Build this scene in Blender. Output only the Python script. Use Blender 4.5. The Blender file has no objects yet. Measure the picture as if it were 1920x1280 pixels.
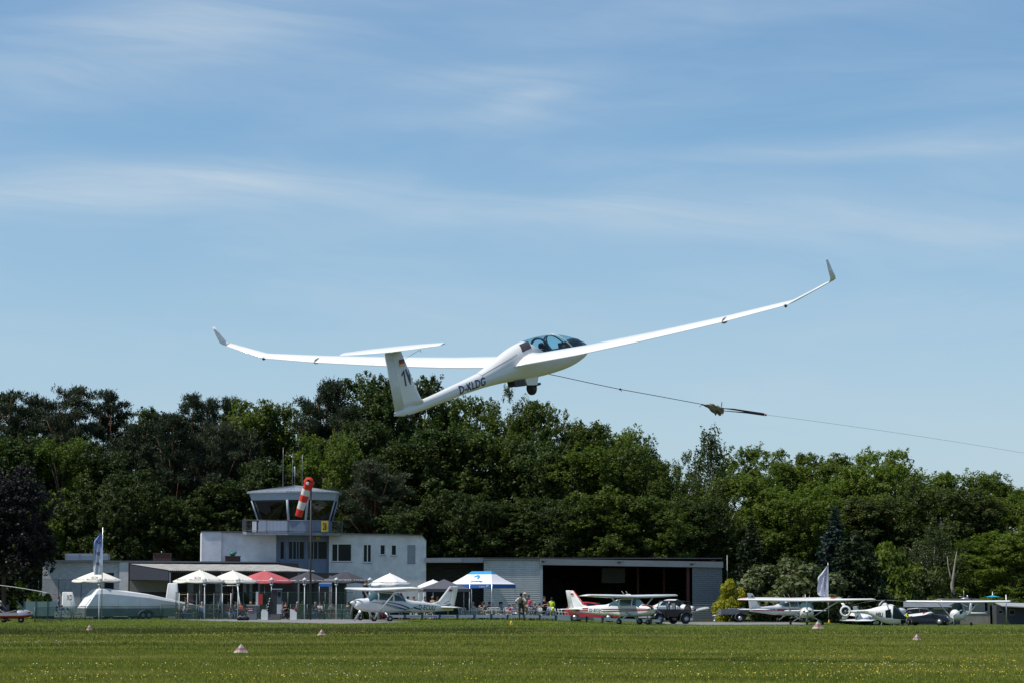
import bpy, math, random
import numpy as np
from mathutils import Vector, Matrix

random.seed(7)
rng = np.random.default_rng(11)
S = bpy.context.scene
COL = S.collection
R = math.radians
PI = math.pi

# ------------------------------------------------------------------ camera
FPX, HOR, EYE = 5200.0, 1118.0, 1.7
PITCH = math.atan((HOR - 640) / FPX)
cd = bpy.data.cameras.new('camera')
cam = bpy.data.objects.new('camera', cd)
COL.objects.link(cam)
cam.location = (0, 0, EYE)
cam.rotation_euler = (PI / 2 + PITCH, 0, 0)
cd.sensor_width = 36
cd.lens = FPX / 1920 * 36
cd.clip_start, cd.clip_end = 0.5, 6000
S.camera = cam
FW = Vector((0, math.cos(PITCH), math.sin(PITCH)))
UP = Vector((0, -math.sin(PITCH), math.cos(PITCH)))

# ------------------------------------------------------------------ light
SUN_EL, SUN_AZ = R(59), math.atan2(-0.95, -0.25)      # azimuth from +Y towards +X
sun_dir = Vector((math.cos(SUN_EL) * math.sin(SUN_AZ), math.cos(SUN_EL) * math.cos(SUN_AZ), math.sin(SUN_EL)))
sl = bpy.data.lights.new('sun', 'SUN')
sl.energy, sl.angle, sl.color = 4.0, R(0.53), (1, 0.95, 0.87)
so = bpy.data.objects.new('sun', sl)
COL.objects.link(so)
so.rotation_euler = sun_dir.to_track_quat('Z', 'Y').to_euler()
S.view_settings.view_transform = 'Standard'
S.view_settings.look = 'None'
S.view_settings.exposure = 0.25
S.view_settings.gamma = 1

W = bpy.data.worlds.new('World')
S.world = W
W.use_nodes = True


class NT:
    """small node helper"""
    def __init__(s, tree): s.t = tree; s.n = tree.nodes; s.l = tree.links
    def new(s, typ, **kw):
        n = s.n.new(typ)
        for k, v in kw.items(): setattr(n, k, v)
        return n
    def put(s, sock, v):
        if hasattr(v, 'bl_rna') and isinstance(v, bpy.types.NodeSocket): s.l.new(v, sock)
        elif v is not None: sock.default_value = v
    def math(s, op, a, b=None, c=None, clamp=False):
        n = s.new('ShaderNodeMath', operation=op, use_clamp=clamp)
        s.put(n.inputs[0], a)
        if b is not None: s.put(n.inputs[1], b)
        if c is not None: s.put(n.inputs[2], c)
        return n.outputs[0]
    def mix(s, f, a, b, blend='MIX'):
        n = s.new('ShaderNodeMix', data_type='RGBA', blend_type=blend)
        s.put(n.inputs[0], f); s.put(n.inputs[6], a); s.put(n.inputs[7], b)
        return n.outputs[2]
    def noise(s, vec, scale, detail=4, rough=.55, dist=0.0):
        n = s.new('ShaderNodeTexNoise')
        if vec is not None: s.put(n.inputs['Vector'], vec)
        n.inputs['Scale'].default_value = scale; n.inputs['Detail'].default_value = detail
        n.inputs['Roughness'].default_value = rough; n.inputs['Distortion'].default_value = dist
        return n.outputs['Fac']
    def ramp(s, f, stops, interp='LINEAR'):
        n = s.new('ShaderNodeValToRGB'); n.color_ramp.interpolation = interp
        e = n.color_ramp.elements
        while len(e) < len(stops): e.new(0.5)
        for q, (p, c) in zip(e, stops):
            q.position = p; q.color = (c, c, c, 1) if isinstance(c, (int, float)) else (*c[:3], 1)
        s.put(n.inputs[0], f)
        return n.outputs[0]
    def maprange(s, v, a, b, c=0.0, d=1.0, smooth=False):
        n = s.new('ShaderNodeMapRange', clamp=True)
        if smooth: n.interpolation_type = 'SMOOTHSTEP'
        s.put(n.inputs[0], v)
        for i, q in zip((1, 2, 3, 4), (a, b, c, d)): n.inputs[i].default_value = q
        return n.outputs[0]
    def sep(s, v):
        n = s.new('ShaderNodeSeparateXYZ'); s.put(n.inputs[0], v); return n.outputs
    def comb(s, x, y, z):
        n = s.new('ShaderNodeCombineXYZ')
        for i, q in enumerate((x, y, z)): s.put(n.inputs[i], q)
        return n.outputs[0]


def sky_world():
    t = NT(W.node_tree)
    t.n.clear()
    out = t.new('ShaderNodeOutputWorld'); bg = t.new('ShaderNodeBackground')
    sk = t.new('ShaderNodeTexSky', sky_type='NISHITA', sun_disc=False)
    sk.sun_elevation = SUN_EL; sk.sun_rotation = SUN_AZ % (2 * PI)
    sk.altitude = 50; sk.air_density = 1.0; sk.dust_density = 0.35; sk.ozone_density = 3.5
    tc = t.new('ShaderNodeTexCoord')
    x, y, z = t.sep(tc.outputs['Generated'])
    u = t.math('ARCTAN2', x, y)
    v = t.math('ARCSINE', z)
    warp = t.noise(t.comb(t.math('MULTIPLY', u, 5), t.math('MULTIPLY', v, 16), 0), 1.0, 2)
    vv = t.math('ADD', v, t.math('MULTIPLY', t.math('SUBTRACT', warp, .5), .035))
    fine = t.noise(t.comb(t.math('MULTIPLY', u, 10), t.math('MULTIPLY', t.math('ADD', vv, t.math('MULTIPLY', u, .10)), 95), 3), 1.0, 7, .6, .5)
    wide = t.noise(t.comb(t.math('MULTIPLY', u, 6), t.math('MULTIPLY', vv, 26), 8), 1.0, 5, .6, .8)
    fine = t.ramp(fine, [(.36, 0.0), (.72, 1.0)])
    wide2 = t.ramp(wide, [(.38, 0.0), (.72, 1.0)])
    def band(a, b, w, u0=None, su=None, amp=1.0):
        c = t.math('ADD', t.math('MULTIPLY', u, b), a)
        d = t.math('DIVIDE', t.math('SUBTRACT', vv, c), w * 1.35)
        e = t.math('POWER', 2.718, t.math('MULTIPLY', t.math('MULTIPLY', d, d), -1))
        if u0 is not None:
            q = t.math('DIVIDE', t.math('SUBTRACT', u, u0), su)
            e = t.math('MULTIPLY', e, t.math('POWER', 2.718, t.math('MULTIPLY', t.math('MULTIPLY', q, q), -1)))
        return t.math('MULTIPLY', e, amp)
    bands = [band(.137, -.040, .0065, amp=.9), band(.146, -.02, .006, -.12, .055, 1.0), band(.158, 0, .0035, .13, .09, .8),
             band(.2205, .185, .011, -.13, .07, 1.0), band(.176, .25, .004, .005, .018, .9), band(.170, .05, .003, -.02, .05, .5),
             band(.205, .05, .006, .1, .1, .35), band(.10, -.03, .012, .02, .12, .30), band(.187, .12, .004, -.01, .03, .5)]
    m = bands[0]
    for b in bands[1:]: m = t.math('ADD', m, b)
    m = t.math('MULTIPLY', m, t.math('ADD', t.math('MULTIPLY', fine, .55), .40))
    gen = t.math('MULTIPLY', t.math('MULTIPLY', wide2, t.math('ADD', t.math('MULTIPLY', fine, .5), .5)), .48)
    m = t.math('MULTIPLY_ADD', t.math('ADD', m, gen), .60, .05, clamp=True)
    skyc = t.mix(1.0, sk.outputs[0], SKY_TINT, 'MULTIPLY')
    skyc = t.mix(t.maprange(v, .17, .0, 0, .55, True), skyc, HAZE_COL)
    col = t.mix(m, skyc, CLOUD_COL)
    t.put(bg.inputs[0], col); bg.inputs[1].default_value = SKY_STR
    t.l.new(bg.outputs[0], out.inputs[0])


SKY_TINT = (0.73, 0.90, 0.975, 1)
CLOUD_COL = (4.7, 5.6, 6.4, 1)
HAZE_COL = (4.35, 5.15, 6.55, 1)
SKY_STR = 0.10
sky_world()

# ------------------------------------------------------------------ picture <-> place
def P(px, py, y):
    """the world point seen at pixel (px, py) of the photograph at depth y"""
    d = Vector(((px - 960) / FPX, 0, 0)) + FW + UP * ((640 - py) / FPX)
    return Vector((0, 0, EYE)) + d * (y / d.y)

def sm(a, b, x):
    t = min(1, max(0, (x - a) / (b - a))); return t * t * (3 - 2 * t)

def gz(x, y):
    """ground height: the field falls gently towards the right"""
    return -0.33 * sm(0, 11, x) * sm(110, 190, y) - 0.36 * sm(24, 29, x) * sm(197, 208, y)

def GP(px, y):
    p = P(px, 1118, y); return Vector((p.x, y, gz(p.x, y)))

# ------------------------------------------------------------------ materials
MATS = {}
def mat(name, col, rough=.6, metal=0.0, var=.12, nscale=6.0, bump=0.0, spec=.5, coords='Object', nvec=(1, 1, 1), coat=0.0):
    if name in MATS: return MATS[name]
    m = bpy.data.materials.new(name); m.use_nodes = True
    t = NT(m.node_tree); b = t.n['Principled BSDF']
    tc = t.new('ShaderNodeTexCoord')
    mp = t.new('ShaderNodeMapping'); mp.inputs['Scale'].default_value = nvec
    t.l.new(tc.outputs[coords], mp.inputs[0])
    nz = t.noise(mp.outputs[0], nscale, 5, .6)
    f = t.maprange(nz, .3, .7, 1 - var, 1 + var * .4)
    c = t.mix(1.0, (*col, 1), t.comb(f, f, f), 'MULTIPLY')
    t.put(b.inputs['Base Color'], c)
    t.put(b.inputs['Roughness'], t.maprange(nz, .3, .7, min(1, rough * 1.15), rough * .85))
    b.inputs['Metallic'].default_value = metal
    b.inputs['Specular IOR Level'].default_value = spec
    if coat: b.inputs['Coat Weight'].default_value = coat; b.inputs['Coat Roughness'].default_value = .08
    if bump:
        bp = t.new('ShaderNodeBump'); bp.inputs['Strength'].default_value = bump; bp.inputs['Distance'].default_value = .02
        t.put(bp.inputs['Height'], nz); t.l.new(bp.outputs[0], b.inputs['Normal'])
    MATS[name] = m
    return m

def leaf_mat(name, col, col2, trans=.25, rough=.55):
    if name in MATS: return MATS[name]
    m = bpy.data.materials.new(name); m.use_nodes = True
    t = NT(m.node_tree); b = t.n['Principled BSDF']; out = t.n['Material Output']
    g = t.new('ShaderNodeNewGeometry'); oi = t.new('ShaderNodeObjectInfo')
    nz = t.noise(g.outputs['Position'], .55, 4, .6)
    nz2 = t.noise(g.outputs['Position'], 4.0, 2, .6)
    f = t.math('ADD', t.math('MULTIPLY', nz, .6), t.math('MULTIPLY', nz2, .4))
    f = t.maprange(f, .36, .64)
    c = t.mix(f, (*col, 1), (*col2, 1))
    k = t.maprange(oi.outputs['Random'], 0, 1, .82, 1.15)
    c = t.mix(1.0, c, t.comb(k, k, k), 'MULTIPLY')
    t.put(b.inputs['Base Color'], c); b.inputs['Roughness'].default_value = rough
    b.inputs['Specular IOR Level'].default_value = .25
    tr = t.new('ShaderNodeBsdfTranslucent')
    t.put(tr.inputs[0], t.mix(1.0, c, (1.0, 1.25, .5, 1), 'MULTIPLY'))
    mx = t.new('ShaderNodeMixShader'); mx.inputs[0].default_value = trans
    t.l.new(b.outputs[0], mx.inputs[1]); t.l.new(tr.outputs[0], mx.inputs[2]); t.l.new(mx.outputs[0], out.inputs[0])
    MATS[name] = m
    return m

def glass_mat(name, tint, gloss=.08, rough=.02, density=None):
    """clear pane: tinted see-through plus a fresnel reflection"""
    if name in MATS: return MATS[name]
    m = bpy.data.materials.new(name); m.use_nodes = True
    t = NT(m.node_tree); t.n.clear(); out = t.new('ShaderNodeOutputMaterial')
    tr = t.new('ShaderNodeBsdfTransparent'); tr.inputs[0].default_value = (*tint, 1)
    gl = t.new('ShaderNodeBsdfGlossy'); gl.inputs['Roughness'].default_value = rough
    lw = t.new('ShaderNodeLayerWeight'); lw.inputs[0].default_value = .5
    k = t.math('ADD', t.math('MULTIPLY', t.math('POWER', lw.outputs['Facing'], 4.0), .45), .035)
    mx = t.new('ShaderNodeMixShader'); t.put(mx.inputs[0], k)
    t.l.new(tr.outputs[0], mx.inputs[1]); t.l.new(gl.outputs[0], mx.inputs[2]); t.l.new(mx.outputs[0], out.inputs[0])
    MATS[name] = m
    return m

def mesh_mat(name, col, cover):
    """woven wire or net: part covered, part open"""
    m = bpy.data.materials.new(name); m.use_nodes = True
    t = NT(m.node_tree); t.n.clear(); out = t.new('ShaderNodeOutputMaterial')
    tr = t.new('ShaderNodeBsdfTransparent'); d = t.new('ShaderNodeBsdfDiffuse'); d.inputs[0].default_value = (*col, 1)
    g = t.new('ShaderNodeNewGeometry')
    k = t.maprange(t.noise(g.outputs['Position'], 1.3, 3), .3, .7, cover * .8, cover * 1.2)
    mx = t.new('ShaderNodeMixShader'); t.put(mx.inputs[0], k)
    t.l.new(tr.outputs[0], mx.inputs[1]); t.l.new(d.outputs[0], mx.inputs[2]); t.l.new(mx.outputs[0], out.inputs[0])
    MATS[name] = m
    return m

def grass_mat(name, k=1.0, blade=False):
    m = bpy.data.materials.new(name); m.use_nodes = True
    t = NT(m.node_tree); b = t.n['Principled BSDF']; out = t.n['Material Output']
    g = t.new('ShaderNodeNewGeometry')
    x, y, z = t.sep(g.outputs['Position'])
    band = t.noise(t.comb(t.math('MULTIPLY', x, .035), t.math('MULTIPLY', y, .20), 0), 1.0, 4, .6, .3)
    patch = t.noise(t.comb(t.math('MULTIPLY', x, .25), t.math('MULTIPLY', y, .16), 4), 1.0, 5, .65)
    fine = t.noise(g.outputs['Position'], 9.0 if blade else 3.0, 3, .7)
    f = t.math('ADD', t.math('MULTIPLY', band, .5), t.math('ADD', t.math('MULTIPLY', patch, .3), t.math('MULTIPLY', fine, .2)))
    c = t.ramp(f, [(.38, (.062 * k, .078 * k, .012 * k)), (.47, (.092 * k, .108 * k, .015 * k)), (.54, (.122 * k, .128 * k, .022 * k)), (.63, (.165 * k, .155 * k, .045 * k))])
    far = t.maprange(y, 148, 160, 0, 1, True)
    c = t.mix(t.math('MULTIPLY', far, .5), c, (.100 * k, .140 * k, .018 * k, 1))
    t.put(b.inputs['Base Color'], c); b.inputs['Roughness'].default_value = .7; b.inputs['Specular IOR Level'].default_value = .12
    if blade:
        tr = t.new('ShaderNodeBsdfTranslucent'); t.put(tr.inputs[0], c)
        mx = t.new('ShaderNodeMixShader'); mx.inputs[0].default_value = .3
        t.l.new(b.outputs[0], mx.inputs[1]); t.l.new(tr.outputs[0], mx.inputs[2]); t.l.new(mx.outputs[0], out.inputs[0])
    MATS[name] = m
    return m

GEL = mat('white_gelcoat', (.80, .80, .78), .22, var=.05, nscale=1.2, coat=.3)
WHITE = mat('white_paint', (.76, .76, .74), .3, var=.08, nscale=2, coat=.2)
DULLW = mat('chalky_white', (.66, .67, .67), .6, var=.15, nscale=3)
NAVY = mat('navy_lettering', (.02, .02, .12), .4)
BLACKT = mat('black_lettering', (.015, .015, .02), .4)
BLUE = mat('deep_blue_paint', (.02, .03, .30), .35)
GREENP = mat('green_stripe_paint', (.01, .20, .08), .35)
REDP = mat('red_paint', (.45, .02, .015), .35, coat=.2)
DARKRED = mat('dark_red_paint', (.22, .012, .015), .35, coat=.2)
GOLD = mat('gold_paint', (.6, .35, .03), .4)
RUBBER = mat('black_rubber', (.018, .018, .018), .8)
DARK = mat('near_black_plastic', (.02, .02, .022), .5)
CHAR = mat('charcoal_fabric', (.045, .045, .055), .85)
STEEL = mat('galvanised_steel', (.42, .44, .46), .4, .7, var=.2)
ALU = mat('bright_aluminium', (.7, .7, .72), .3, .8)
GREYP = mat('grey_paint', (.25, .27, .30), .5)
BLGREY = mat('blue_grey_panel', (.19, .235, .33), .45, var=.1, nscale=1.5)
POSTG = mat('dark_green_post', (.03, .07, .055), .5)
SKIN = mat('skin', (.50, .28, .19), .55, var=.05)
WOOD = mat('weathered_wood', (.28, .18, .10), .75, var=.35, nscale=8)
PANE = mat('dark_window_glass', (.008, .016, .015), .06, spec=.12, var=.3, nscale=.7)
TEALPANE = mat('aircraft_window', (.035, .085, .095), .05, spec=.6, var=.2, nscale=2)
CANOPY = glass_mat('tinted_canopy_glass', (.62, .84, .90))
LAMPG = glass_mat('lantern_glass', (.8, .85, .85))

# ------------------------------------------------------------------ mesh builder
class MB:
    def __init__(s): s.v = []; s.f = []; s.sm = []
    def face(s, idx, smooth=False): s.f.append(tuple(idx)); s.sm.append(smooth)
    def add(s, vs): n = len(s.v); s.v += [Vector(q) for q in vs]; return n
    def poly(s, pts, smooth=False):
        n = s.add(pts); s.face(range(n, n + len(pts)), smooth); return s
    def box(s, lo, hi, M=None):
        (a, b, c), (d, e, f) = lo, hi
        vs = [Vector(q) for q in ((a, b, c), (d, b, c), (d, e, c), (a, e, c), (a, b, f), (d, b, f), (d, e, f), (a, e, f))]
        if M is not None: vs = [M @ q for q in vs]
        n = s.add(vs)
        for q in ((0, 3, 2, 1), (4, 5, 6, 7), (0, 1, 5, 4), (1, 2, 6, 5), (2, 3, 7, 6), (3, 0, 4, 7)): s.face([n + i for i in q])
        return s
    def bbox(s, c, d, M=None):
        return s.box([c[i] - d[i] / 2 for i in range(3)], [c[i] + d[i] / 2 for i in range(3)], M)
    def rings(s, rings, closed=True, cap0=True, cap1=True, smooth=True):
        k = len(rings[0]); ns = [s.add(r) for r in rings]
        for a, b in zip(ns, ns[1:]):
            for i in range(k if closed else k - 1):
                j = (i + 1) % k
                s.face((a + i, a + j, b + j, b + i), smooth)
        if cap0: s.face([ns[0] + i for i in reversed(range(k))])
        if cap1: s.face([ns[-1] + i for i in range(k)])
        return s
    def tube(s, pts, r, n=8, smooth=True, cap=True):
        pts = [Vector(p) for p in pts]
        rs = r if isinstance(r, (list, tuple)) else [r] * len(pts)
        rg = []
        for i, p in enumerate(pts):
            d = (pts[min(i + 1, len(pts) - 1)] - pts[max(i - 1, 0)]).normalized()
            a = d.orthogonal().normalized() if i == 0 else (pa - d * pa.dot(d)).normalized()
            pa = a; b = d.cross(a)
            rg.append([p + (a * math.cos(2 * PI * k / n) + b * math.sin(2 * PI * k / n)) * rs[i] for k in range(n)])
        return s.rings(rg, True, cap, cap, smooth)
    def lathe(s, prof, c=(0, 0, 0), n=16, axis='z', smooth=True, cap=True):
        rg = []
        for r, h in prof:
            q = []
            for k in range(n):
                a = 2 * PI * k / n; u, v = r * math.cos(a), r * math.sin(a)
                o = {'z': (u, v, h), 'y': (u, h, v), 'x': (h, u, v)}[axis]
                q.append(Vector(c) + Vector(o))
            rg.append(q)
        return s.rings(rg, True, cap, cap, smooth)
    def prism(s, front, back):
        k = len(front); a = s.add(front); b = s.add(back)
        s.face([a + i for i in range(k)]); s.face([b + i for i in reversed(range(k))])
        for i in range(k):
            j = (i + 1) % k; s.face((a + i, b + i, b + j, a + j))
        return s
    def grid(s, rows, smooth=True):
        k = len(rows[0]); ns = [s.add(r) for r in rows]
        for a, b in zip(ns, ns[1:]):
            for i in range(k - 1): s.face((a + i, a + i + 1, b + i + 1, b + i), smooth)
        return s
    def ell(s, c, r, n=12, m=8, M=None):
        rg = []
        for i in range(m + 1):
            th = -PI / 2 + PI * i / m; q = []
            for k in range(n):
                a = 2 * PI * k / n
                v = Vector((r[0] * math.cos(th) * math.cos(a), r[1] * math.cos(th) * math.sin(a), r[2] * math.sin(th)))
                if M is not None: v = M @ v
                q.append(Vector(c) + v)
            rg.append(q)
        return s.rings(rg)
    def xf(s, M): s.v = [M @ q for q in s.v]; return s
    def build(s, name, m, parent=None, world=False, recalc=True):
        vs = s.v
        if world and parent is not None:
            W_ = Matrix.Identity(4); o = parent
            while o is not None: W_ = o.matrix_basis @ W_; o = o.parent
            I = W_.inverted(); vs = [I @ q for q in vs]
        me = bpy.data.meshes.new(name)
        me.from_pydata([tuple(q) for q in vs], [], s.f)
        me.polygons.foreach_set('use_smooth', s.sm)
        if recalc:
            import bmesh
            b = bmesh.new(); b.from_mesh(me)
            bmesh.ops.recalc_face_normals(b, faces=b.faces); b.to_mesh(me); b.free()
        me.update()
        if m: me.materials.append(m)
        o = bpy.data.objects.new(name, me); COL.objects.link(o)
        if parent is not None: o.parent = parent
        return o

def tag(o, label, cat, group=None, kind=None):
    if label: o['label'] = label
    if cat: o['category'] = cat
    if group: o['group'] = group
    if kind: o['kind'] = kind
    return o

def thing(name, label, cat, loc=(0, 0, 0), rz=0.0, group=None, sc=1.0):
    o = bpy.data.objects.new(name, None); COL.objects.link(o); o.empty_display_size = .3
    o.matrix_basis = Matrix.LocRotScale(Vector(loc), Matrix.Rotation(rz, 3, 'Z').to_quaternion(), Vector((sc, sc, sc)))
    return tag(o, label, cat, group)

def copy_tree(o, parent=None, label=None, loc=None, rz=None, group=None):
    c = o.copy(); COL.objects.link(c); c.parent = parent
    if loc is not None or rz is not None:
        l, q, s_ = o.matrix_basis.decompose()
        if rz is not None: q = Matrix.Rotation(rz, 3, 'Z').to_quaternion()
        c.matrix_basis = Matrix.LocRotScale(Vector(loc) if loc is not None else l, q, s_)
    if label: c['label'] = label
    if group: c['group'] = group
    for ch in list(o.children):
        if ch.name.startswith('__'): continue
        copy_tree(ch, c)
    return c

# text -> flat mesh in (u, v), scaled to a given height and width
def text_uv(txt, w=None, h=1.0, bold=.0, shear=0.0, align='LEFT'):
    cu = bpy.data.curves.new('lettering', 'FONT'); cu.body = txt; cu.size = 1; cu.offset = bold; cu.shear = shear
    cu.resolution_u = 3; cu.space_character = 1.08
    ob = bpy.data.objects.new('lettering', cu); COL.objects.link(ob)
    bpy.context.view_layer.update()
    dg = bpy.context.evaluated_depsgraph_get()
    me = bpy.data.meshes.new_from_object(ob.evaluated_get(dg))
    bpy.data.objects.remove(ob)
    v = np.array([q.co[:2] for q in me.vertices]); f = [tuple(p.vertices) for p in me.polygons]
    bpy.data.meshes.remove(me); bpy.data.curves.remove(cu)
    mn, mx = v.min(0), v.max(0)
    v = v - mn; s_ = h / (mx[1] - mn[1]); v[:, 1] *= s_
    v[:, 0] *= (w / (mx[0] - mn[0])) if w else s_
    return v, f

def text_mb(txt, fn, w=None, h=1.0, bold=0.0, shear=0.0):
    v, f = refine_uv(*text_uv(txt, w, h, bold, shear), h * .28)
    mb = MB(); mb.add([fn(a, b) for a, b in v])
    for q in f: mb.face(q)
    return mb

def refine_uv(v, f, step):
    import bmesh
    b = bmesh.new(); vs = [b.verts.new((x, y, 0)) for x, y in v]
    for q in f:
        try: b.faces.new([vs[i] for i in q])
        except ValueError: pass
    bmesh.ops.remove_doubles(b, verts=b.verts, dist=1e-5)
    bmesh.ops.triangulate(b, faces=b.faces)
    for _ in range(4):
        e = [q for q in b.edges if q.calc_length() > step]
        if not e: break
        bmesh.ops.subdivide_edges(b, edges=e, cuts=1)
        bmesh.ops.triangulate(b, faces=b.faces)
    b.verts.index_update()
    out = np.array([q.co[:2] for q in b.verts]), [tuple(q.index for q in p.verts) for p in b.faces]
    b.free(); return out

# ------------------------------------------------------------------ lofted bodies
class Fus:
    """stations: (x, zbottom, zmid, ztop, halfwidth, exponent)"""
    def __init__(s, st):
        s.a = np.array(sorted(st), float)
        x = s.a[:, 0]; n = len(x)
        d = np.gradient(s.a[:, 1:], x, axis=0)
        s.x, s.y, s.d = x, s.a[:, 1:], d
        for j in range(s.y.shape[1]):          # keep it monotone
            for i in range(n - 1):
                dl = (s.y[i + 1, j] - s.y[i, j]) / (x[i + 1] - x[i])
                if abs(dl) < 1e-9: d[i, j] = d[i + 1, j] = 0
                else:
                    for k in (i, i + 1):
                        r = d[k, j] / dl
                        if r < 0: d[k, j] = 0
                        elif r > 3: d[k, j] = 3 * dl
    def at(s, x):
        i = int(np.clip(np.searchsorted(s.x, x) - 1, 0, len(s.x) - 2))
        h = s.x[i + 1] - s.x[i]; t = min(1, max(0, (x - s.x[i]) / h))
        return ((2 * t**3 - 3 * t**2 + 1) * s.y[i] + (t**3 - 2 * t**2 + t) * h * s.d[i] + (-2 * t**3 + 3 * t**2) * s.y[i + 1] + (t**3 - t**2) * h * s.d[i + 1])
    def pt(s, x, th, off=0.0):
        zb, zm, zt, w, n = s.at(x)
        c, q = math.cos(th), math.sin(th)
        e = 2 / n
        w += off; ht = (zt - zm if q > 0 else zm - zb) + off
        return Vector((x, w * math.copysign(abs(c)**e, c), zm + ht * math.copysign(abs(q)**e, q)))
    def side(s, x, z, sgn, off=.006):
        zb, zm, zt, w, n = s.at(x)
        h = (zt - zm) if z > zm else (zm - zb)
        v = min(.999, abs((z - zm) / max(h, 1e-4)))
        return Vector((x, sgn * (w * (1 - v**n)**(1 / n) + off), z))
    def mesh(s, mb, x0, x1, nx=50, nt=28, th0=0, th1=2 * PI, cap=True):
        xs = np.linspace(x0, x1, nx)
        full = abs(th1 - th0 - 2 * PI) < 1e-6
        ths = [th0 + (th1 - th0) * k / (nt if full else nt - 1) for k in range(nt)]
        mb.rings([[s.pt(x, t_) for t_ in ths] for x in xs], full, cap and full, cap and full)
        return mb
    def quad(s, mb, sgn, c, off=.006, nu=8, nv=6):
        """c: four (x, z) corners going round"""
        c = [Vector(q) for q in c]; rows = []
        for i in range(nv + 1):
            t_ = i / nv; a = c[0].lerp(c[3], t_); b = c[1].lerp(c[2], t_)
            rows.append([s.side(*(a.lerp(b, j / nu)), sgn, off) for j in range(nu + 1)])
        mb.grid(rows); return mb
    def strip(s, mb, sgn, pts, off=.007, n=24):
        """pts: (x, z, width) along a stripe"""
        p = np.array(pts, float); t_ = np.linspace(0, 1, len(p)); tt = np.linspace(0, 1, n)
        q = np.stack([np.interp(tt, t_, p[:, k]) for k in range(3)], 1)
        if len(p) > 2:
            for _ in range(3): q[1:-1] = (q[:-2] + 2 * q[1:-1] + q[2:]) / 4
        mb.grid([[s.side(a, b - w_ / 2, sgn, off), s.side(a, b, sgn, off), s.side(a, b + w_ / 2, sgn, off)] for a, b, w_ in q])
        return mb

AF = [(1, 0), (.9, .028), (.75, .062), (.55, .094), (.35, .105), (.2, .096), (.1, .074), (.03, .042), (0, 0),
      (.03, -.026), (.1, -.038), (.25, -.044), (.5, -.036), (.75, -.018), (.92, -.006)]
def wing_loft(mb, st, thick=1.0, vertical=False):
    """st: (span, xLE, xTE, zLE, zTE); spans along y (or along z for a fin, zLE = y offset)"""
    rg = []
    for q in st:
        y, xl, xt, zl, zt = q[:5]; k = (q[5] if len(q) > 5 else 1) * thick
        ch = xl - xt; r = []
        for c, h in AF:
            x = xl + (xt - xl) * c
            if vertical: r.append((x, zl + (zt - zl) * c + h * ch * k * (1 if h > 0 else 2.0), y))
            else: r.append((x, y, zl + (zt - zl) * c + h * ch * k))
        rg.append(r)
    return mb.rings(rg)

# ------------------------------------------------------------------ ground and grass
def build_ground():
    xs = sorted(set([-1500, -700, -350, -180, -120, -90] + list(range(-72, 14, 3)) + list(range(14, 40)) + list(range(42, 73, 3)) + [90, 120, 180, 350, 700, 1500]))
    ys = sorted(set([-300, -60, 0, 20, 40] + list(range(50, 194, 4)) + list(range(194, 212, 1)) + list(range(212, 260, 4)) + [280, 320, 400, 700, 1500, 3500]))
    mb = MB(); mb.grid([[(x, y, gz(x, y)) for x in xs] for y in ys])
    o = mb.build('ground', grass_mat('mown_grass_ground', .72), recalc=False); tag(o, None, None, kind='structure')
    # paved apron by the fuel pumps
    def gpt(px, py):
        d = 8840 / (py - HOR); return Vector(((px - 960) * d * .996 / FPX, d, 0))
    pts = [gpt(*q) for q in ((325, 1160.3), (380, 1163), (470, 1165.2), (560, 1167), (640, 1168), (705, 1166.5), (775, 1164.6), (745, 1163), (700, 1161), (640, 1159.6), (560, 1158.9), (430, 1158.7))]
    m = MB(); m.poly([(p.x, p.y, .012) for p in pts])
    a = m.build('apron', mat('pale_concrete_apron', (.21, .205, .20), .85, var=.3, nscale=.8)); tag(a, None, None, kind='structure')
    m = MB(); rows = []
    for y in (203, 207, 212, 217, 224):
        rows.append([(x, y, gz(x, y) + .012) for x in np.linspace(11.5 if y > 204 else 13, 22.5 if y > 204 else 21, 14)])
    m.grid(rows)
    a = m.build('taxiway', mat('pale_concrete_apron', (.21, .205, .20))); tag(a, None, None, kind='structure')

def np_mesh(name, verts, nper, m, parent=None):
    """many separate n-gons at once"""
    n = len(verts) // nper
    me = bpy.data.meshes.new(name)
    me.vertices.add(len(verts)); me.vertices.foreach_set('co', verts.astype(np.float32).ravel())
    me.loops.add(len(verts)); me.loops.foreach_set('vertex_index', np.arange(len(verts), dtype=np.int32))
    me.polygons.add(n); me.polygons.foreach_set('loop_start', np.arange(0, len(verts), nper, dtype=np.int32))
    me.update(calc_edges=True)
    if m: me.materials.append(m)
    o = bpy.data.objects.new(name, me); COL.objects.link(o)
    if parent: o.parent = parent
    return o

def gz_np(x, y):
    s = lambda a, b, q: (lambda t: t * t * (3 - 2 * t))(np.clip((q - a) / (b - a), 0, 1))
    return -0.33 * s(0, 11, x) * s(110, 190, y) - 0.36 * s(24, 29, x) * s(197, 208, y)

def on_apron(x, y):
    px = x / (y * .996) * FPX + 960; py = HOR + 8840 / y
    return ((px > 330) & (px < 765) & (py < 1160.3 + (np.clip(px, 330, 640) - 330) * .0265) & (py > 1158.7) & (px < 640 + (1168 - py) * 30 + 40)) | ((x > 11.5) & (x < 22.5) & (y > 203) & (y < 224))

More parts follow.
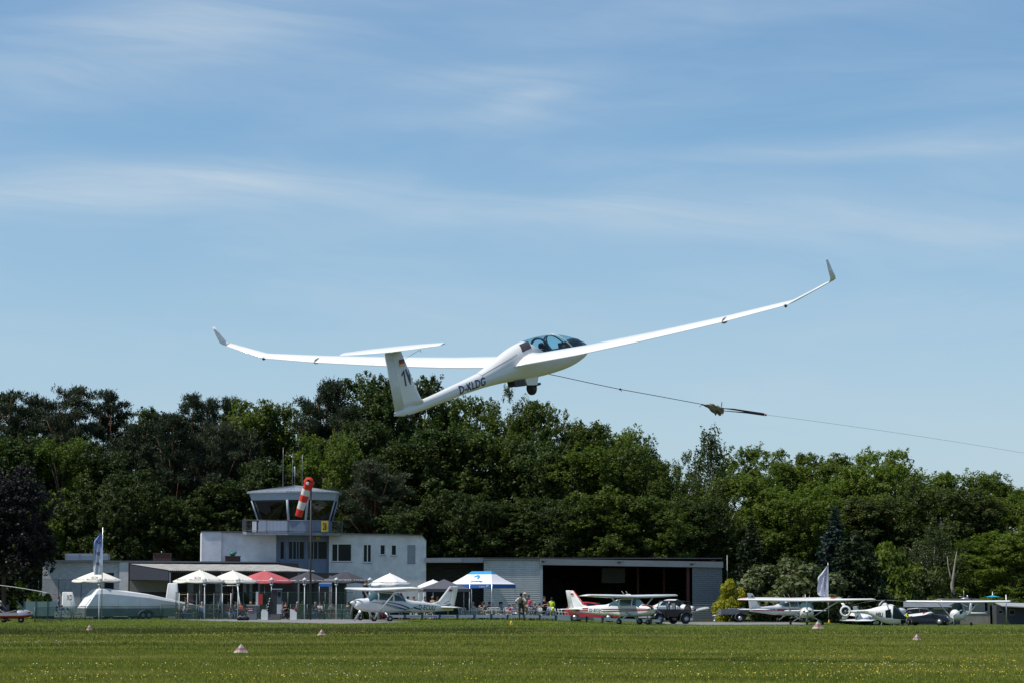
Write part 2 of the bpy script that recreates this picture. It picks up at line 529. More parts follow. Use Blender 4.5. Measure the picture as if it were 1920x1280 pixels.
def build_grass():
    def blades(n, y0, y1, h, w, power=1.0):
        y = y0 + (y1 - y0) * rng.random(n)**power
        x = (rng.random(n) * 2 - 1) * (y * .193 + 7.0)
        keep = ~on_apron(x, y); x, y = x[keep], y[keep]; n = len(x)
        clump = np.sin(x * 1.7 + np.sin(y * .9) * 2) * np.sin(y * .55 + np.cos(x * .3)) * .25 + 1
        hh = h * (.45 + rng.random(n)) * clump
        a = rng.random(n) * 2 * PI; ww = w * (.6 + .8 * rng.random(n))
        lx, ly = rng.normal(0, .35, n) * hh, rng.normal(0, .35, n) * hh
        z = gz_np(x, y)
        v = np.empty((n, 3, 3))
        v[:, 0] = np.stack([x - np.cos(a) * ww, y - np.sin(a) * ww, z - .01], 1)
        v[:, 1] = np.stack([x + np.cos(a) * ww, y + np.sin(a) * ww, z - .01], 1)
        v[:, 2] = np.stack([x + lx, y + ly, z + hh], 1)
        return v.reshape(-1, 3)
    vs = np.concatenate([blades(400000, 50, 84, .055, .010), blades(210000, 84, 122, .06, .016), blades(100000, 122, 186, .055, .028), blades(36000, 186, 232, .05, .04)])
    tag(np_mesh('grass', vs, 3, grass_mat('grass_blades', 2.0, True)), 'short mown green grass covering the airfield in front of the parked aircraft', 'grass', kind='stuff')
    # the unmown, darker strip with seed heads
    vs = []
    def strip(n, yc, hw, h, fade=None):
        v = blades(n, yc - hw * 1.6, yc + hw * 1.6, h, .015).reshape(-1, 3, 3); x, y = v[:, 0, 0], v[:, 0, 1]
        e = (y - yc - 2.2 * np.sin(x * .11 + 1) - 1.3 * np.sin(x * .31) ) / hw
        pr = np.clip(1.25 - np.abs(e)**2.2, 0, 1) * (.55 + .45 * np.sin(x * .8 + 3 * np.sin(y * .35)) )
        if fade: pr *= np.clip((fade - x) / 12, .12, 1)
        return v[rng.random(len(v)) < pr].reshape(-1, 3)
    vs = [strip(140000, 137, 11, .14, 6), strip(20000, 98, 4.5, .09, 2), strip(20000, 160, 6, .09), strip(24000, 112, 5, .08)]
    m = leaf_mat('long_grass', (.055, .072, .014), (.095, .100, .028), .3)
    tag(np_mesh('long_grass', np.concatenate(vs), 3, m), 'darker strip of longer unmown grass with seed heads crossing the airfield', 'long grass', kind='stuff')
    # buttercups and daisies
    def dots(n, cx, cy, sx, sy, s):
        x = rng.normal(cx, sx, n); y = rng.normal(cy, sy, n); ok = (y > 50) & (y < 200); x, y = x[ok], y[ok]; n = len(x)
        z = gz_np(x, y) + .07 + rng.random(n) * .06; q = s * (.6 + .7 * rng.random(n))
        v = np.empty((n, 4, 3)); t = rng.random(n) * 2 * PI
        for k in range(4):
            a = t + k * PI / 2
            v[:, k] = np.stack([x + np.cos(a) * q, y + np.sin(a) * q * .6, z + np.sin(a) * q * .8], 1)
        return v.reshape(-1, 3)
    def spot(px, py): d = 8840 / (py - HOR); return (px - 960) * d / FPX, d
    Y, Wt = [], []
    for px, py, sx, n in ((330, 1194, 3.5, 260), (150, 1196, 2.5, 60), (480, 1190, 1.6, 110), (640, 1187, 1.2, 110), (760, 1188, 3, 110), (90, 1260, 1.2, 60), (240, 1250, 1.0, 60), (100, 1275, 1.5, 60),
                          (1480, 1233, 2.2, 170), (1780, 1240, 2.2, 160), (1860, 1243, 1.2, 90), (1620, 1253, 1.8, 140), (1440, 1268, 1.2, 90), (1700, 1262, 1.8, 140), (1585, 1183, 1.5, 70), (1300, 1270, 1.0, 40),
                          (1240, 1224, 2.5, 60), (1560, 1272, 2, 110), (1820, 1262, 1.3, 80), (500, 1272, 2, 60), (1000, 1265, 2, 50), (1830, 1172, 6, 90), (720, 1240, 3, 60), (1110, 1245, 2, 60), (1900, 1220, 3, 80)):
        cx, cy = spot(px, py); Y.append(dots(int(n * .42), cx, cy, sx * 1.1, cy * .02, .0120))
    for _ in range(30):
        cx, cy = spot(rng.uniform(0, 1920), 1275 - 85 * rng.random()**1.2); Y.append(dots(8, cx, cy, 1.8, 1.4, .010))
    for px, py, sx, n in ((50, 1206, 2, 50), (110, 1207, 1, 30), (1600, 1186, 5, 90), (1750, 1187, 4, 60), (1690, 1248, .8, 30), (640, 1270, 1.2, 30), (900, 1250, 4, 60), (400, 1250, 4, 50), (1500, 1250, 4, 60)):
        cx, cy = spot(px, py); Wt.append(dots(int(n * .7), cx, cy, sx * 1.3, cy * .014, .010))
    tag(np_mesh('buttercups', np.concatenate(Y), 4, mat('buttercup_yellow', (.62, .48, .02), .6)), 'small yellow buttercups scattered in drifts through the grass', 'flowers', kind='stuff')
    tag(np_mesh('daisies', np.concatenate(Wt), 4, mat('daisy_white', (.7, .7, .62), .6)), 'tiny white daisies and clover heads scattered in the grass', 'flowers', kind='stuff')
build_ground(); build_grass()

# ------------------------------------------------------------------ trees
def leaf_quads(c, nrm, size, asp=.62):
    n = len(c)
    r = rng.normal(size=(n, 3)); t = np.cross(nrm, r); t /= np.linalg.norm(t, axis=1, keepdims=True) + 1e-9
    b = np.cross(nrm, t); s_ = size[:, None]
    v = np.empty((n, 4, 3))
    v[:, 0] = c - t * s_; v[:, 1] = c - b * s_ * asp + nrm * s_ * .12; v[:, 2] = c + t * s_; v[:, 3] = c + b * s_ * asp + nrm * s_ * .12
    return v.reshape(-1, 3)

def rdir(n, up=0.0):
    d = rng.normal(size=(n, 3)); d[:, 2] += up; return d / np.linalg.norm(d, axis=1, keepdims=True)

def trunk_mb(H, r, limbs, lean=0.0, top=.8):
    mb = MB(); pts = [(math.sin(k * .9) * .12 * k * .3 + lean * k, math.cos(k * 1.3) * .1 * k * .3, H * top * k / 6 - .3) for k in range(7)]
    mb.tube(pts, [r * (1 - .12 * k) for k in range(7)], 7)
    for q in limbs:
        z0 = max(.12 * H, q[2] * .62); k = z0 / (H * top) * 6; a = Vector(pts[min(6, int(k))]); a.z = z0
        mid = a.lerp(Vector(q), .5) + Vector((0, 0, .3)); mb.tube([a, mid, q], [r * .38, r * .22, .04], 5)
    return mb

def make_broadleaf(H, Rr, nb, seed, base=.16, loose=1.0, leaf=.145):
    global rng; rng = np.random.default_rng(seed)
    cz = H * .5
    ff = base + (.93 - base) * rng.random(nb)**.72; an = rng.random(nb) * 2 * PI
    pr_ = np.minimum(1, ((ff - base) / .16 + .25)**.5) * np.sqrt(1 - np.maximum(0, (ff - .50) / .47)**3.6)
    rr = Rr * .88 * pr_ * rng.random(nb)**.42 * (1 + .12 * np.sin(3 * an + seed))
    c = np.stack([rr * np.cos(an), rr * np.sin(an), H * ff * .97], 1)
    # skirt blobs fill the lower half wide
    br = rng.uniform(.75, 1.5, nb) * Rr / 5 * (1.1 if loose <= 1 else .8)
    vs = []
    for i in range(nb):
        ns = int(23 * loose**-.3); sd = rdir(ns, .35); sc = c[i] + sd * br[i] * rng.uniform(.35, 1.15, (ns, 1)) * np.array([1, 1, .8])
        for j in range(ns):
            m = int(rng.integers(20, 30)); sr = rng.uniform(.22, .50) * (1.15 if loose > 1 else 1)
            ld = rdir(m, .3); p = sc[j] + ld * sr * (rng.random((m, 1))**.5)
            out = (p - np.array([0, 0, cz])) ; out /= np.linalg.norm(out, axis=1, keepdims=True) + 1e-6
            nn = ld * .5 + out * .35 + rng.normal(0, .6, (m, 3)) + np.array([0, 0, .6]); nn /= np.linalg.norm(nn, axis=1, keepdims=True)
            vs.append(leaf_quads(p, nn, rng.uniform(.55, 1.15, m) * leaf))
    limbs = [tuple(c[i]) for i in range(0, nb, max(1, nb // 12))]
    return np.concatenate(vs), trunk_mb(H, .28, limbs)

def make_pine(H, Rr, nb, seed, base=.42):
    """whorls of boughs carrying flat plates of needle tufts"""
    global rng; rng = np.random.default_rng(seed)
    vs = []; cs = []
    for i in range(nb):
        f = (i + rng.random()) / nb; z = H * (base + (.97 - base) * f); a = i * 2.4 + rng.normal(0, .4)
        L = Rr * math.sqrt(max(.02, 1 - (max(0, f - .25) / .80)**1.8)) * rng.uniform(.55, 1.12) * (.75 + .5 * min(1, f / .2) if f < .2 else 1)
        rise = rng.uniform(-.05, .35) * L; tip = np.array([math.cos(a) * L, math.sin(a) * L, z + rise]); cs.append(tip)
        nc = max(3, int(L / .42))
        for q in range(nc):
            u = .30 + .72 * (q + rng.random()) / nc; c = np.array([math.cos(a) * L * u, math.sin(a) * L * u, z + rise * u * u]) + rng.normal(0, .22, 3) * np.array([1, 1, .5])
            br = rng.uniform(.35, .75); ns = int(15 * br / .5); sd = rdir(ns, .1); sc = c + sd * br * (rng.random((ns, 1))**.5) * np.array([1.2, 1.2, .42])
            for j in range(ns):
                m = 8; dd = rdir(m, 1.1) + (sc[j] - c) * .8; dd /= np.linalg.norm(dd, axis=1, keepdims=True)
                Ln = rng.uniform(.20, .42, (m, 1)); sidev = np.cross(dd, rdir(m)); sidev /= np.linalg.norm(sidev, axis=1, keepdims=True)
                w = .042; p0 = sc[j] + rng.normal(0, .12, (m, 3))
                v = np.empty((m, 4, 3)); v[:, 0] = p0 - sidev * w * .4; v[:, 1] = p0 + dd * Ln * .6 - sidev * w; v[:, 2] = p0 + dd * Ln; v[:, 3] = p0 + dd * Ln * .6 + sidev * w
                vs.append(v.reshape(-1, 3))
    return np.concatenate(vs), trunk_mb(H, .22, [tuple(q) for q in cs[::2]], top=.93)

def make_spruce(H, Rr, seed, blunt=1.0):
    global rng; rng = np.random.default_rng(seed)
    vs = []; lim = []
    nl = int(H / .42)
    for i in range(nl):
        f = i / nl; z = H * (.03 + .95 * f); rr = Rr * (1 - f)**blunt + .12
        for k in range(max(5, int(20 * (1 - f) + 5))):
            a = rng.random() * 2 * PI; L = rr * rng.uniform(.7, 1.12); m = max(6, int(L * 34))
            t_ = rng.random(m)**.7; p = np.stack([np.cos(a) * L * t_, np.sin(a) * L * t_, z - .28 * L * t_ + .1 * L * t_**3], 1) + rng.normal(0, .10, (m, 3))
            nn = rdir(m, 1.2); vs.append(leaf_quads(p, nn, rng.uniform(.10, .20, m), .55))
    return np.concatenate(vs), trunk_mb(H, .2, [], top=.95)

def make_birch(H, Rr, seed):
    global rng; rng = np.random.default_rng(seed)
    vs = []; cs = []
    for i in range(70):
        f = rng.random()**.85; z = H * (.2 + .79 * f); r = Rr * math.sin(PI * min(.97, .25 + .75 * f))**.8 * rng.random()**.5; a = rng.random() * 2 * PI
        c = np.array([r * math.cos(a), r * math.sin(a), z]); cs.append(c)
        for k in range(13):
            o = c + rng.normal(0, .55, 3); L = rng.uniform(.7, 2.0); m = 15; t_ = rng.random(m)
            p = np.stack([o[0] + rng.normal(0, .1, m), o[1] + rng.normal(0, .1, m), o[2] - t_ * L], 1) + np.outer(t_, rng.normal(0, .25, 3))
            vs.append(leaf_quads(p, rdir(m, .5), rng.uniform(.08, .16, m)))
    return np.concatenate(vs), trunk_mb(H, .18, [tuple(q) for q in cs[::4]], top=.92)

def make_shrub(H, Rr, seed, leaf=.12, flowers=0):
    global rng; rng = np.random.default_rng(seed)
    vs = []
    nb = 46
    d = rdir(nb, .4); d[:, 2] = abs(d[:, 2]); c = d * (rng.random((nb, 1))**.3) * np.array([Rr * .85, Rr * .85, H * .82]); 
    for i in range(nb):
        m = 300; ld = rdir(m, .4); r_ = rng.uniform(.45, .9) * Rr * .32
        p = c[i] + ld * r_ * (rng.random((m, 1))**.4) * np.array([1, 1, .75]) ; p[:, 2] = np.maximum(p[:, 2], .05)
        nn = ld * .6 + rng.normal(0, .5, (m, 3)) + np.array([0, 0, .4]); nn /= np.linalg.norm(nn, axis=1, keepdims=True)
        vs.append(leaf_quads(p, nn, rng.uniform(.6, 1.1, m) * leaf))
    mb = MB()
    for q in c[:14]: mb.tube([(0, 0, 0), (q[0] * .5, q[1] * .5, q[2] * .6), tuple(q)], [.06, .04, .02], 5)
    return np.concatenate(vs), mb

LEAF = {
 'oak': leaf_mat('oak_leaf', (.046, .072, .010), (.096, .130, .016), .32),
 'dark': leaf_mat('dark_leaf', (.024, .042, .008), (.056, .082, .013), .26),
 'fresh': leaf_mat('fresh_leaf', (.084, .124, .014), (.150, .190, .028), .40),
 'olive': leaf_mat('olive_leaf', (.055, .074, .016), (.105, .126, .032), .34),
 'pine': leaf_mat('pine_needle', (.016, .030, .012), (.050, .064, .030), .12),
 'pinegrey': leaf_mat('grey_pine_needle', (.028, .040, .020), (.075, .085, .045), .12),
 'blue': leaf_mat('blue_spruce_needle', (.018, .032, .030), (.040, .062, .058), .1),
 'spruce': leaf_mat('spruce_needle', (.016, .032, .012), (.040, .062, .022), .12),
 'beech': leaf_mat('copper_beech_leaf', (.005, .0045, .004), (.012, .009, .008), .05),
 'yellow': leaf_mat('yellow_shrub_leaf', (.22, .22, .012), (.46, .42, .03), .35),
 'rhodo': leaf_mat('rhododendron_leaf', (.040, .062, .016), (.16, .175, .070), .2),
 'birch': leaf_mat('birch_leaf', (.042, .062, .022), (.105, .130, .050), .3),
 'plum': leaf_mat('plum_leaf', (.05, .012, .03), (.14, .03, .08), .2),
}
BARK = mat('grey_brown_bark', (.10, .075, .055), .9, var=.4, nscale=5, bump=.4)
PBARK = mat('reddish_pine_bark', (.20, .09, .05), .9, var=.4, nscale=5, bump=.4)
DEADW = mat('bleached_dead_wood', (.34, .30, .25), .85, var=.3, nscale=5)

def proto(verts, tmb, H, bark):
    H = float(np.percentile(verts[:, 2], 99.93))
    me = np_mesh('crown', verts, 4, LEAF['oak']); t = tmb.build('trunk', bark)
    out = (me.data, t.data, H); bpy.data.objects.remove(me); bpy.data.objects.remove(t); return out
PR = {}
for k, a in enumerate(((19, 5.2, 100, 101, .04), (18, 5.6, 104, 102, .06), (20, 4.6, 96, 103, .03), (17, 6.0, 112, 104, .05))): PR['oak%d' % k] = proto(*make_broadleaf(*a), a[0], BARK)
PR['loose'] = proto(*make_broadleaf(19, 4.6, 46, 105, loose=1.6, leaf=.12), 19, BARK)
for k, a in enumerate(((20, 3.9, 60, 201, .30), (19, 3.5, 58, 202, .32), (18, 4.4, 64, 203, .36), (20, 2.6, 76, 204, .10))): PR['pine%d' % k] = proto(*make_pine(*a), a[0], PBARK)
PR['spruce'] = proto(*make_spruce(12, 2.6, 301), 12, BARK)
PR['thuja'] = proto(*make_spruce(8, 2.9, 302, .55), 8, BARK)
PR['birch'] = proto(*make_birch(18, 4.2, 401), 18, DEADW)
PR['shrub0'] = proto(*make_shrub(3.0, 2.4, 501), 3.4, BARK)
PR['shrub1'] = proto(*make_shrub(3.0, 2.4, 502), 3.4, BARK)
PR['willow'] = PR['birch']
rng = np.random.default_rng(99)

def tree(pr, px, topy, d, wd, leafm, name, label, cat='tree', group=None, rz=None, base_z=None):
    """wd: crown width in photo pixels"""
    cd_, td_, H0 = PR[pr]
    p = GP(px, d); top = P(px, topy, d).z; z0 = p.z if base_z is None else base_z
    h = top - z0; R0 = {'oak0': 5.6, 'oak1': 6.1, 'oak2': 5.0, 'oak3': 6.6, 'loose': 5.2, 'pine0': 4.3, 'pine1': 3.9, 'pine2': 4.8, 'pine3': 3.3, 'spruce': 2.7, 'thuja': 2.9, 'birch': 4.6, 'willow': 4.6, 'shrub0': 2.5, 'shrub1': 2.5}[pr]
    sx = wd * (1.46 if pr[:3] == 'oak' else 1.22) / 2 * d / FPX / R0; sz = h / H0
    o = thing(name, label, cat, (p.x, d, z0), rng.random() * 6.28 if rz is None else rz, group)
    l, q, _ = o.matrix_basis.decompose(); o.matrix_basis = Matrix.LocRotScale(l, q, Vector((sx, sx, sz)))
    c = bpy.data.objects.new('crown', cd_); COL.objects.link(c); c.parent = o
    c.material_slots[0].link = 'OBJECT'; c.material_slots[0].material = LEAF[leafm]
    t = bpy.data.objects.new('trunk', td_); COL.objects.link(t); t.parent = o
    return o

G1 = 'tall trees at the back of the wood'; G2 = 'trees along the front edge of the wood'
TREES = [
 # back row, the skyline
 ('pine0', 8, 733, 284, 150, 'pine', 'pine_tree', 'dark pine reaching the skyline at the far left edge of the photo', G1),
 ('pine2', 78, 742, 290, 130, 'pine', 'pine_tree', 'dark flat-topped pine, second on the skyline from the left edge', G1),
 ('pine1', 134, 724, 284, 110, 'pinegrey', 'pine_tree', 'loose leaning-topped pine on the skyline, third from the left edge', G1),
 ('pine0', 200, 731, 288, 110, 'pine', 'pine_tree', 'pointed dark pine on the skyline right of the leaning-topped one', G1),
 ('oak2', 258, 764, 292, 110, 'dark', 'broadleaf_tree', 'small green treetop in the dip of the left skyline', G1),
 ('pine1', 305, 775, 290, 90, 'pine', 'pine_tree', 'low dark pine top just right of the left skyline dip', G1),
 ('pine3', 358, 738, 284, 80, 'pine', 'pine_tree', 'narrow spiky pine standing proud of the skyline above the low restaurant', G1),
 ('pine3', 392, 746, 286, 60, 'pine', 'pine_tree', 'thin spiky pine between two other spiky pine tops', G1),
 ('pine3', 426, 744, 288, 70, 'pine', 'pine_tree', 'spiky pine top directly left of the broad green oaks', G1),
 ('oak1', 478, 750, 286, 130, 'fresh', 'oak_tree', 'broad green oak on the skyline above and left of the control tower', G1),
 ('oak3', 542, 757, 288, 120, 'oak', 'oak_tree', 'green oak on the skyline straight above the control tower roof', G1),
 ('pine2', 612, 711, 284, 130, 'pine', 'pine_tree', 'tall layered dark pine above and right of the windsock', G1),
 ('pine0', 655, 760, 280, 120, 'pine', 'pine_tree', 'dark pine tucked between the tall layered pine and the glider tail', G1),
 ('oak0', 706, 701, 284, 150, 'dark', 'oak_tree', 'tall oak behind the tail fin of the flying glider', G1),
 ('oak1', 792, 703, 286, 140, 'dark', 'oak_tree', 'tall oak right of the glider fin, its top under the wing', G1),
 ('oak3', 864, 742, 284, 150, 'oak', 'oak_tree', 'oak whose top is crossed by the glider tail boom', G1),
 ('loose', 948, 722, 288, 120, 'olive', 'broadleaf_tree', 'thin airy tree with sky showing through, under the glider wheel', G1),
 ('oak1', 1022, 752, 282, 120, 'oak', 'oak_tree', 'leafy oak on the skyline just right of the glider wheel', G1),
 ('oak2', 1098, 789, 280, 110, 'oak', 'oak_tree', 'oak on the skyline one step down right of the glider', G1),
 ('oak0', 1160, 800, 282, 120, 'fresh', 'oak_tree', 'rounded oak on the skyline left of the pale feathery birch', G1),
 ('birch', 1216, 820, 284, 100, 'olive', 'birch_tree', 'low pale feathery treetop in the dip between the oaks and the tall birch', G1),
 ('loose', 1272, 848, 284, 100, 'oak', 'broadleaf_tree', 'small airy treetop touching the left of the tall birch', G1),
 ('birch', 1330, 799, 274, 130, 'birch', 'birch_tree', 'tall feathery birch rising above the skyline below the tow parachute', G1),
 ('oak3', 1424, 837, 286, 150, 'fresh', 'broadleaf_tree', 'broad green treetop directly right of the tall birch', G1),
 ('pine3', 1503, 852, 288, 44, 'pine', 'pine_tree', 'small dark conifer tip peeping over the right-hand wood', G1),
 ('oak1', 1548, 850, 286, 140, 'fresh', 'broadleaf_tree', 'green treetop left of the big rounded oak in the right-hand wood', G1),
 ('oak3', 1662, 842, 280, 165, 'fresh', 'oak_tree', 'big rounded bright oak standing above the right-hand wood', G1),
 ('oak2', 1756, 884, 284, 110, 'fresh', 'broadleaf_tree', 'low treetop in the dip right of the big rounded oak', G1),
 ('oak0', 1838, 883, 282, 120, 'fresh', 'oak_tree', 'dark rounded oak, the last high one before the right edge', G1),
 ('oak2', 1912, 914, 280, 110, 'fresh', 'broadleaf_tree', 'treetop cut by the right edge of the photo', G1),
 # front and middle rows
 ('oak2', 30, 815, 266, 130, 'dark', 'broadleaf_tree', 'green tree at the left edge above the copper beech', G2),
 ('oak0', 118, 818, 264, 130, 'oak', 'broadleaf_tree', 'bright green tree rising behind the blue and white banner', G2),
 ('oak2', 188, 845, 262, 120, 'dark', 'broadleaf_tree', 'green tree right of the bright one, above the low white building', G2),
 ('pine2', 262, 790, 274, 150, 'pine', 'pine_tree', 'wide brownish pine above the corrugated terrace roof', G2),
 ('oak1', 238, 880, 258, 130, 'dark', 'broadleaf_tree', 'lower green tree in front of the wide brownish pine', G2),
 ('pine3', 322, 775, 268, 100, 'pine', 'pine_tree', 'ivy-dark columnar pine above the brick chimney', G2),
 ('oak0', 330, 930, 258, 120, 'dark', 'broadleaf_tree', 'dark tree behind the brick chimney left of the tower building', G2),
 ('pine2', 398, 790, 270, 130, 'pinegrey', 'pine_tree', 'brownish flat pine above the left end of the tower building', G2),
 ('pine0', 452, 805, 272, 120, 'pinegrey', 'pine_tree', 'grey-green pine above the left side of the tower roof', G2),
 ('oak2', 430, 900, 260, 130, 'dark', 'broadleaf_tree', 'dark tree behind the left corner of the tower balcony', G2),
 ('oak0', 508, 860, 262, 130, 'dark', 'broadleaf_tree', 'dark tree behind the antennas on the tower', G2),
 ('oak3', 606, 812, 264, 130, 'fresh', 'broadleaf_tree', 'bright yellow-green tree right behind the windsock', G2),
 ('pine2', 700, 862, 260, 140, 'pinegrey', 'pine_tree', 'feathery pine with a bare reddish trunk over the right wing of the tower building', G2),
 ('oak1', 688, 790, 272, 140, 'dark', 'broadleaf_tree', 'dark oak behind the feathery pine with the bare trunk', G2),
 ('oak0', 760, 820, 268, 150, 'dark', 'oak_tree', 'oak directly below the glider tail', G2),
 ('oak1', 770, 950, 258, 140, 'dark', 'broadleaf_tree', 'dark low tree at the right corner of the tower building', G2),
 ('oak2', 838, 800, 270, 150, 'dark', 'oak_tree', 'oak below the glider registration letters', G2),
 ('oak3', 862, 920, 260, 150, 'dark', 'broadleaf_tree', 'low dark tree behind the shaded end of the hangar roof', G2),
 ('oak0', 926, 810, 270, 150, 'oak', 'oak_tree', 'oak below the airy tree with sky showing through', G2),
 ('oak2', 958, 940, 260, 130, 'dark', 'broadleaf_tree', 'low dark tree behind the sunlit hangar wall', G2),
 ('oak1', 1006, 828, 268, 150, 'dark', 'oak_tree', 'dark oak above the left part of the hangar opening', G2),
 ('oak3', 1046, 930, 260, 150, 'dark', 'broadleaf_tree', 'low dark tree above the left end of the hangar fascia', G2),
 ('oak0', 1092, 836, 266, 150, 'fresh', 'oak_tree', 'leafy oak above the middle of the hangar', G2),
 ('oak2', 1140, 925, 258, 140, 'oak', 'broadleaf_tree', 'low bright-tipped tree above the middle of the hangar fascia', G2),
 ('oak3', 1176, 832, 270, 150, 'oak', 'oak_tree', 'sunlit oak above the right half of the hangar', G2),
 ('oak1', 1222, 930, 258, 140, 'oak', 'broadleaf_tree', 'low tree with light green sprays above the right half of the hangar', G2),
 ('loose', 1262, 880, 266, 130, 'oak', 'broadleaf_tree', 'airy tree left of and below the tall birch', G2),
 ('oak2', 1302, 935, 262, 120, 'dark', 'broadleaf_tree', 'dark tree above the right end of the hangar roof', G2),
 ('birch', 1345, 900, 264, 100, 'olive', 'birch_tree', 'drooping grey-green tree just right of the hangar corner', G2),
 ('oak0', 1396, 888, 272, 140, 'fresh', 'broadleaf_tree', 'broad tree behind the narrow dark spruce', G2),
 ('oak3', 1490, 912, 268, 170, 'fresh', 'broadleaf_tree', 'wide yellow-green tree above the flowering rhododendron', G2),
 ('oak1', 1566, 900, 276, 160, 'fresh', 'broadleaf_tree', 'broad tree behind the blue-green spruce', G2),
 ('oak2', 1640, 930, 270, 150, 'olive', 'broadleaf_tree', 'olive tree below the big rounded oak', G2),
 ('birch', 1712, 890, 272, 130, 'olive', 'birch_tree', 'drooping willowy tree in the middle of the right-hand wood', G2),
 ('oak0', 1790, 915, 272, 150, 'olive', 'broadleaf_tree', 'brownish-green tree above the bare dead trunk', G2),
 ('willow', 1752, 985, 260, 130, 'birch', 'willow_tree', 'low weeping tree directly left of the bare dead trunk', G2),
 ('oak3', 1880, 925, 274, 150, 'fresh', 'broadleaf_tree', 'broad tree behind the bright one at the right edge', G2),
 ('oak0', 1900, 995, 256, 140, 'fresh', 'broadleaf_tree', 'bright green tree at the right edge behind the blue parasol', G2),
 ('oak2', 1830, 1010, 264, 100, 'oak', 'broadleaf_tree', 'dark low tree between the dead trunk and the bright right-edge tree', G2),
 ('oak1', 1430, 985, 266, 120, 'oak', 'broadleaf_tree', 'dark tree filling the gap behind the rhododendron', G2),
 ('spruce', 1408, 972, 238, 96, 'spruce', 'spruce_tree', 'narrow dark spruce right of the hangar corner', None),
 ('spruce', 1566, 955, 240, 116, 'blue', 'spruce_tree', 'blue-green spruce behind the white pole flag', None),
 ('thuja', 1604, 1004, 236, 128, 'spruce', 'conifer', 'broad rounded near-black conifer right of the white flag', None),
 ('shrub0', 1668, 1018, 249, 150, 'fresh', 'leafy_bush', 'bright green tall bush above the helicopter cabin', None),
 ('shrub1', 1738, 1062, 250, 110, 'olive', 'leafy_bush', 'olive green bush right of the bright green one, above the grey shed', None),
 ('shrub0', 1472, 1047, 230, 215, 'rhodo', 'rhododendron_bush', 'wide rhododendron with pale blooms behind the nose-on aeroplane', None),
 ('shrub1', 1372, 1085, 229, 66, 'yellow', 'yellow_bush', 'small golden-yellow bush against the hangar corner', None),
 ('oak3', 8, 872, 219, 165, 'beech', 'copper_beech', 'near-black purple beech hanging over the left edge above the gyrocopter', None),
 ('shrub1', 84, 1112, 217, 42, 'fresh', 'leafy_bush', 'small sunlit bush under the copper beech beside the left wire fence', None),
 ('shrub0', 735, 1106, 215, 56, 'plum', 'leafy_bush', 'purple-leaved bush under the cream parasol behind the aeroplane', None),
]
for (pr, px, ty, d, wd, lm_, nm, lb, gr) in TREES:
    tree(pr, px, ty, d, wd, lm_, nm, lb, 'bush' if 'bush' in nm else 'tree', gr)
# the inside of the wood behind the front rows, one mass nobody could count
def wood_mass():
    vs = []; g = np.random.default_rng(5)
    for row, (y0, n, top) in enumerate(((294, 46000, 12.5), (276, 46000, 8.5), (262, 30000, 2.6), (284, 24000, 3.0))):
        x = g.uniform(-60, 66, n); y = g.normal(y0, 1.6, n)
        tz = np.where(x < 5, top, top * (1 - .35 * np.clip((x - 5) / 40, 0, 1))) * (1 + .12 * np.sin(x * .9) + .08 * np.sin(x * 2.3 + 1))
        z = g.random(n)**.8 * tz; p = np.stack([x, y, z], 1)
        nn = g.normal(size=(n, 3)) + np.array([0, -.3, .5]); nn /= np.linalg.norm(nn, axis=1, keepdims=True)
        vs.append(leaf_quads(p, nn, g.uniform(.22, .42, n)))
    o = np_mesh('undergrowth', np.concatenate(vs), 4, LEAF['dark'])
    tag(o, 'dense dark undergrowth filling the inside of the wood behind the buildings', 'undergrowth', kind='stuff')
wood_mass()
def dead_tree():
    p = GP(1785, 251); o = thing('dead_tree', 'bare pale forked dead trunk in front of the right-hand wood', 'tree', p)
    m = MB(); W_ = lambda px, py: P(px, py, 251)
    m.tube([W_(1789, 1165), W_(1787, 1120), W_(1785, 1095), W_(1788, 1075), W_(1791, 1052), W_(1794, 1033)], [.24, .2, .16, .11, .07, .03], 7)
    m.tube([W_(1785, 1092), W_(1781, 1075), W_(1778, 1060), W_(1776, 1042)], [.1, .07, .05, .02], 6)
    m.build('trunk', DEADW, o, world=True)
dead_tree()

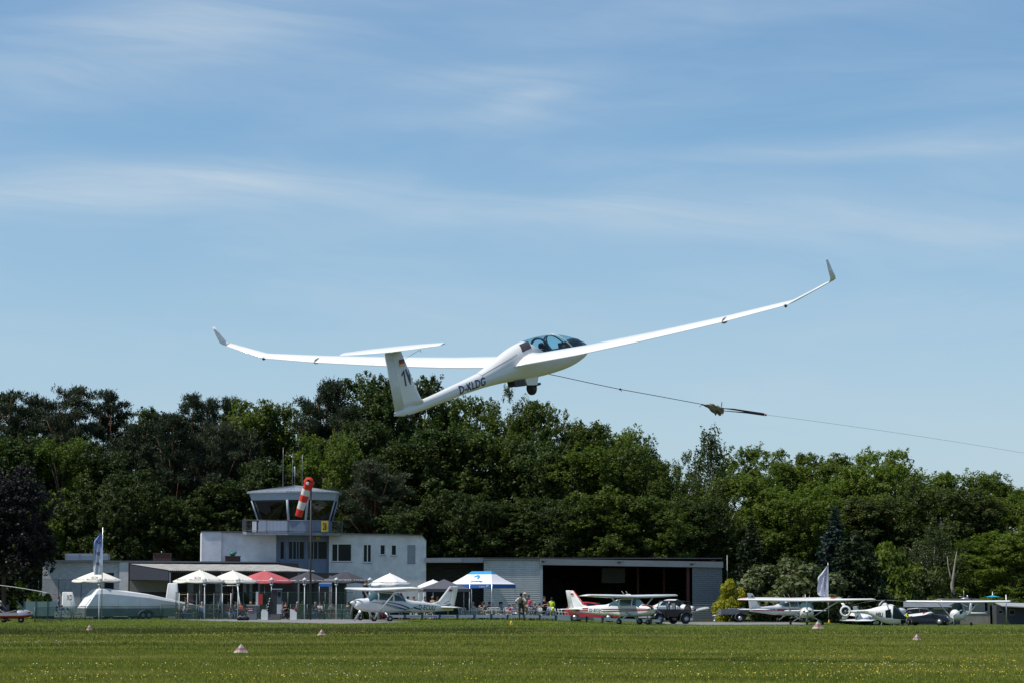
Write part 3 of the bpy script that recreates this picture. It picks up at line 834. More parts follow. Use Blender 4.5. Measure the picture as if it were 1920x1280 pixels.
# ================================================================== the glider in flight
def build_glider():
    loc = Vector((0.44, 74.16, 7.9))
    ry, rp, rr_ = R(54.87), R(14.26), R(-1.6)
    Mz = Matrix.Rotation(ry, 3, 'Z')
    My = Matrix(((math.cos(rp), 0, -math.sin(rp)), (0, 1, 0), (math.sin(rp), 0, math.cos(rp))))
    Mx = Matrix.Rotation(rr_, 3, 'X')
    o = thing('glider', 'large white two-seat glider climbing on its winch cable above the trees', 'glider')
    o.matrix_basis = Matrix.LocRotScale(loc, (Mz @ My @ Mx).to_quaternion(), None)
    F = Fus([(-6.12, -.20, -.16, -.11, .02, 2), (-5.55, -.29, -.17, -.05, .07, 2), (-4.94, -.28, -.15, -.01, .10, 2), (-4.45, -.265, -.13, .02, .115, 2), (-3.6, -.235, -.08, .09, .14, 2),
             (-2.84, -.215, -.03, .15, .17, 2), (-2.3, -.215, -.01, .21, .195, 2), (-1.83, -.23, 0, .31, .23, 2), (-1.28, -.26, .03, .455, .28, 2.05), (-.88, -.30, .05, .55, .31, 2.1),
             (-.54, -.335, .07, .61, .33, 2.1), (-.14, -.37, .09, .645, .35, 2.15), (.35, -.40, .11, .65, .365, 2.15), (.85, -.42, .12, .63, .37, 2.15), (1.43, -.425, .12, .56, .355, 2.15),
             (1.91, -.405, .10, .44, .32, 2.1), (2.4, -.34, .05, .265, .25, 2.05), (2.7, -.27, 0, .13, .17, 2), (2.85, -.20, -.03, .04, .10, 2), (2.93, -.12, -.05, -.02, .02, 2)])
    F2 = F
    cs = lambda th: -.14 + .62 * (1 - math.sin(th))**1.15          # rear edge of the canopy: slanted
    ce = 2.66
    body = MB()
    F.mesh(body, -6.12, 2.93, 110, 25, PI, 2 * PI)                 # lower half
    ths = [PI * k / 24 for k in range(25)]
    body.grid([[F.pt(-6.12 + (cs(t) + 6.12) * i / 60, t) for t in ths] for i in range(61)])
    body.grid([[F.pt(ce + (2.93 - ce) * i / 10, t) for t in ths] for i in range(11)])
    # aft fuselage rail round the cockpit
    for sg in (0, PI):
        body.grid([[F.pt(x, sg + a, .004) for a in ((.0, .03, .06) if sg == 0 else (0, -.03, -.06))] for x in np.linspace(.45, ce, 30)])
    fus = body.build('fuselage', GEL, o)
    can = MB(); can.grid([[F.pt(cs(t) + (ce - cs(t)) * i / 40, t) for t in ths] for i in range(41)])
    c_ = can.build('canopy', CANOPY, o)
    fr = MB()
    for i0, w in ((1.30, .035),):
        fr.grid([[F.pt(i0 + .42 * (1 - math.sin(t))**1.2 + dx, t, off) for t in ths] for dx, off in ((-w, 0), (-w, .012), (w, .012), (w, 0))])
    fr.build('frame', GEL, c_)
    fr = MB(); fr.grid([[F.pt(1.18 + .35 * (1 - math.sin(t))**1.2 + dx, t, off) for t in ths] for dx, off in ((-.02, -.03), (-.02, -.01), (.03, -.01), (.03, -.03), (-.02, -.03))])
    fr.build('inner_frame', DARK, c_)
    fr = MB(); fr.tube([F.pt(.62 - .0 * math.sin(t), t, -.05) for t in ths], .032, 6); fr.build('roll_hoop', DARK, o)
    # cockpit tub, seats, panels
    tub = MB(); tub.grid([[F.pt(x, t, -.03) for t in [PI + PI * k / 16 for k in range(17)]] for x in np.linspace(-.3, 2.6, 24)])
    tub.grid([[F.pt(x, 0, -.03) * Vector((1, s, 1)) if False else Vector((x, s * (F.pt(x, 0).y - .04), .03 + .02 * x)) for s in (-1, 1)] for x in (1.75, 2.6)])
    tub.build('cockpit_tub', mat('cockpit_grey', (.05, .05, .055), .8), o)
    pod = MB(); pod.ell((2.18, 0, .12), (.40, .24, .20), 14, 8); pod.box((1.84, -.21, -.1), (1.9, .21, .27)); pod.build('instrument_panel', DARK, o)
    pod = MB(); pod.ell((.66, 0, .16), (.14, .26, .17), 12, 8); pod.box((.50, -.24, -.1), (.56, .24, .30)); pod.build('instrument_panel', DARK, o)
    for x in (1.0, -.02):
        st = MB(); Q = Matrix.Translation((x, 0, 0)) @ Matrix.Rotation(R(-28), 4, 'Y')
        st.box((-.06, -.2, -.28), (0, .2, .30), Q); st.box((-.07, -.10, .30), (0.01, .10, .46), Q); st.box((0, -.2, -.28), (.42, .2, -.22), Matrix.Translation((x, 0, 0)))
        st.build('seat', mat('dark_seat_cushion', (.03, .03, .05), .9), o)
    # wings: one part each, as they come off
    stn = [(.20, .10, -1.12, .20, .09, 1.25), (.38, .03, -1.05, .205, .105, 1.1), (.6, .0, -1.01, .21, .125, 1.0), (2.2, -.03, -.95, .315, .235), (4.4, -.10, -.88, .52, .45), (6.6, -.20, -.82, .76, .70), (8.35, -.31, -.77, .985, .945), (8.58, -.34, -.76, 1.02, .985, .95), (8.75, -.36, -.755, 1.075, 1.045, .95), (9.3, -.42, -.75, 1.27, 1.24, .9), (9.82, -.47, -.74, 1.455, 1.43, .85)]
    for sg, nm in ((1, 'wing'), (-1, 'wing')):
        w = MB(); wing_loft(w, [(sg * q[0],) + q[1:] for q in stn], 1.22)
        wo = w.build(nm, GEL, o)
        wl = MB()        # winglet lofted from the tip upward, leaning out and swept back
        rg = []
        for t, y, z, xl, xt in ((0, 9.80, 1.44, -.47, -.74), (.15, 9.88, 1.475, -.50, -.79), (.3, 9.92, 1.54, -.56, -.84), (.6, 9.94, 1.75, -.72, -.92), (1, 9.96, 2.02, -.89, -1.0)):
            r = []
            an = math.atan2(z - 1.42, y - 9.8) if t > 0 else .3
            nx_, nz_ = -math.sin(an), math.cos(an)
            for c, h in AF: r.append((xl + (xt - xl) * c, sg * (y + nx_ * h * (xl - xt) * 1.0), z + nz_ * h * (xl - xt)))
            rg.append(r)
        wl.rings(rg); wl.build('winglet', GEL, wo)
        k = MB(); k.ell((-.72, sg * 8.5, .955), (.08, .016, .045), 10, 6); k.build('tip_wheel', DARK, wo)
        k = MB(); k.ell((-.60, sg * 6.65, .765), (.17, .032, .045), 10, 6); k.ell((-.66, sg * 6.65, .715), (.16, .03, .06), 10, 6)
        k.build('control_fairing', mat('grey_fairing', (.30, .29, .27), .5), wo)
        # aileron and airbrake gaps
        g = MB()
        zt = lambda y, x: None
        def top(y, c, lift=.004):
            ys = [q[0] for q in stn]; v = [np.interp(y, ys, [q[j] for q in stn]) for j in range(1, 5)]
            th = np.interp(c, [a for a, b in AF[:9]][::-1], [b for a, b in AF[:9]][::-1]) * 1.22
            return Vector((v[0] + (v[1] - v[0]) * c, sg * y, v[2] + (v[3] - v[2]) * c + th * (v[0] - v[1]) + lift))
        for y0, y1, c in ((4.6, 8.45, .82), (3.1, 4.5, .52)):
            g.grid([[top(y, c), top(y, c + .006)] for y in np.linspace(y0, y1, 24)])
        for y in (4.6, 8.45): g.grid([[top(y, c), top(y + .008, c)] for c in np.linspace(.82, .98, 6)])
        g.build('gap_line', mat('faint_gap_grey', (.42, .42, .42), .6), wo)
    # fin and rudder
    fin = MB(); wing_loft(fin, [(-.10, -4.80, -5.72, 0, 0, .9), (.05, -4.97, -5.73, 0, 0), (.70, -5.22, -5.78, 0, 0), (1.36, -5.44, -5.85, 0, 0)], 1.25, True)
    fo = fin.build('fin', GEL, o)
    fin = MB(); wing_loft(fin, [(-.20, -5.66, -6.08, 0, 0, .8), (.6, -5.74, -6.09, 0, 0, .8), (1.42, -5.86, -6.12, 0, 0, .8)], 1.1, True)
    fin.build('rudder', mat('rudder_white', (.74, .75, .74), .35), o)
    g = MB(); g.box((-5.70, -.045, -.30), (-5.60, .045, -.17)); g.ell((-5.42, 0, -.30), (.12, .04, .05)); g.build('tail_wheel', DARK, o)
    # tailplane
    tp = MB(); wing_loft(tp, [(-1.62, -5.70, -5.90, 1.44, 1.43), (-1.55, -5.60, -5.93, 1.44, 1.43), (-.8, -5.46, -6.02, 1.43, 1.41), (0, -5.40, -6.08, 1.42, 1.40), (.8, -5.46, -6.02, 1.43, 1.41), (1.55, -5.60, -5.93, 1.44, 1.43), (1.62, -5.70, -5.90, 1.44, 1.43)], 1.0)
    tp.build('tailplane', GEL, o)
    g = MB(); g.tube([(-5.30, 0, 1.12), (-4.62, 0, 1.23), (-4.60, 0, 1.16)], .007, 5); g.build('probe', STEEL, fo)
    # registration and competition letters on the starboard side
    sv = lambda x0, z0, sl: (lambda a, b: F.side(x0 + a, z0 + b + sl * a, -1, .006))
    text_mb('D-KLDG', sv(-3.44, -.170, .030), 1.12, .225, .026).build('registration', NAVY, fus)
    text_mb('D-KLDG', lambda a, b: F.side(-2.34 - a, -.135 + b, 1, .006), 1.08, .215, .012).build('registration', NAVY, fus)
    def finy(x, z):
        xl = np.interp(z, [-.1, .05, .7, 1.36], [-4.8, -4.97, -5.22, -5.44]); xt = np.interp(z, [-.1, .05, .7, 1.36], [-5.72, -5.73, -5.78, -5.85])
        c = (xl - x) / (xl - xt); return np.interp(c, [0, .03, .1, .25, .5, .75, 1], [0, .052, .076, .09, .074, .036, .012]) * (xl - xt) * 1.25 + .012 + .02 * max(0, c - .93)
    for sg in (-1, 1):
        fx = (lambda a: -5.61 + a) if sg < 0 else (lambda a: -5.25 - a)
        put = lambda a, b: Vector((fx(a), sg * finy(fx(a), .46 + b), .46 + b))
        text_mb('V', lambda a, b: put(a + .155, b), .21, .42, .030).build('competition_letters', NAVY, fo)
        v1 = np.array([(.075, 0), (.115, 0), (.115, .40), (.085, .40), (.0, .30), (.0, .255), (.075, .325)]); vv, ff = refine_uv(v1, [(0, 1, 2, 6), (2, 3, 4, 5, 6)], .08)
        m = MB(); m.add([put(a, b) for a, b in vv]); [m.face(q) for q in ff]; m.build('competition_numeral', NAVY, fo)
        for k, mm in enumerate((BLACKT, mat('flag_red', (.5, .02, .02), .5), mat('flag_gold', (.8, .62, .3), .5))):
            m = MB(); z0 = 1.14 - .058 * k
            m.grid([[(x, sg * finy(x, z), z) for x in np.linspace(-5.62, -5.42, 6)] for z in (z0, z0 - .058)]); m.build('flag_stripe', mm, fo)
    # engine door line, louvred vent, belly gear
    g = MB()
    g.grid([[F.pt(x, R(62) + .25 * (x + .6), .004), F.pt(x, R(62) + .25 * (x + .6) + .02, .004)] if False else [F.side(x, np.interp(x, [-2.4, -1.3, -.75], [.12, .30, .40]), -1, .004), F.side(x, np.interp(x, [-2.4, -1.3, -.75], [.12, .30, .40]) + .012, -1, .004)] for x in np.linspace(-2.38, -.78, 24)])
    g.tube([F.pt(-2.38, t, .002) for t in np.linspace(PI * 1.03 * .0 + PI + .65 - PI * .0 - PI + PI * 0 + .4, PI - .4, 12)], .006, 4)
    g.build('engine_door_line', mat('gap_grey', (.22, .22, .24), .6), fus)
    g = MB(); tv = [R(180 - 62), R(180 - 32)]
    def vp(u, v, off=.006):    # u along, v round the starboard shoulder
        th = PI - (R(38) + R(34) * (1 - v)); x = -.56 + .42 * u + .12 * (1 - v)
        p = F.pt(x, PI - th, off); return Vector((p.x, -p.y, p.z))
    g.grid([[vp(u, v) for u in np.linspace(0, 1, 7)] for v in np.linspace(0, 1, 7)]); vo = g.build('cooling_vent', mat('vent_dark', (.045, .04, .05), .6), fus)
    g = MB()
    for k in range(1, 7): g.grid([[vp(u, k / 7 - .012, .014), vp(u, k / 7 + .012, .014)] for u in np.linspace(.04, .96, 6)])
    g.build('louvre', mat('louvre_grey', (.16, .15, .17), .5), vo)
    g = MB(); g.grid([[F.side(.42 + .20 * i / 4, .20 - .11 * i / 4 * .8 + d, -1, .006) for d in (0, .035)] for i in range(5)]); g.build('handle_recess', DARK, fus)
    gr = MB(); gr.lathe([(.02, -.065), (.165, -.06), (.185, -.03), (.185, .03), (.165, .06), (.02, .065)], (-.03, 0, -.64), 20, 'y'); wh = gr.build('main_wheel', RUBBER, o)
    gr = MB(); gr.lathe([(.01, -.064), (.08, -.068), (.08, .068), (.01, .064)], (-.03, 0, -.64), 14, 'y'); gr.build('hub', DARK, wh)
    gr = MB(); gr.box((.20, -.05, -.62), (.36, .05, -.56)); gr.tube([(.1, .07, -.36), (.08, .08, -.63)], .02, 6); gr.tube([(.1, -.07, -.36), (.08, -.08, -.63)], .02, 6); gr.build('wheel_fork', DARK, o)
    for sg in (1, -1):
        d = MB(); pts = [(-.42, -.28), (.23, -.34), (.08, -.58), (-.37, -.50)]
        d.prism([(x, sg * .105, z) for x, z in pts], [(x, sg * .12, z) for x, z in pts]); d.build('wheel_door', GEL, o)
    d = MB()
    for sg in (1, -1):
        pts = [(-.94, -.25), (-.44, -.28), (-.48, -.50), (-.92, -.45)]
        d.prism([(x, sg * .11, z) for x, z in pts], [(x, sg * .12, z) for x, z in pts])
    d.build('exhaust_door', DARK, o)
    return o
glider = build_glider()

# ------------------------------------------------------------------ winch cable
def build_cable():
    def dep(px): # the cable runs out ahead of the glider, away to the right
        k = (px - 960) / FPX
        s_ = (1.0 - k * 74.5) / (k * .818 - .575); return 74.5 + .818 * s_
    Q = lambda px, py: P(px, py, dep(px))
    m = MB(); pts = [(1030, 701), (1050, 705), (1100, 716), (1160, 728.5), (1240, 743), (1318, 757.5)]
    m.tube([Q(*p) for p in pts], .010, 6)
    o = m.build('tow_rope', mat('plum_rope', (.10, .02, .05), .7)); tag(o, 'plum-coloured tow rope from the glider belly to the folded parachute', 'rope')
    k = MB(); k.ell(Q(1163, 729), (.035, .03, .03)); k.tube([Q(1163, 729), Q(1166, 732), Q(1164, 733.5)], .008, 5); k.build('weak_link', mat('plum_rope', (.10, .02, .05)), o)
    k = MB(); k.tube([Q(1315, 757), Q(1314, 760.5), Q(1311, 762)], .008, 5); k.ell(Q(1317, 757.6), (.04, .02, .02)); k.build('rope_knot', mat('plum_rope', (.10, .02, .05)), o)
    base = Q(1345, 765)
    t = thing('tow_parachute', 'small folded beige parachute hanging in the winch cable', 'parachute', base)
    C1 = mat('beige_parachute_cloth', (.27, .21, .14), .85, var=.5, nscale=9); C2 = mat('brown_parachute_cloth', (.15, .10, .075), .85, var=.5, nscale=9)
    def crumple(pts, r, seed, m_, nm):
        g = np.random.default_rng(seed); q = MB(); n = 14; rg = []
        P_ = [Q(*p) for p in pts]
        for i in range(13):
            u = i / 12 * (len(P_) - 1); a = int(min(u, len(P_) - 2)); c = P_[a].lerp(P_[a + 1], u - a); rr = np.interp(u, range(len(r)), r) / 70
            rg.append([c + Vector((0.25 * rr * g.normal() * .3, math.cos(2 * PI * k / n) * rr * (1 + .35 * g.normal()), math.sin(2 * PI * k / n) * rr * (1 + .35 * g.normal()))) for k in range(n)])
        q.rings(rg); q.build(nm, m_, t, world=True)
    crumple([(1320, 759), (1328, 761), (1338, 765), (1349, 768), (1357, 768)], [1.2, 4, 7, 7.5, 5], 3, C1, 'canopy')
    crumple([(1345, 771), (1349, 775), (1352, 777)], [5, 4, 1.5], 4, C2, 'canopy_fold'); crumple([(1352, 766), (1353, 758), (1354, 753.5)], [4.5, 4, 2], 5, C1, 'canopy_fold')
    crumple([(1353, 768), (1355, 774), (1355.5, 778)], [3.5, 2.5, 1], 6, C2, 'canopy_fold'); crumple([(1333, 764), (1337, 769), (1340, 768)], [3, 2.5, 1.5], 8, C1, 'canopy_fold')
    s_ = MB(); s_.tube([Q(1317, 758), Q(1328, 760)], .02, 6)
    s_.tube([Q(1357, 765), Q(1375, 766.5), Q(1432, 775.5)], [.012, .025, .035], 6); s_.tube([Q(1357, 769.5), Q(1376, 771), Q(1400, 773), Q(1432, 777)], [.010, .014, .02, .03], 6)
    s_.build('shroud_lines', mat('dark_plum_cord', (.025, .012, .025), .8), t, world=True)
    s_ = MB(); s_.ell(Q(1435.5, 777), (.04, .035, .035)); s_.build('cable_coupling', mat('plum_coupling', (.30, .03, .10), .5), t, world=True)
    m = MB(); m.tube([Q(px, 777 + (px - 1437) * .128 + ((px - 1437) / 480)**2 * 9.5) for px in range(1437, 2200, 60)], .0042, 5)
    tag(m.build('winch_cable', mat('pinkish_grey_cable', (.26, .17, .20), .6)), 'thin winch cable running from the parachute to the right edge', 'cable')
build_cable()

# ================================================================== light aeroplanes
FLG = [mat('flag_black', (.012, .012, .012), .5), mat('flag_red', (.5, .02, .02), .5), mat('flag_gold_yellow', (.75, .5, .06), .5)]
def high_wing(name, label, px, d, rz, reg=None, regmat=BLACKT, scheme='blue', sc=1.0, cat='aeroplane', group=None, prop_ang=0.4, zoff=0.0, pitch=0.0, scz=1.0):
    """four-seat high-wing aeroplane, nose along local +x, scale 1 = 8.3 m long"""
    g = GP(px, d)
    o = thing(name, label, cat, (g.x, d, g.z + zoff), rz, group, sc)
    o.matrix_basis = Matrix.LocRotScale(Vector((g.x, d, g.z + zoff)), (Matrix.Rotation(rz, 3, 'Z') @ Matrix.Rotation(-pitch, 3, 'Y')).to_quaternion(), Vector((sc, sc, sc * scz)))
    F = Fus([(-5.62, 1.03, 1.18, 1.32, .03, 2), (-4.6, .93, 1.15, 1.42, .12, 2.3), (-3.0, .78, 1.10, 1.54, .26, 2.5), (-1.95, .70, 1.05, 1.64, .40, 2.6), (-1.75, .74, 1.05, 1.70, .43, 2.8), (-1.1, .66, 1.02, 1.96, .50, 3.2), (-.6, .62, 1.0, 2.06, .53, 3.6),
             (.35, .61, 1.0, 2.08, .54, 3.6), (.55, .61, 1.0, 2.02, .54, 3.4), (.95, .63, 1.0, 1.66, .53, 3.0), (1.15, .64, 1.0, 1.555, .52, 2.8), (1.6, .70, 1.05, 1.50, .48, 2.6), (1.9, .82, 1.12, 1.42, .42, 2.5), (2.02, .92, 1.16, 1.36, .34, 2.3)])
    m = MB(); F.mesh(m, -5.62, 2.02, 70, 28); f = m.build('fuselage', WHITE, o)
    st = [(0, .62, -1.01, 2.14, 2.09), (2.55, .62, -1.01, 2.18, 2.13), (5.2, .45, -.66, 2.26, 2.22, .9), (5.42, .30, -.62, 2.25, 2.23, .6), (5.50, .05, -.55, 2.24, 2.235, .3)]
    w = MB(); wing_loft(w, [(-q[0],) + q[1:] for q in st[:0:-1]] + st, 1.12); wo = w.build('wing', WHITE, o)
    for sg in (1, -1):
        ln = MB()
        for y0, y1 in ((.7, 5.1),): ln.grid([[(np.interp(y, [2.55, 5.2], [-.62, -.42]) + dx, sg * y, np.interp(y, [0, 5.2], [2.165, 2.268]) + .0) for dx in (0, .012)] for y in (y0, 2.55, y1)])
        ln.build('flap_gap', mat('gap_grey', (.22, .22, .24), .6), wo)
    for sg in (1, -1):
        s_ = MB(); s_.tube([(.28, sg * .50, .72), (.12, sg * 2.55, 2.13)], [.045, .05], 8); s_.build('strut', WHITE, o)
    # fin with dorsal fillet, rudder, tailplane
    fn = MB(); wing_loft(fn, [(1.15, -3.55, -5.25, 0, 0, .35), (1.42, -3.75, -5.28, 0, 0, .4), (1.62, -4.40, -5.34, 0, 0, .7), (2.68, -5.22, -5.58, 0, 0, .9), (2.72, -5.26, -5.58, 0, 0, .5)], 1.0, True); fo = fn.build('fin', WHITE, o)
    fn = MB(); wing_loft(fn, [(1.18, -5.24, -5.66, 0, 0, .8), (2.66, -5.56, -5.92, 0, 0, .8), (2.74, -5.50, -5.92, 0, 0, .5)], 1.0, True); fn.build('rudder', WHITE, o)
    tp = MB(); wing_loft(tp, [(-1.72, -4.95, -5.45, 1.22, 1.21, .7), (-1.6, -4.80, -5.55, 1.22, 1.2), (0, -4.55, -5.75, 1.22, 1.2), (1.6, -4.80, -5.55, 1.22, 1.2), (1.72, -4.95, -5.45, 1.22, 1.21, .7)], .8); tp.build('tailplane', WHITE, o)
    # windows
    for sg in (1, -1):
        for q in ([(.98, 1.50), (.52, 1.48), (.50, 1.96), (.60, 1.96)], [(.40, 1.47), (-.62, 1.46), (-.66, 1.93), (.40, 1.95)], [(-.78, 1.46), (-1.62, 1.50), (-1.30, 1.80), (-.80, 1.92)]):
            m = MB(); F.quad(m, sg, q); m.build('side_window', TEALPANE, f)
    m = MB(); ths = [R(26) + (PI - R(52)) * k / 16 for k in range(17)]
    m.grid([[F.pt(x, t, .008) for t in ths] for x in np.linspace(.50, 1.12, 10)]); m.build('windscreen', TEALPANE, f)
    if scheme != 'plain':
        m = MB(); m.grid([[F.pt(x, t, .008) for t in ths] for x in np.linspace(-1.70, -1.12, 8)]); m.build('rear_window', TEALPANE, f)
    # engine front
    m = MB(); m.lathe([(.17, 1.98), (.165, 2.06), (.13, 2.2), (.06, 2.31), (.005, 2.36)], (0, 0, 1.18), 16, 'x'); m.build('spinner', WHITE, o)
    m = MB()
    for sg in (1, -1):
        Q = Matrix.Translation((2.10, 0, 1.18)) @ Matrix.Rotation(prop_ang + (0 if sg > 0 else PI), 4, 'X')
        for i in range(1):
            rg = [[Q @ Vector((a * math.sin(tw) * c + .012 * s2, a * c * math.cos(tw) + 0, r)) for a, s2 in ((1, 0), (0, 1), (-1, 0), (0, -1))] for r, c, tw in ((.1, .05, 1.0), (.35, .075, .7), (.65, .07, .45), (.9, .055, .35), (.95, .03, .3))]
            m.rings(rg)
    m.build('propeller', mat('propeller_grey', (.20, .20, .21), .4, .3), o)
    for sg in (1, -1):
        m = MB(); m.ell((2.0, sg * .23, 1.20), (.05, .10, .075)); m.build('air_intake', DARK, f)
    m = MB(); m.ell((1.98, 0, .98), (.04, .10, .06)); m.build('air_intake', DARK, f)
    # undercarriage
    def wheel(x, y, r):
        w_ = MB(); w_.lathe([(.02, -.085), (r * .8, -.085), (r, -.05), (r, .05), (r * .8, .085), (.02, .085)], (x, y, r), 18, 'y'); wo_ = w_.build('wheel', RUBBER, o)
        w_ = MB(); w_.lathe([(.01, -.09), (r * .45, -.09), (r * .45, .09), (.01, .09)], (x, y, r), 12, 'y'); w_.build('hub', STEEL, wo_)
    for sg in (1, -1):
        wheel(-.12, sg * 1.27, .215); m = MB()
        m.tube([(-.05, sg * .42, .70), (-.10, sg * .80, .50), (-.12, sg * 1.17, .22)], [.075, .05, .04], 8); m.build('gear_leg', WHITE, o)
    wheel(1.52, 0, .19); m = MB(); m.tube([(1.45, 0, .75), (1.50, 0, .45)], .045, 8); m.tube([(1.50, .11, .45), (1.52, .11, .19)], .02, 6); m.tube([(1.50, -.11, .45), (1.52, -.11, .19)], .02, 6); m.bbox((1.5, 0, .45), (.06, .24, .04)); m.build('nose_leg', STEEL, o)
    for q in (.25, -.25): m = MB(); m.tube([(-.3, q, 2.22), (-.62, q, 2.62)], .010, 5); m.build('aerial', DULLW, o)
    if scheme == 'blue':
        for sg in (1, -1):
            z0 = 1.18
            for pts, mm in (([(1.35, 1.27, .015), (.6, 1.28, .03), (-.2, 1.20, .05), (-1.0, 1.06, .07), (-1.75, .90, .10)], BLUE), ([(.2, 1.34, .02), (-.6, 1.32, .06), (-1.3, 1.22, .09), (-2.0, 1.02, .11)], BLUE),
                            ([(.1, 1.20, .02), (-.6, 1.02, .04), (-1.3, .92, .04), (-2.0, .96, .04), (-2.6, 1.16, .035), (-2.85, 1.28, .01)], GREENP), ([(-2.35, 1.10, .15), (-2.9, .97, .06), (-3.05, .93, .01)], BLUE), ([(-1.8, .84, .02), (-2.1, .80, .05), (-2.2, .80, .04)], BLUE)):
                m = MB(); F.strip(m, sg, pts, .006 + .001 * len(pts)); m.build('stripe', mm, f)
            fy = lambda x, z: sg * (.012 + .05 * max(0, 1 - abs(x + 4.9) / .9))
            for pts, mm in (([(-3.7, 1.40, .02), (-4.3, 1.44, .04), (-4.9, 1.52, .03)], BLUE), ([(-3.9, 1.34, .02), (-4.5, 1.33, .08), (-5.25, 1.38, .04)], BLUE), ([(-4.4, 1.46, .015), (-4.9, 1.52, .035), (-5.4, 1.40, .02)], GREENP), ([(-4.95, 1.58, .03), (-5.25, 1.66, .05)], BLUE), ([(-5.25, 1.42, .03), (-5.5, 1.52, .06)], BLUE)):
                m = MB(); m.grid([[(x, fy(x, z), z - w_ / 2), (x, fy(x, z), z + w_ / 2)] for x, z, w_ in pts]); m.build('stripe', mm, fo)
    if scheme in ('red', 'redside'):
        for sg in (1, -1):
            if scheme == 'red':
                for pts in ([(2.0, 1.22, .02), (1.2, 1.21, .07), (-.5, 1.20, .08), (-2.25, 1.20, .09)], [(2.0, 1.14, .10), (1.2, 1.09, .09), (-.5, 1.06, .09), (-2.25, 1.03, .09)], [(-3.75, 1.28, .11), (-4.3, 1.28, .10)], [(-3.75, 1.12, .10), (-5.0, 1.13, .08)]):
                    m = MB(); F.strip(m, sg, pts, .008); m.build('stripe', DARKRED, f)
                m = MB(); m.tube([(-3.62, sg * .035, 1.45), (-4.32, sg * .04, 1.66), (-5.2, sg * .02, 2.70)], .022, 5); m.build('fin_stripe', REDP, fo)
            else:
                m = MB(); F.quad(m, sg, [(1.9, 1.02), (-5.3, 1.10), (-5.3, 1.28), (1.9, 1.28)], .008, 30, 4); m.build('stripe', REDP, f)
        m = MB(); m.grid([[F.pt(x, t, .006) for t in [R(50) + (PI - R(100)) * k / 12 for k in range(13)]] for x in np.linspace(1.2, 2.0, 8)]); m.build('cowl_panel', REDP, f)
    if scheme == 'redside':
        for sg in (1, -1):
            m = MB(); wing_loft(m, [(sg * 4.6, .52, -.70, 2.245, 2.205, .95), (sg * 5.3, .43, -.66, 2.262, 2.225, .9)], 1.2); m.build('wing_tip_band', REDP, wo)
    if scheme == 'nose':
        for sg in (1, -1):
            m = MB(); F.quad(m, sg, [(.9, 1.12), (-4.8, 1.14), (-4.8, 1.26), (.9, 1.30)], .008, 30, 4); m.build('stripe', DARKRED, f)
    if reg:
        for sg in (1, -1):
            x0, zb = (-2.25, .96) if scheme == 'red' else (-2.95, 1.00)
            hh, ww = (.30, 1.35) if scheme == 'red' else (.30, 1.40)
            if scheme == 'redside': x0, hh, ww = -2.3, .30, 1.5
            shear = .25 if scheme == 'blue' else 0
            tl = -.05 if scheme == 'blue' else 0.0
            if scheme == 'blue': x0, zb, hh = -2.75, .98, .33
            fn_ = (lambda a, b: F.side(x0 - a, zb - .01 * a + b, 1, .010)) if sg > 0 else (lambda a, b: F.side(x0 - ww + a, zb + b, -1, .010))
            text_mb(reg, fn_, ww, hh, .02, shear).build('registration', regmat, f)
    for sg in (1, -1):
        for k in range(3):
            m = MB(); z0 = 2.50 - .065 * k; xx = (lambda z: -5.12 - .36 * (z - 2.3))
            m.poly([(xx(z0) + .0, sg * .055, z0), (xx(z0) - .26, sg * .055, z0), (xx(z0) - .26, sg * .055, z0 - .065), (xx(z0), sg * .055, z0 - .065)]); m.build('flag_stripe', FLG[k], fo)
    return o

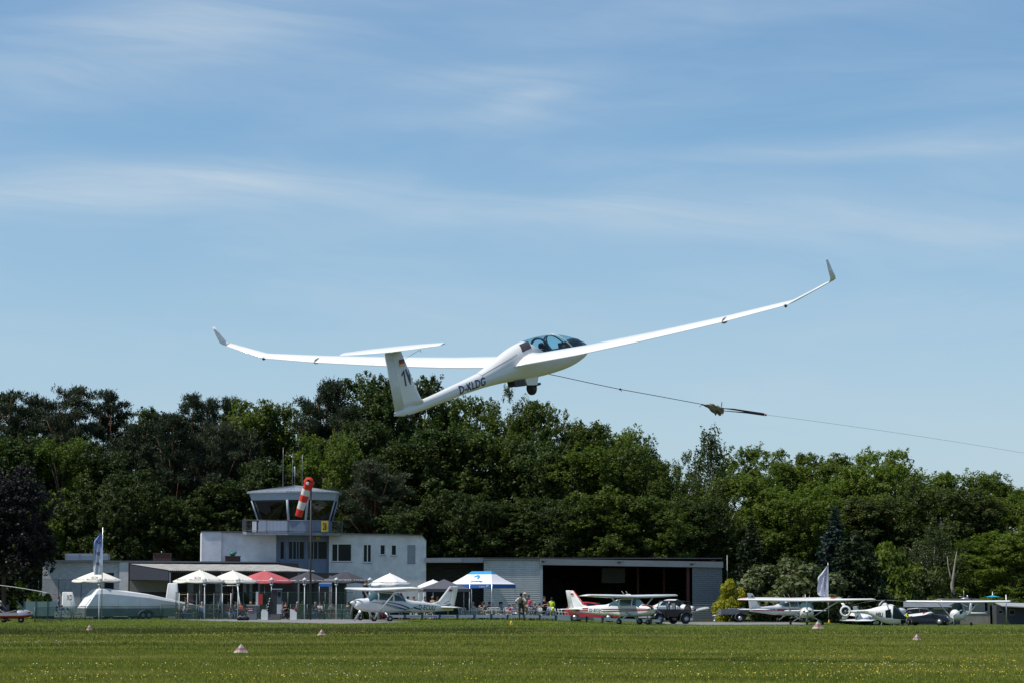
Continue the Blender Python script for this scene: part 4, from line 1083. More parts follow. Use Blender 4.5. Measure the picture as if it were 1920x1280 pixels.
def low_wing(name, label, px, d, rz, scheme, sc=1.0, group=None, cat='aeroplane', reg=None, pitch=0.0, lift=0.0):
    g = GP(px, d); o = thing(name, label, cat, (g.x, d, g.z), rz, group, sc)
    o.matrix_basis = Matrix.LocRotScale(Vector((g.x, d, g.z + lift)), (Matrix.Rotation(rz, 3, 'Z') @ Matrix.Rotation(-pitch, 3, 'Y')).to_quaternion(), Vector((sc, sc, sc)))
    F = Fus([(-4.6, .86, .95, 1.05, .04, 2), (-3.4, .80, .95, 1.18, .18, 2.3), (-1.6, .66, .92, 1.42, .40, 2.6), (-1.2, .62, .92, 1.60, .46, 2.6), (-.4, .58, .9, 1.84, .53, 2.8), (.3, .57, .9, 1.84, .54, 2.8), (.65, .57, .9, 1.70, .54, 2.7), (1.05, .60, .92, 1.42, .52, 2.6), (1.7, .68, .98, 1.32, .44, 2.5), (2.05, .82, 1.02, 1.22, .30, 2.2)])
    m = MB(); F.mesh(m, -4.6, 2.05, 60, 24); f = m.build('fuselage', WHITE, o)
    st = [(0, .75, -.85, .66, .62), (1.2, .60, -.85, .72, .68), (4.6, .50, -.80, 1.06, 1.02), (4.9, .25, -.7, 1.10, 1.09, .6)]
    for sg in (1, -1):
        w = MB(); wing_loft(w, [(sg * q[0],) + q[1:] for q in st], 1.15); wo = w.build('wing', WHITE, o)
        if scheme == 'red':
            w = MB(); wing_loft(w, [(sg * 2.9, .56, -.45, .900, .875), (sg * 4.4, .52, -.78, 1.045, 1.005)], 1.25); w.build('wing_band', REDP, wo)
    fn = MB(); wing_loft(fn, [(1.0, -3.35, -4.55, 0, 0, .6), (1.25, -3.7, -4.55, 0, 0, .8), (2.2, -4.2, -4.75, 0, 0, .9), (2.25, -4.26, -4.74, 0, 0, .5)], 1.0, True); fo = fn.build('fin', WHITE, o)
    tp = MB(); wing_loft(tp, [(-1.9, -4.0, -4.6, 1.0, .98, .8), (0, -3.9, -4.65, 1.0, .98), (1.9, -4.0, -4.6, 1.0, .98, .8)], 1); to = tp.build('tailplane', WHITE, o)
    if scheme == 'red':
        for sg in (1, -1):
            tp = MB(); wing_loft(tp, [(sg * .5, -3.93, -4.30, .999, .985), (sg * 1.6, -3.98, -4.5, .999, .982)], 1.2); tp.build('tailplane_band', REDP, to)
            m = MB(); m.poly([(-3.9, sg * .05, 1.6), (-4.05, sg * .05, 1.6), (-4.6, sg * .045, 1.15), (-4.4, sg * .045, 1.15)]); m.build('fin_stripe', BLACKT, fo)
    else:
        for sg in (1, -1):
            m = MB(); m.poly([(-3.95, sg * .055, 1.62), (-4.58, sg * .04, 1.62), (-4.66, sg * .03, 1.95), (-4.35, sg * .045, 1.72)]); m.build('fin_patch', NAVY, fo)
    for sg in (1, -1):
        for q in ([(.60, 1.36), (-.05, 1.34), (-.02, 1.70), (.42, 1.70)], [(-.15, 1.34), (-1.0, 1.34), (-.75, 1.66), (-.15, 1.70)]):
            m = MB(); F.quad(m, sg, q); m.build('side_window', PANE, f)
        if scheme == 'blue':
            for k in range(4):
                m = MB(); F.strip(m, sg, [(1.5, 1.20 - .085 * k, .03), (-1.2, 1.19 - .085 * k, .035), (-3.6, 1.08 - .03 * k, .02)], .008); m.build('stripe', NAVY, f)
    ths = [R(28) + (PI - R(56)) * k / 12 for k in range(13)]
    m = MB(); m.grid([[F.pt(x, t, .008) for t in ths] for x in np.linspace(.45, 1.02, 8)]); m.build('windscreen', PANE, f)
    m = MB(); m.lathe([(.15, 2.02), (.12, 2.15), (.01, 2.28)], (0, 0, 1.04), 12, 'x'); m.build('spinner', DARK if scheme == 'blue' else WHITE, o)
    m = MB(); m.tube([(2.1, .85, 1.2), (2.1, 0, 1.04), (2.1, -.85, .88)], [.03, .06, .03], 6); m.build('propeller', GREYP, o)
    for x, y in ((-.1, 1.55), (-.1, -1.55), (1.55, 0)):
        w_ = MB(); w_.lathe([(.02, -.07), (.17, -.06), (.17, .06), (.02, .07)], (x, y, .17), 14, 'y'); w_.build('wheel', RUBBER, o)
        w_ = MB(); w_.tube([(x, y, .2), (x, y * .98, .72)], .05, 6)
        w_.ell((x + .05, y, .22), (.38, .12, .16)); w_.build('wheel_fairing', WHITE, o)
    if reg:
        text_mb(reg, lambda a, b: F.side(-3.0 + a, .92 + b, -1, .01), 1.3, .26, .015).build('registration', BLUE, f)
    return o

# rz: local +x (nose) direction; pi = pointing left in the photo
high_wing('light_aeroplane', 'white high-wing aeroplane with blue and green swooshes, nose to the left, being refuelled', 713, 193, PI + R(28), 'D-ECUU', BLACKT, 'blue', prop_ang=-.45, pitch=R(3))
high_wing('light_aeroplane', 'white high-wing aeroplane with twin dark red stripes, nose to the right, on the grass', 1183, 201, -R(39), 'D-EOJC', BLACKT, 'red', prop_ang=1.2, pitch=R(.6), scz=.92)
high_wing('light_aeroplane', 'white high-wing aeroplane seen nose-on with its propeller upright, in front of the rhododendron', 1512, 204, -PI / 2 - R(5), None, BLACKT, 'nose', prop_ang=0.0, sc=.92, scz=.88)
high_wing('light_aeroplane', 'high-wing aeroplane with a red painted side seen from behind, partly hidden by the nose-on one', 1482, 224, R(46), 'D-EJCB', mat('pale_lettering', (.6, .6, .6), .5), 'redside', sc=.92, scz=.92)
low_wing('light_aeroplane', 'white low-wing aeroplane with navy pinstripes, behind the black off-road car, nose right', 1262, 226, -R(38), 'blue', 1.0)
low_wing('light_aeroplane', 'white low-wing aeroplane with red-banded wings, tail to the camera, behind the helicopter', 1668, 224, R(42), 'red', .90, reg='D-ELOF', pitch=R(7), lift=.12)

def microlight():
    px, d = 1797, 226
    g = GP(px, d); o = thing('microlight_aeroplane', 'small white high-wing microlight facing the camera in front of the caravans', 'aeroplane', g, -PI / 2 - R(24))
    F = Fus([(-4.2, 1.02, 1.12, 1.22, .03, 2), (-2.2, .86, 1.06, 1.28, .12, 2), (-.9, .60, .95, 1.55, .38, 2.2), (-.1, .48, .9, 1.92, .52, 2.4), (.5, .46, .85, 1.90, .54, 2.3), (1.1, .50, .82, 1.40, .46, 2.2), (1.6, .66, .88, 1.10, .28, 2)])
    m = MB(); F.mesh(m, -4.2, 1.6, 50, 24); f = m.build('fuselage', WHITE, o)
    w = MB(); st = [(4.35, .3, -.62, 2.0, 1.97, .8), (4.2, .42, -.66, 2.0, 1.97), (0, .5, -.7, 1.96, 1.92)]
    wing_loft(w, [(-q[0],) + q[1:] for q in st] + st[1::-1], 1.1); wo = w.build('wing', WHITE, o)
    for sg in (1, -1):
        m = MB(); m.box((-.6, sg * 4.36 - .03, 1.95), (.25, sg * 4.36 + .03, 2.06)); m.build('wing_tip', DARK, wo)
        m = MB(); F.quad(m, sg, [(.75, 1.15), (-.45, 1.2), (-.2, 1.75), (.5, 1.75)]); m.build('side_window', PANE, f)
        m = MB(); m.tube([(.2, sg * .45, .62), (.1, sg * 1.7, 1.95)], .03, 6); m.build('strut', DULLW, o)
        m = MB(); m.tube([(-.2, sg * .35, .58), (-.25, sg * .95, .2)], .035, 6); m.build('gear_leg', WHITE, o)
        m = MB(); m.lathe([(.02, -.06), (.17, -.05), (.17, .05), (.02, .06)], (-.25, sg * .98, .17), 14, 'y'); m.build('wheel', RUBBER, o)
        text_mb('P', lambda a, b: F.side(-.75 + (a if sg < 0 else -a), 1.05 + b, sg, .01), .2, .3, .03).build('side_letter', NAVY, f)
    m = MB(); m.grid([[F.pt(x, t, .008) for t in [R(14) + (PI - R(28)) * k / 14 for k in range(15)]] for x in np.linspace(.35, 1.15, 9)]); m.build('windscreen', PANE, f)
    m = MB(); m.tube([(1.2, 0, .55), (1.35, 0, .2)], .03, 6); m.lathe([(.02, -.05), (.15, -.04), (.15, .04), (.02, .05)], (1.35, 0, .15), 12, 'y'); m.build('nose_wheel', RUBBER, o)
    m = MB(); m.tube([(1.6, .70, 1.36), (1.66, 0, .90), (1.6, .04, .05)], [.025, .06, .025], 6); m.build('propeller', DULLW, o)
    m = MB(); wing_loft(m, [(1.1, -3.3, -4.15, 0, 0), (2.1, -3.9, -4.35, 0, 0)], 1.0, True); fo = m.build('fin', WHITE, o)
    m = MB(); wing_loft(m, [(2.1, -3.9, -4.35, 0, 0), (2.28, -3.98, -4.36, 0, 0)], 1.0, True); m.build('fin_cap', NAVY, fo)
    m = MB(); wing_loft(m, [(-1.3, -3.5, -4.1, 1.05, 1.04), (0, -3.4, -4.1, 1.05, 1.04), (1.3, -3.5, -4.1, 1.05, 1.04)], 1.0); m.build('tailplane', WHITE, o)
microlight()

def helicopter():
    px, d = 1662, 213
    g = GP(px, d); o = thing('helicopter', 'small white helicopter with a shrouded tail rotor, nose to the right', 'helicopter', (g.x, d, g.z - .02), -R(14), None, .86)
    F = Fus([(-3.4, 1.42, 1.50, 1.58, .05, 2), (-2.7, 1.36, 1.50, 1.62, .12, 2), (-1.5, 1.18, 1.46, 1.72, .22, 2), (-1.0, .92, 1.40, 1.86, .38, 2.1), (-.5, .62, 1.25, 1.98, .55, 2.2), (.1, .42, 1.10, 2.04, .64, 2.3), (.7, .36, 1.0, 1.92, .66, 2.3), (1.2, .38, .92, 1.55, .58, 2.2), (1.6, .48, .86, 1.12, .38, 2.1), (1.82, .68, .84, .96, .06, 2)])
    m = MB(); F.mesh(m, -3.4, 1.82, 60, 26); f = m.build('fuselage', WHITE, o)
    m = MB(); ths = [R(-8) + (PI + R(16)) * k / 20 for k in range(21)]
    m.grid([[F.pt(.62 + (1.78 - .62) * i / 12 - (.0), t, .010) for t in ths] for i in range(13)])
    cb = m.build('cabin_glass', PANE, f)
    m = MB(); m.grid([[F.pt(x, PI * 1.06 + PI * .88 * k / 12, .012) for k in range(13)] for x in np.linspace(1.3, 1.72, 6)]); m.build('chin_window', PANE, f)
    for sg in (1, -1):
        m = MB(); F.quad(m, sg, [(.50, .95), (-.02, .95), (-.05, 1.6), (.42, 1.72)], .012); m.build('door_window', PANE, f)
        text_mb('HELI', lambda a, b: F.side(-.92 + a if sg < 0 else -.1 - a, 1.10 - .10 * a + b, sg, .014), .66, .36, .035, .2).build('lettering', BLACKT, f)
        text_mb('center', lambda a, b: F.side(-.45 + a if sg < 0 else .0 - a, .93 - .12 * a + b, sg, .012), .40, .11, .0, .2).build('lettering', BLACKT, f)
        text_mb('D-HAKO', lambda a, b: F.side(-2.6 + a if sg < 0 else -1.6 - a, 1.44 + b, sg, .012), 1.0, .13, .02).build('registration', BLACKT, f)
        m = MB(); m.tube([(-1.0, sg * .85, .07), (-.3, sg * .85, .05), (1.2, sg * .85, .05), (1.45, sg * .85, .16)], .04, 7)
        m.tube([(-.4, sg * .35, .55), (-.45, sg * .85, .06)], .03, 6); m.tube([(.7, sg * .35, .45), (.7, sg * .85, .06)], .03, 6); m.build('skid', GREYP, o)
    # mast, head, blades
    m = MB(); m.rings([[(x + c * a, s_ * b, z) for c, s_ in ((1, 1), (-1, 1), (-1, -1), (1, -1))] for x, a, b, z in ((-.1, .42, .22, 1.93), (-.12, .24, .16, 2.14), (-.12, .10, .09, 2.26))], smooth=False); m.build('mast_fairing', WHITE, f)
    m = MB(); m.tube([(-.12, 0, 2.2), (-.12, 0, 2.56)], .045, 8); m.bbox((-.12, 0, 2.48), (.34, .22, .10)); mh = m.build('rotor_head', DARK, o)
    for an in (R(20), R(150), R(268)):
        m = MB(); dr = Vector((math.cos(an), math.sin(an), 0)); n_ = Vector((-dr.y, dr.x, 0)); rg = []
        for k in range(10):
            r = .2 + 3.4 * k / 9; c = .085 if k > 1 else .05; p = Vector((-.12, 0, 2.50 - .45 * (r / 3.6)**2)) + dr * r
            rg.append([p + n_ * c, p + Vector((0, 0, .012)), p - n_ * c, p - Vector((0, 0, .012))])
        m.rings(rg); m.build('rotor_blade', mat('blade_grey_white', (.42, .42, .42), .5), o)
    # fenestron
    m = MB(); rg = []
    for k in range(29):
        a = 2 * PI * k / 28; c = Vector((-3.65 + .0, 0, 1.52)); dr = Vector((math.cos(a), 0, math.sin(a)))
        rg.append([c + dr * .33 + Vector((0, .10, 0)), c + dr * .50 + Vector((0, .07, 0)), c + dr * .50 - Vector((0, .07, 0)), c + dr * .33 - Vector((0, .10, 0))])
    m.rings(rg, True, False, False); sh = m.build('tail_rotor_shroud', WHITE, f)
    m = MB(); m.lathe([(.02, -.06), (.08, -.05), (.08, .05), (.02, .06)], (-3.65, 0, 1.52), 12, 'y')
    for k in range(7):
        a = 2 * PI * k / 7; m.tube([(-3.65 + .07 * math.cos(a), 0, 1.52 + .07 * math.sin(a)), (-3.65 + .31 * math.cos(a), 0, 1.52 + .31 * math.sin(a))], .02, 5)
    m.build('tail_rotor', GREYP, sh)
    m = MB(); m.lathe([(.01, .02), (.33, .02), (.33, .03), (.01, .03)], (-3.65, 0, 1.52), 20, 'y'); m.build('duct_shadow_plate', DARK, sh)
    m = MB(); wing_loft(m, [(1.85, -3.5, -3.85, 0, 0), (2.25, -3.8, -4.05, 0, 0)], 1, True); m.build('upper_fin', WHITE, f)
    m = MB(); wing_loft(m, [(.72, -3.65, -4.0, 0, 0), (1.2, -3.3, -3.9, 0, 0)], 1, True); m.build('lower_fin', WHITE, f)
    m = MB(); wing_loft(m, [(-.8, -3.0, -3.3, 1.5, 1.5), (.8, -3.0, -3.3, 1.5, 1.5)], 1); m.build('stabiliser', WHITE, f)
    return o
helicopter()

def gyrocopter():
    g = GP(14, 183); o = thing('gyrocopter', 'red and silver open gyrocopter cut by the left edge, under its drooping rotor blade', 'gyrocopter', g, -R(8))
    F = Fus([(-2.2, .48, .58, .74, .08, 2), (-1.2, .36, .50, .80, .30, 2.2), (-.2, .30, .46, .78, .36, 2.2), (.6, .30, .48, .84, .36, 2.2), (1.3, .34, .50, .86, .28, 2.1), (1.75, .46, .54, .66, .06, 2)])
    m = MB(); F.mesh(m, -2.2, 1.75, 40, 20, PI, 2 * PI + 0.0); m.grid([[F.pt(x, PI, -.0), F.pt(x, 0, -.0)] for x in np.linspace(-2.2, 1.75, 20)]); m.build('lower_hull', REDP, o)
    m = MB(); F.mesh(m, .75, 1.75, 20, 14, 0, PI); m.grid([[F.pt(x, 0, 0), F.pt(x, 0, .0) + Vector((0, .0, .2 * (x > -1)))] for x in np.linspace(-1.6, .8, 6)]); m.grid([[F.pt(x, PI, 0), F.pt(x, PI, .0) + Vector((0, 0, .2))] for x in np.linspace(-1.6, .8, 6)]); m.build('silver_nose', mat('silver_paint', (.35, .37, .40), .25, .4), o)
    m = MB(); m.ell((1.45, 0, .70), (.2, .22, .05)); m.build('nose_badge', REDP, o)
    for x in (.62, -.55):
        m = MB(); m.grid([[(x + .62 * (1 - u) , s_ * (.26 - .08 * u), .80 + .62 * u**.8 * 1.0) if False else (x + .55 * (1 - u), .28 * math.sin(s_) * (1 - .25 * u), .80 + .62 * u + .04 * math.cos(s_)) for s_ in np.linspace(-1.4, 1.4, 9)] for u in np.linspace(0, 1, 7)]); m.build('windshield', glass_mat('smoked_windshield', (.55, .6, .68)), o)
    m = MB(); m.tube([(.70, .3, .82), (-.1, .32, .62), (-.5, .3, .95), (-1.4, .2, .95)], .035, 6); m.tube([(.70, -.3, .82), (-.1, -.32, .62), (-.5, -.3, .95), (-1.4, -.2, .95)], .035, 6); m.build('cockpit_rim', mat('silver_paint', (.35, .37, .40)), o)
    m = MB(); m.tube([(-1.0, 0, .7), (-1.0, 0, 2.36)], .05, 8); m.bbox((-.98, 0, 2.40), (.3, .12, .12)); m.build('mast', STEEL, o)
    for sg in (1, -1):
        m = MB(); rg = []
        for k in range(12):
            r = .1 + 4.1 * k / 11; x = -.98 + sg * r; z = 2.48 - .62 * (r / 4.2)**1.35; rg.append([(x, .10, z), (x, 0, z + .018), (x, -.10, z), (x, 0, z - .012)])
        m.rings(rg[:-1]); bl = m.build('rotor_blade', WHITE, o)
        m = MB(); m.rings(rg[-2:]); m.build('blade_tip', REDP, bl)
    for x, y, r in ((-.45, -.75, .2), (-.45, .75, .2), (.95, 0, .2)):
        w_ = MB(); w_.lathe([(.02, -.06), (r, -.05), (r, .05), (.02, .06)], (x, y, r), 16, 'y'); wo = w_.build('wheel', RUBBER, o)
        w_ = MB(); w_.lathe([(.01, -.066), (r * .5, -.066), (r * .5, .066), (.01, .066)], (x, y, r), 12, 'y'); w_.build('hub', STEEL, wo)
        w_ = MB(); w_.tube([(x, y, r), (x, y * .4, .42)], .035, 6)
        if y: w_.ell((x, y, r + .12), (.25, .1, .1))
        w_.build('gear_leg', REDP, o)
    m = MB(); wing_loft(m, [(.5, -2.6, -3.3, 0, 0), (1.7, -2.9, -3.3, 0, 0)], 1, True); m.build('fin', REDP, o)
    for x in (.25, -.6):
        m = MB(); m.box((x - .25, -.22, .45), (x - .17, .22, 1.15)); m.build('seat', DARK, o)
gyrocopter()

# ================================================================== buildings
class Plane:
    """vertical facade through the ground point under pixel px at depth y, turned by phi; off moves towards the viewer"""
    def __init__(s, px, y, phi):
        s.p = P(px, HOR, y); s.p.z = 0; s.n = Vector((math.sin(phi), -math.cos(phi), 0)); s.phi = phi
    def __call__(s, px, py, off=0.0):
        c = Vector((0, 0, EYE)); d = (P(px, py, 100) - c)
        t = ((s.p + s.n * off - c).dot(s.n)) / d.dot(s.n)
        return c + d * t
    def base(s, px): q = s(px, 1150); q.z = 0; return q

def slab(mb, F, px0, py0, px1, py1, off, depth, py0b=None, z0=None):
    """box whose front face shows as the pixel rectangle; py0b: top at the right end; z0: run down to this height"""
    a, b = F(px0, py0, off), F(px1, py0 if py0b is None else py0b, off)
    c, d = F(px1, py1, off), F(px0, py1, off)
    if z0 is not None: c.z = d.z = z0
    c.x, c.y, d.x, d.y = b.x, b.y, a.x, a.y
    pts = [a, b, c, d]; mb.prism(pts, [q - F.n * depth for q in pts]); return mb

def wall(mb, F, px0, px1, pyt0, pyt1, zb, holes, rev=.18, off=0.0):
    """front skin with openings (px0, py0, px1, py1) and their reveals"""
    xs = sorted({px0, px1} | {h[0] for h in holes} | {h[2] for h in holes})
    top = lambda x: pyt0 + (pyt1 - pyt0) * (x - px0) / (px1 - px0)
    for x0, x1 in zip(xs, xs[1:]):
        hs = sorted([h for h in holes if h[0] <= x0 and h[2] >= x1], key=lambda h: h[1])
        seg = []; cur = None
        for h in hs: seg.append((cur, h[1])); cur = h[3]
        seg.append((cur, None))
        for a, b in seg:
            A = F(x0, top(x0) if a is None else a, off); B = F(x1, top(x1) if a is None else a, off)
            C, D = (F(x1, b, off), F(x0, b, off)) if b is not None else (None, None)
            if C is None: C, D = B.copy(), A.copy(); C.z = D.z = zb
            C.x, C.y, D.x, D.y = B.x, B.y, A.x, A.y
            mb.poly([A, B, C, D])
    for x0, y0, x1, y1 in holes:
        q = [F(x0, y0, off), F(x1, y0, off), F(x1, y1, off), F(x0, y1, off)]; r = [v - F.n * rev for v in q]
        for i in range(4): j = (i + 1) % 4; mb.poly([q[i], q[j], r[j], r[i]])
    return mb

PLASTER = mat('white_rough_plaster', (.77, .75, .765), .85, var=.22, nscale=1.1, bump=.25)
BRICKW = mat('whitewashed_brick', (.66, .67, .70), .85, var=.35, nscale=3, nvec=(1, 1, 7), bump=.5)
FASCIA = mat('lead_grey_fascia', (.13, .145, .17), .6)
ROOFM = mat('dark_roofing_felt', (.08, .08, .085), .9)
FRAMEW = mat('white_window_frame', (.80, .81, .81), .4)
SILL = mat('grey_sill', (.22, .23, .25), .5)
REDROOM = mat('dim_interior', (.03, .03, .03), .9)

def window(F, o, x0, y0, x1, y1, bars=(), name='window', depth=.05, fw=1.7, sill=True, fm=None):
    fm = fm or FRAMEW
    m = MB(); 
    slab(m, F, x0, y0, x1, y0 + fw, -depth, .06); slab(m, F, x0, y1 - fw, x1, y1, -depth, .06)
    slab(m, F, x0, y0 + fw, x0 + fw, y1 - fw, -depth, .06); slab(m, F, x1 - fw, y0 + fw, x1, y1 - fw, -depth, .06)
    for b in bars: slab(m, F, b - fw / 2, y0 + fw, b + fw / 2, y1 - fw, -depth, .06)
    w = m.build(name, fm, o, world=True)
    m = MB(); slab(m, F, x0 + fw * .6, y0 + fw * .6, x1 - fw * .6, y1 - fw * .6, -depth - .02, .02); m.build('pane', PANE, w, world=True)
    if sill: m = MB(); slab(m, F, x0 - .6, y1, x1 + 1.0, y1 + 1.1, .05, .05 + depth); m.build('sill', SILL, w, world=True)
    return w

def tower_building():
    F = Plane(378, 232, R(7)); b = F.base(590)
    o = thing('control_tower_building', 'white two-storey airfield building with a glazed control tower on its roof', 'building', b)
    zb = 0
    # left wing: end block slightly proud, then a plain wall
    m = MB(); wall(m, F, 378, 415, 996, 995.4, zb, [], off=.25)
    A, B = F(415, 995.4, .25), F(415, 995.4, 0); m.poly([A, B, Vector((B.x, B.y, zb)), Vector((A.x, A.y, zb))])
    wall(m, F, 415, 518, 996, 997, zb, [])
    holes = [(621.5, 1018, 660, 1052.5), (680.5, 1019, 697, 1054), (712, 1019.5, 723, 1040), (733, 1020, 744, 1041), (764, 1021, 779, 1055)]
    # right wing with its chamfered corner
    wall(m, F, 617, 791, 999.5, 1003.5, zb, holes)
    a, c, d_ = F(791, 1003.5), F(799, 1013), F(799, 1013)
    m.poly([a, c, Vector((c.x, c.y, zb)), Vector((a.x, a.y, zb))])
    DEP = 9.0; bk = lambda v: v - F.n * DEP
    for q in ((F(378, 996, .25),), (F(799, 1013),)):
        t = q[0]; m.poly([t, bk(t), Vector((bk(t).x, bk(t).y, zb)), Vector((t.x, t.y, zb))])
    e = F(378, 996, -DEP); g = F(799, 1013, -DEP)
    t0, t1 = F(378, 996, .25), F(799, 1013)
    m.poly([bk(t0), bk(t1), Vector((bk(t1).x, bk(t1).y, zb)), Vector((bk(t0).x, bk(t0).y, zb))])
    m.build('wall', PLASTER, o, world=True)
    # roof and parapet trims
    m = MB()
    pts = [F(378, 996.8, .2), F(617, 1000.6, -.05), F(790, 1004.6, -.05)]
    m.poly(pts + [bk(q) for q in reversed(pts)]); m.build('roof', ROOFM, o, world=True)
    for (x0, y0, x1, y1, yb) in ((377, 994.6, 456, 996.4, 995.2), (640, 998.6, 791, 1000.2, 1002)):
        m = MB(); q = [F(x0, y0, .31), F(x1, yb, .31), F(x1, yb + 1.8, .31), F(x0, y1, .31)]; m.prism(q, [v - F.n * .5 for v in q]); m.build('parapet_trim', FASCIA, o, world=True)
    m = MB(); a, b_, c, d_ = F(791, 1001.8, .06), F(800, 1012, .06), F(800, 1014, .06), F(791, 1003.8, .06); m.prism([a, b_, c, d_], [q - F.n * 1.2 for q in (a, b_, c, d_)]); m.build('corner_trim', FASCIA, o, world=True)
    # windows of the right wing
    window(F, o, 621.5, 1018, 660, 1052.5, (633.5,)); w = window(F, o, 680.5, 1019, 697, 1054, (689,), sill=True); window(F, o, 712, 1019.5, 723, 1040); window(F, o, 733, 1020, 744, 1041)
    m = MB(); slab(m, F, 764, 1021, 779, 1055, -.08, .05)
    for k in range(14): slab(m, F, 764.3, 1022 + k * 2.35, 778.7, 1022.8 + k * 2.35, -.07, .02)
    w = m.build('window', mat('grey_roller_shutter', (.33, .34, .37), .6), o, world=True); m = MB(); slab(m, F, 763.4, 1055, 780, 1056, .05, .17); m.build('sill', SILL, w, world=True)
    w = None
    # middle section, set back, blue-grey panels
    G = Plane(378, 232.35, R(7))
    m = MB(); holes = [(524.5, 1013, 534, 1048.5), (540.5, 1013, 571.5, 1048.5), (577, 1013, 614.5, 1048.5)]
    wall(m, G, 518, 617, 1000, 1000, zb, holes)
    for x in (518, 617):
        p, q = F(x, 998), G(x, 998); m.poly([p, q, Vector((q.x, q.y, zb)), Vector((p.x, p.y, zb))])
    for x in (519.5, 538, 574.5, 615.5): slab(m, G, x - 1.6, 1004, x + 1.6, 1079, .07, .07)
    slab(m, G, 518, 1003.5, 617, 1006, .06, .06); slab(m, G, 518, 1049.5, 617, 1051.5, .06, .06)
    m.build('blue_grey_front', BLGREY, o, world=True)
    window(G, o, 524.5, 1013, 534, 1048.5, (), sill=False, fm=BLGREY); window(G, o, 540.5, 1013, 571.5, 1048.5, (556, 549, 561), sill=False, fm=BLGREY)
    window(G, o, 577, 1013, 614.5, 1048.5, (596, 588), sill=False, fm=BLGREY)
    # balcony
    Bp = [(455, 998.3, .2), (470, 999.8, 1.5), (541, 999.8, 1.9), (641, 1002.4, 1.4), (643, 1001.5, .1)]
    def ringpts(lst, dy=0): return [F(x, y + dy, of) for x, y, of in lst]
    m = MB(); tp = ringpts([(455, 995.6, .3), (462, 996.4, 1.6), (541, 997.2, 2.1), (640, 998.6, 1.6), (642, 998, .3)])
    bt = [Vector((q.x, q.y, q.z - .22)) for q in tp]; back = [F(642, 998, -2.4), F(455, 995.6, -2.4)]
    T_ = tp + [Vector((q.x, q.y, tp[-1].z)) for q in back]; B_ = bt + [Vector((q.x, q.y, bt[-1].z)) for q in back]
    m.prism(T_, B_); bal = m.build('balcony', mat('weathered_concrete', (.25, .26, .28), .85, var=.3, nscale=2), o, world=True)
    m = MB(); rail = MB(); H = .98
    for a, c in zip(tp, tp[1:]):
        n = max(2, int((c - a).length / .11)); L = (c - a).length
        for k in range(n + 1):
            p = a.lerp(c, k / n); r = .036 if k in (0, n) or (L > 2 and k % (n // max(1, int(L / 1.5))) == 0) else .013
            m.tube([p, p + Vector((0, 0, H))], r, 5, cap=False)
        for hh in (.10, H): m.tube([a + Vector((0, 0, hh)), c + Vector((0, 0, hh))], .032, 5)
    m.build('railing', mat('dark_railing', (.07, .075, .085), .5), bal, world=True)
    # cab
    D = {'L': (467, 484, 1.6), 'A': (537.5, 541, 0.0), 'B': (578, 573, 0.0), 'R': (631, 617.5, 1.6)}
    yf = F(555, 960).y + .1
    def Cp(kx, py, t):      # t 0 bottom .. 1 top
        a = D[kx]; px = a[1] + (a[0] - a[1]) * t; return P(px, py, yf + a[2] - .25 * t)
    order = ['L', 'A', 'B', 'R']
    zt, zg, zs, z0 = P(555, 923, yf).z, P(555, 936, yf).z, P(555, 974, yf).z, P(555, 998, yf).z
    def ring(z):
        t = min(1, max(0, (z - zs) / (zt - zs))); r = []
        for k in order:
            a = D[k]; px = a[1] + (a[0] - a[1]) * t; y = yf + a[2] - .25 * t; q = P(px, 960, y); r.append(Vector((q.x, y, z)))
        xl, xr = r[0].x, r[3].x; yb = yf + 6.5
        return r + [Vector((xr, yf + 5, z)), Vector((r[2].x, yb, z)), Vector((r[1].x, yb, z)), Vector((xl, yf + 5, z))]
    m = MB(); m.rings([ring(z0 - .1), ring(zs)], smooth=False, cap0=False, cap1=True); m.build('parapet_panels', BLGREY, o, world=True)
    r0, r1 = ring(zs), ring(zg)
    for i in range(8):
        j = (i + 1) % 8; m = MB(); m.poly([r0[i], r0[j], r1[j], r1[i]]); w = m.build('tower_window', glass_mat('smoked_tower_glass', (.34, .40, .38)), o, world=True)
    for i in range(8):
        m = MB(); m.tube([r0[i], r1[i]], .11 if i in (1, 2) else .075, 6); m.build('mullion', mat('pale_blue_grey_frame', (.33, .38, .45), .45), o, world=True)
    m = MB(); m.rings([ring(zg), ring(zt)], smooth=False, cap0=True, cap1=True); m.build('head_panel', mat('pale_blue_grey_frame', (.33, .38, .45)), o, world=True)
    rr = ring(zt); c = sum((q for q in rr), Vector()) / 8
    ev = [c + (q - c) * 1.05 + Vector((0, 0, .0)) for q in rr]; ev2 = [q + Vector((0, 0, .12)) for q in ev]
    ap = P(547, 909.5, yf + 3.2); ap.x = c.x - .2
    m = MB(); m.rings([ev, ev2], smooth=False, cap0=True, cap1=False)
    for i in range(8): j = (i + 1) % 8; m.poly([ev2[i], ev2[j], ap])
    rf = m.build('tower_roof', mat('zinc_roof', (.33, .36, .40), .45, .4, var=.2), o, world=True)
    m = MB()
    for i in range(8):
        j = (i + 1) % 8
        for k in range(6):
            a = ev2[i].lerp(ev2[j], k / 6); m.tube([a + Vector((0, 0, .01)), a.lerp(ap, .96) + Vector((0, 0, .02))], .018, 4)
    m.build('roof_seam', mat('zinc_seam', (.22, .25, .30), .5), rf, world=True)
    m = MB(); m.rings([ring(z0), ring(z0 + .02)], smooth=False); m.build('cab_floor', REDROOM, o, world=True)
    # diagonal things seen through the glass: a stair rail, a desk, a folded red parasol
    m = MB(); m.tube([P(503, 972, yf + 2.6), P(533, 941, yf + 2.6)], .05, 6); m.build('inner_brace', GREYP, o, world=True)
    m = MB(); m.tube([P(583, 952, yf + 2.3), P(603, 974, yf + 2.3)], [.05, .22], 8); m.build('red_blind', REDP, o, world=True)
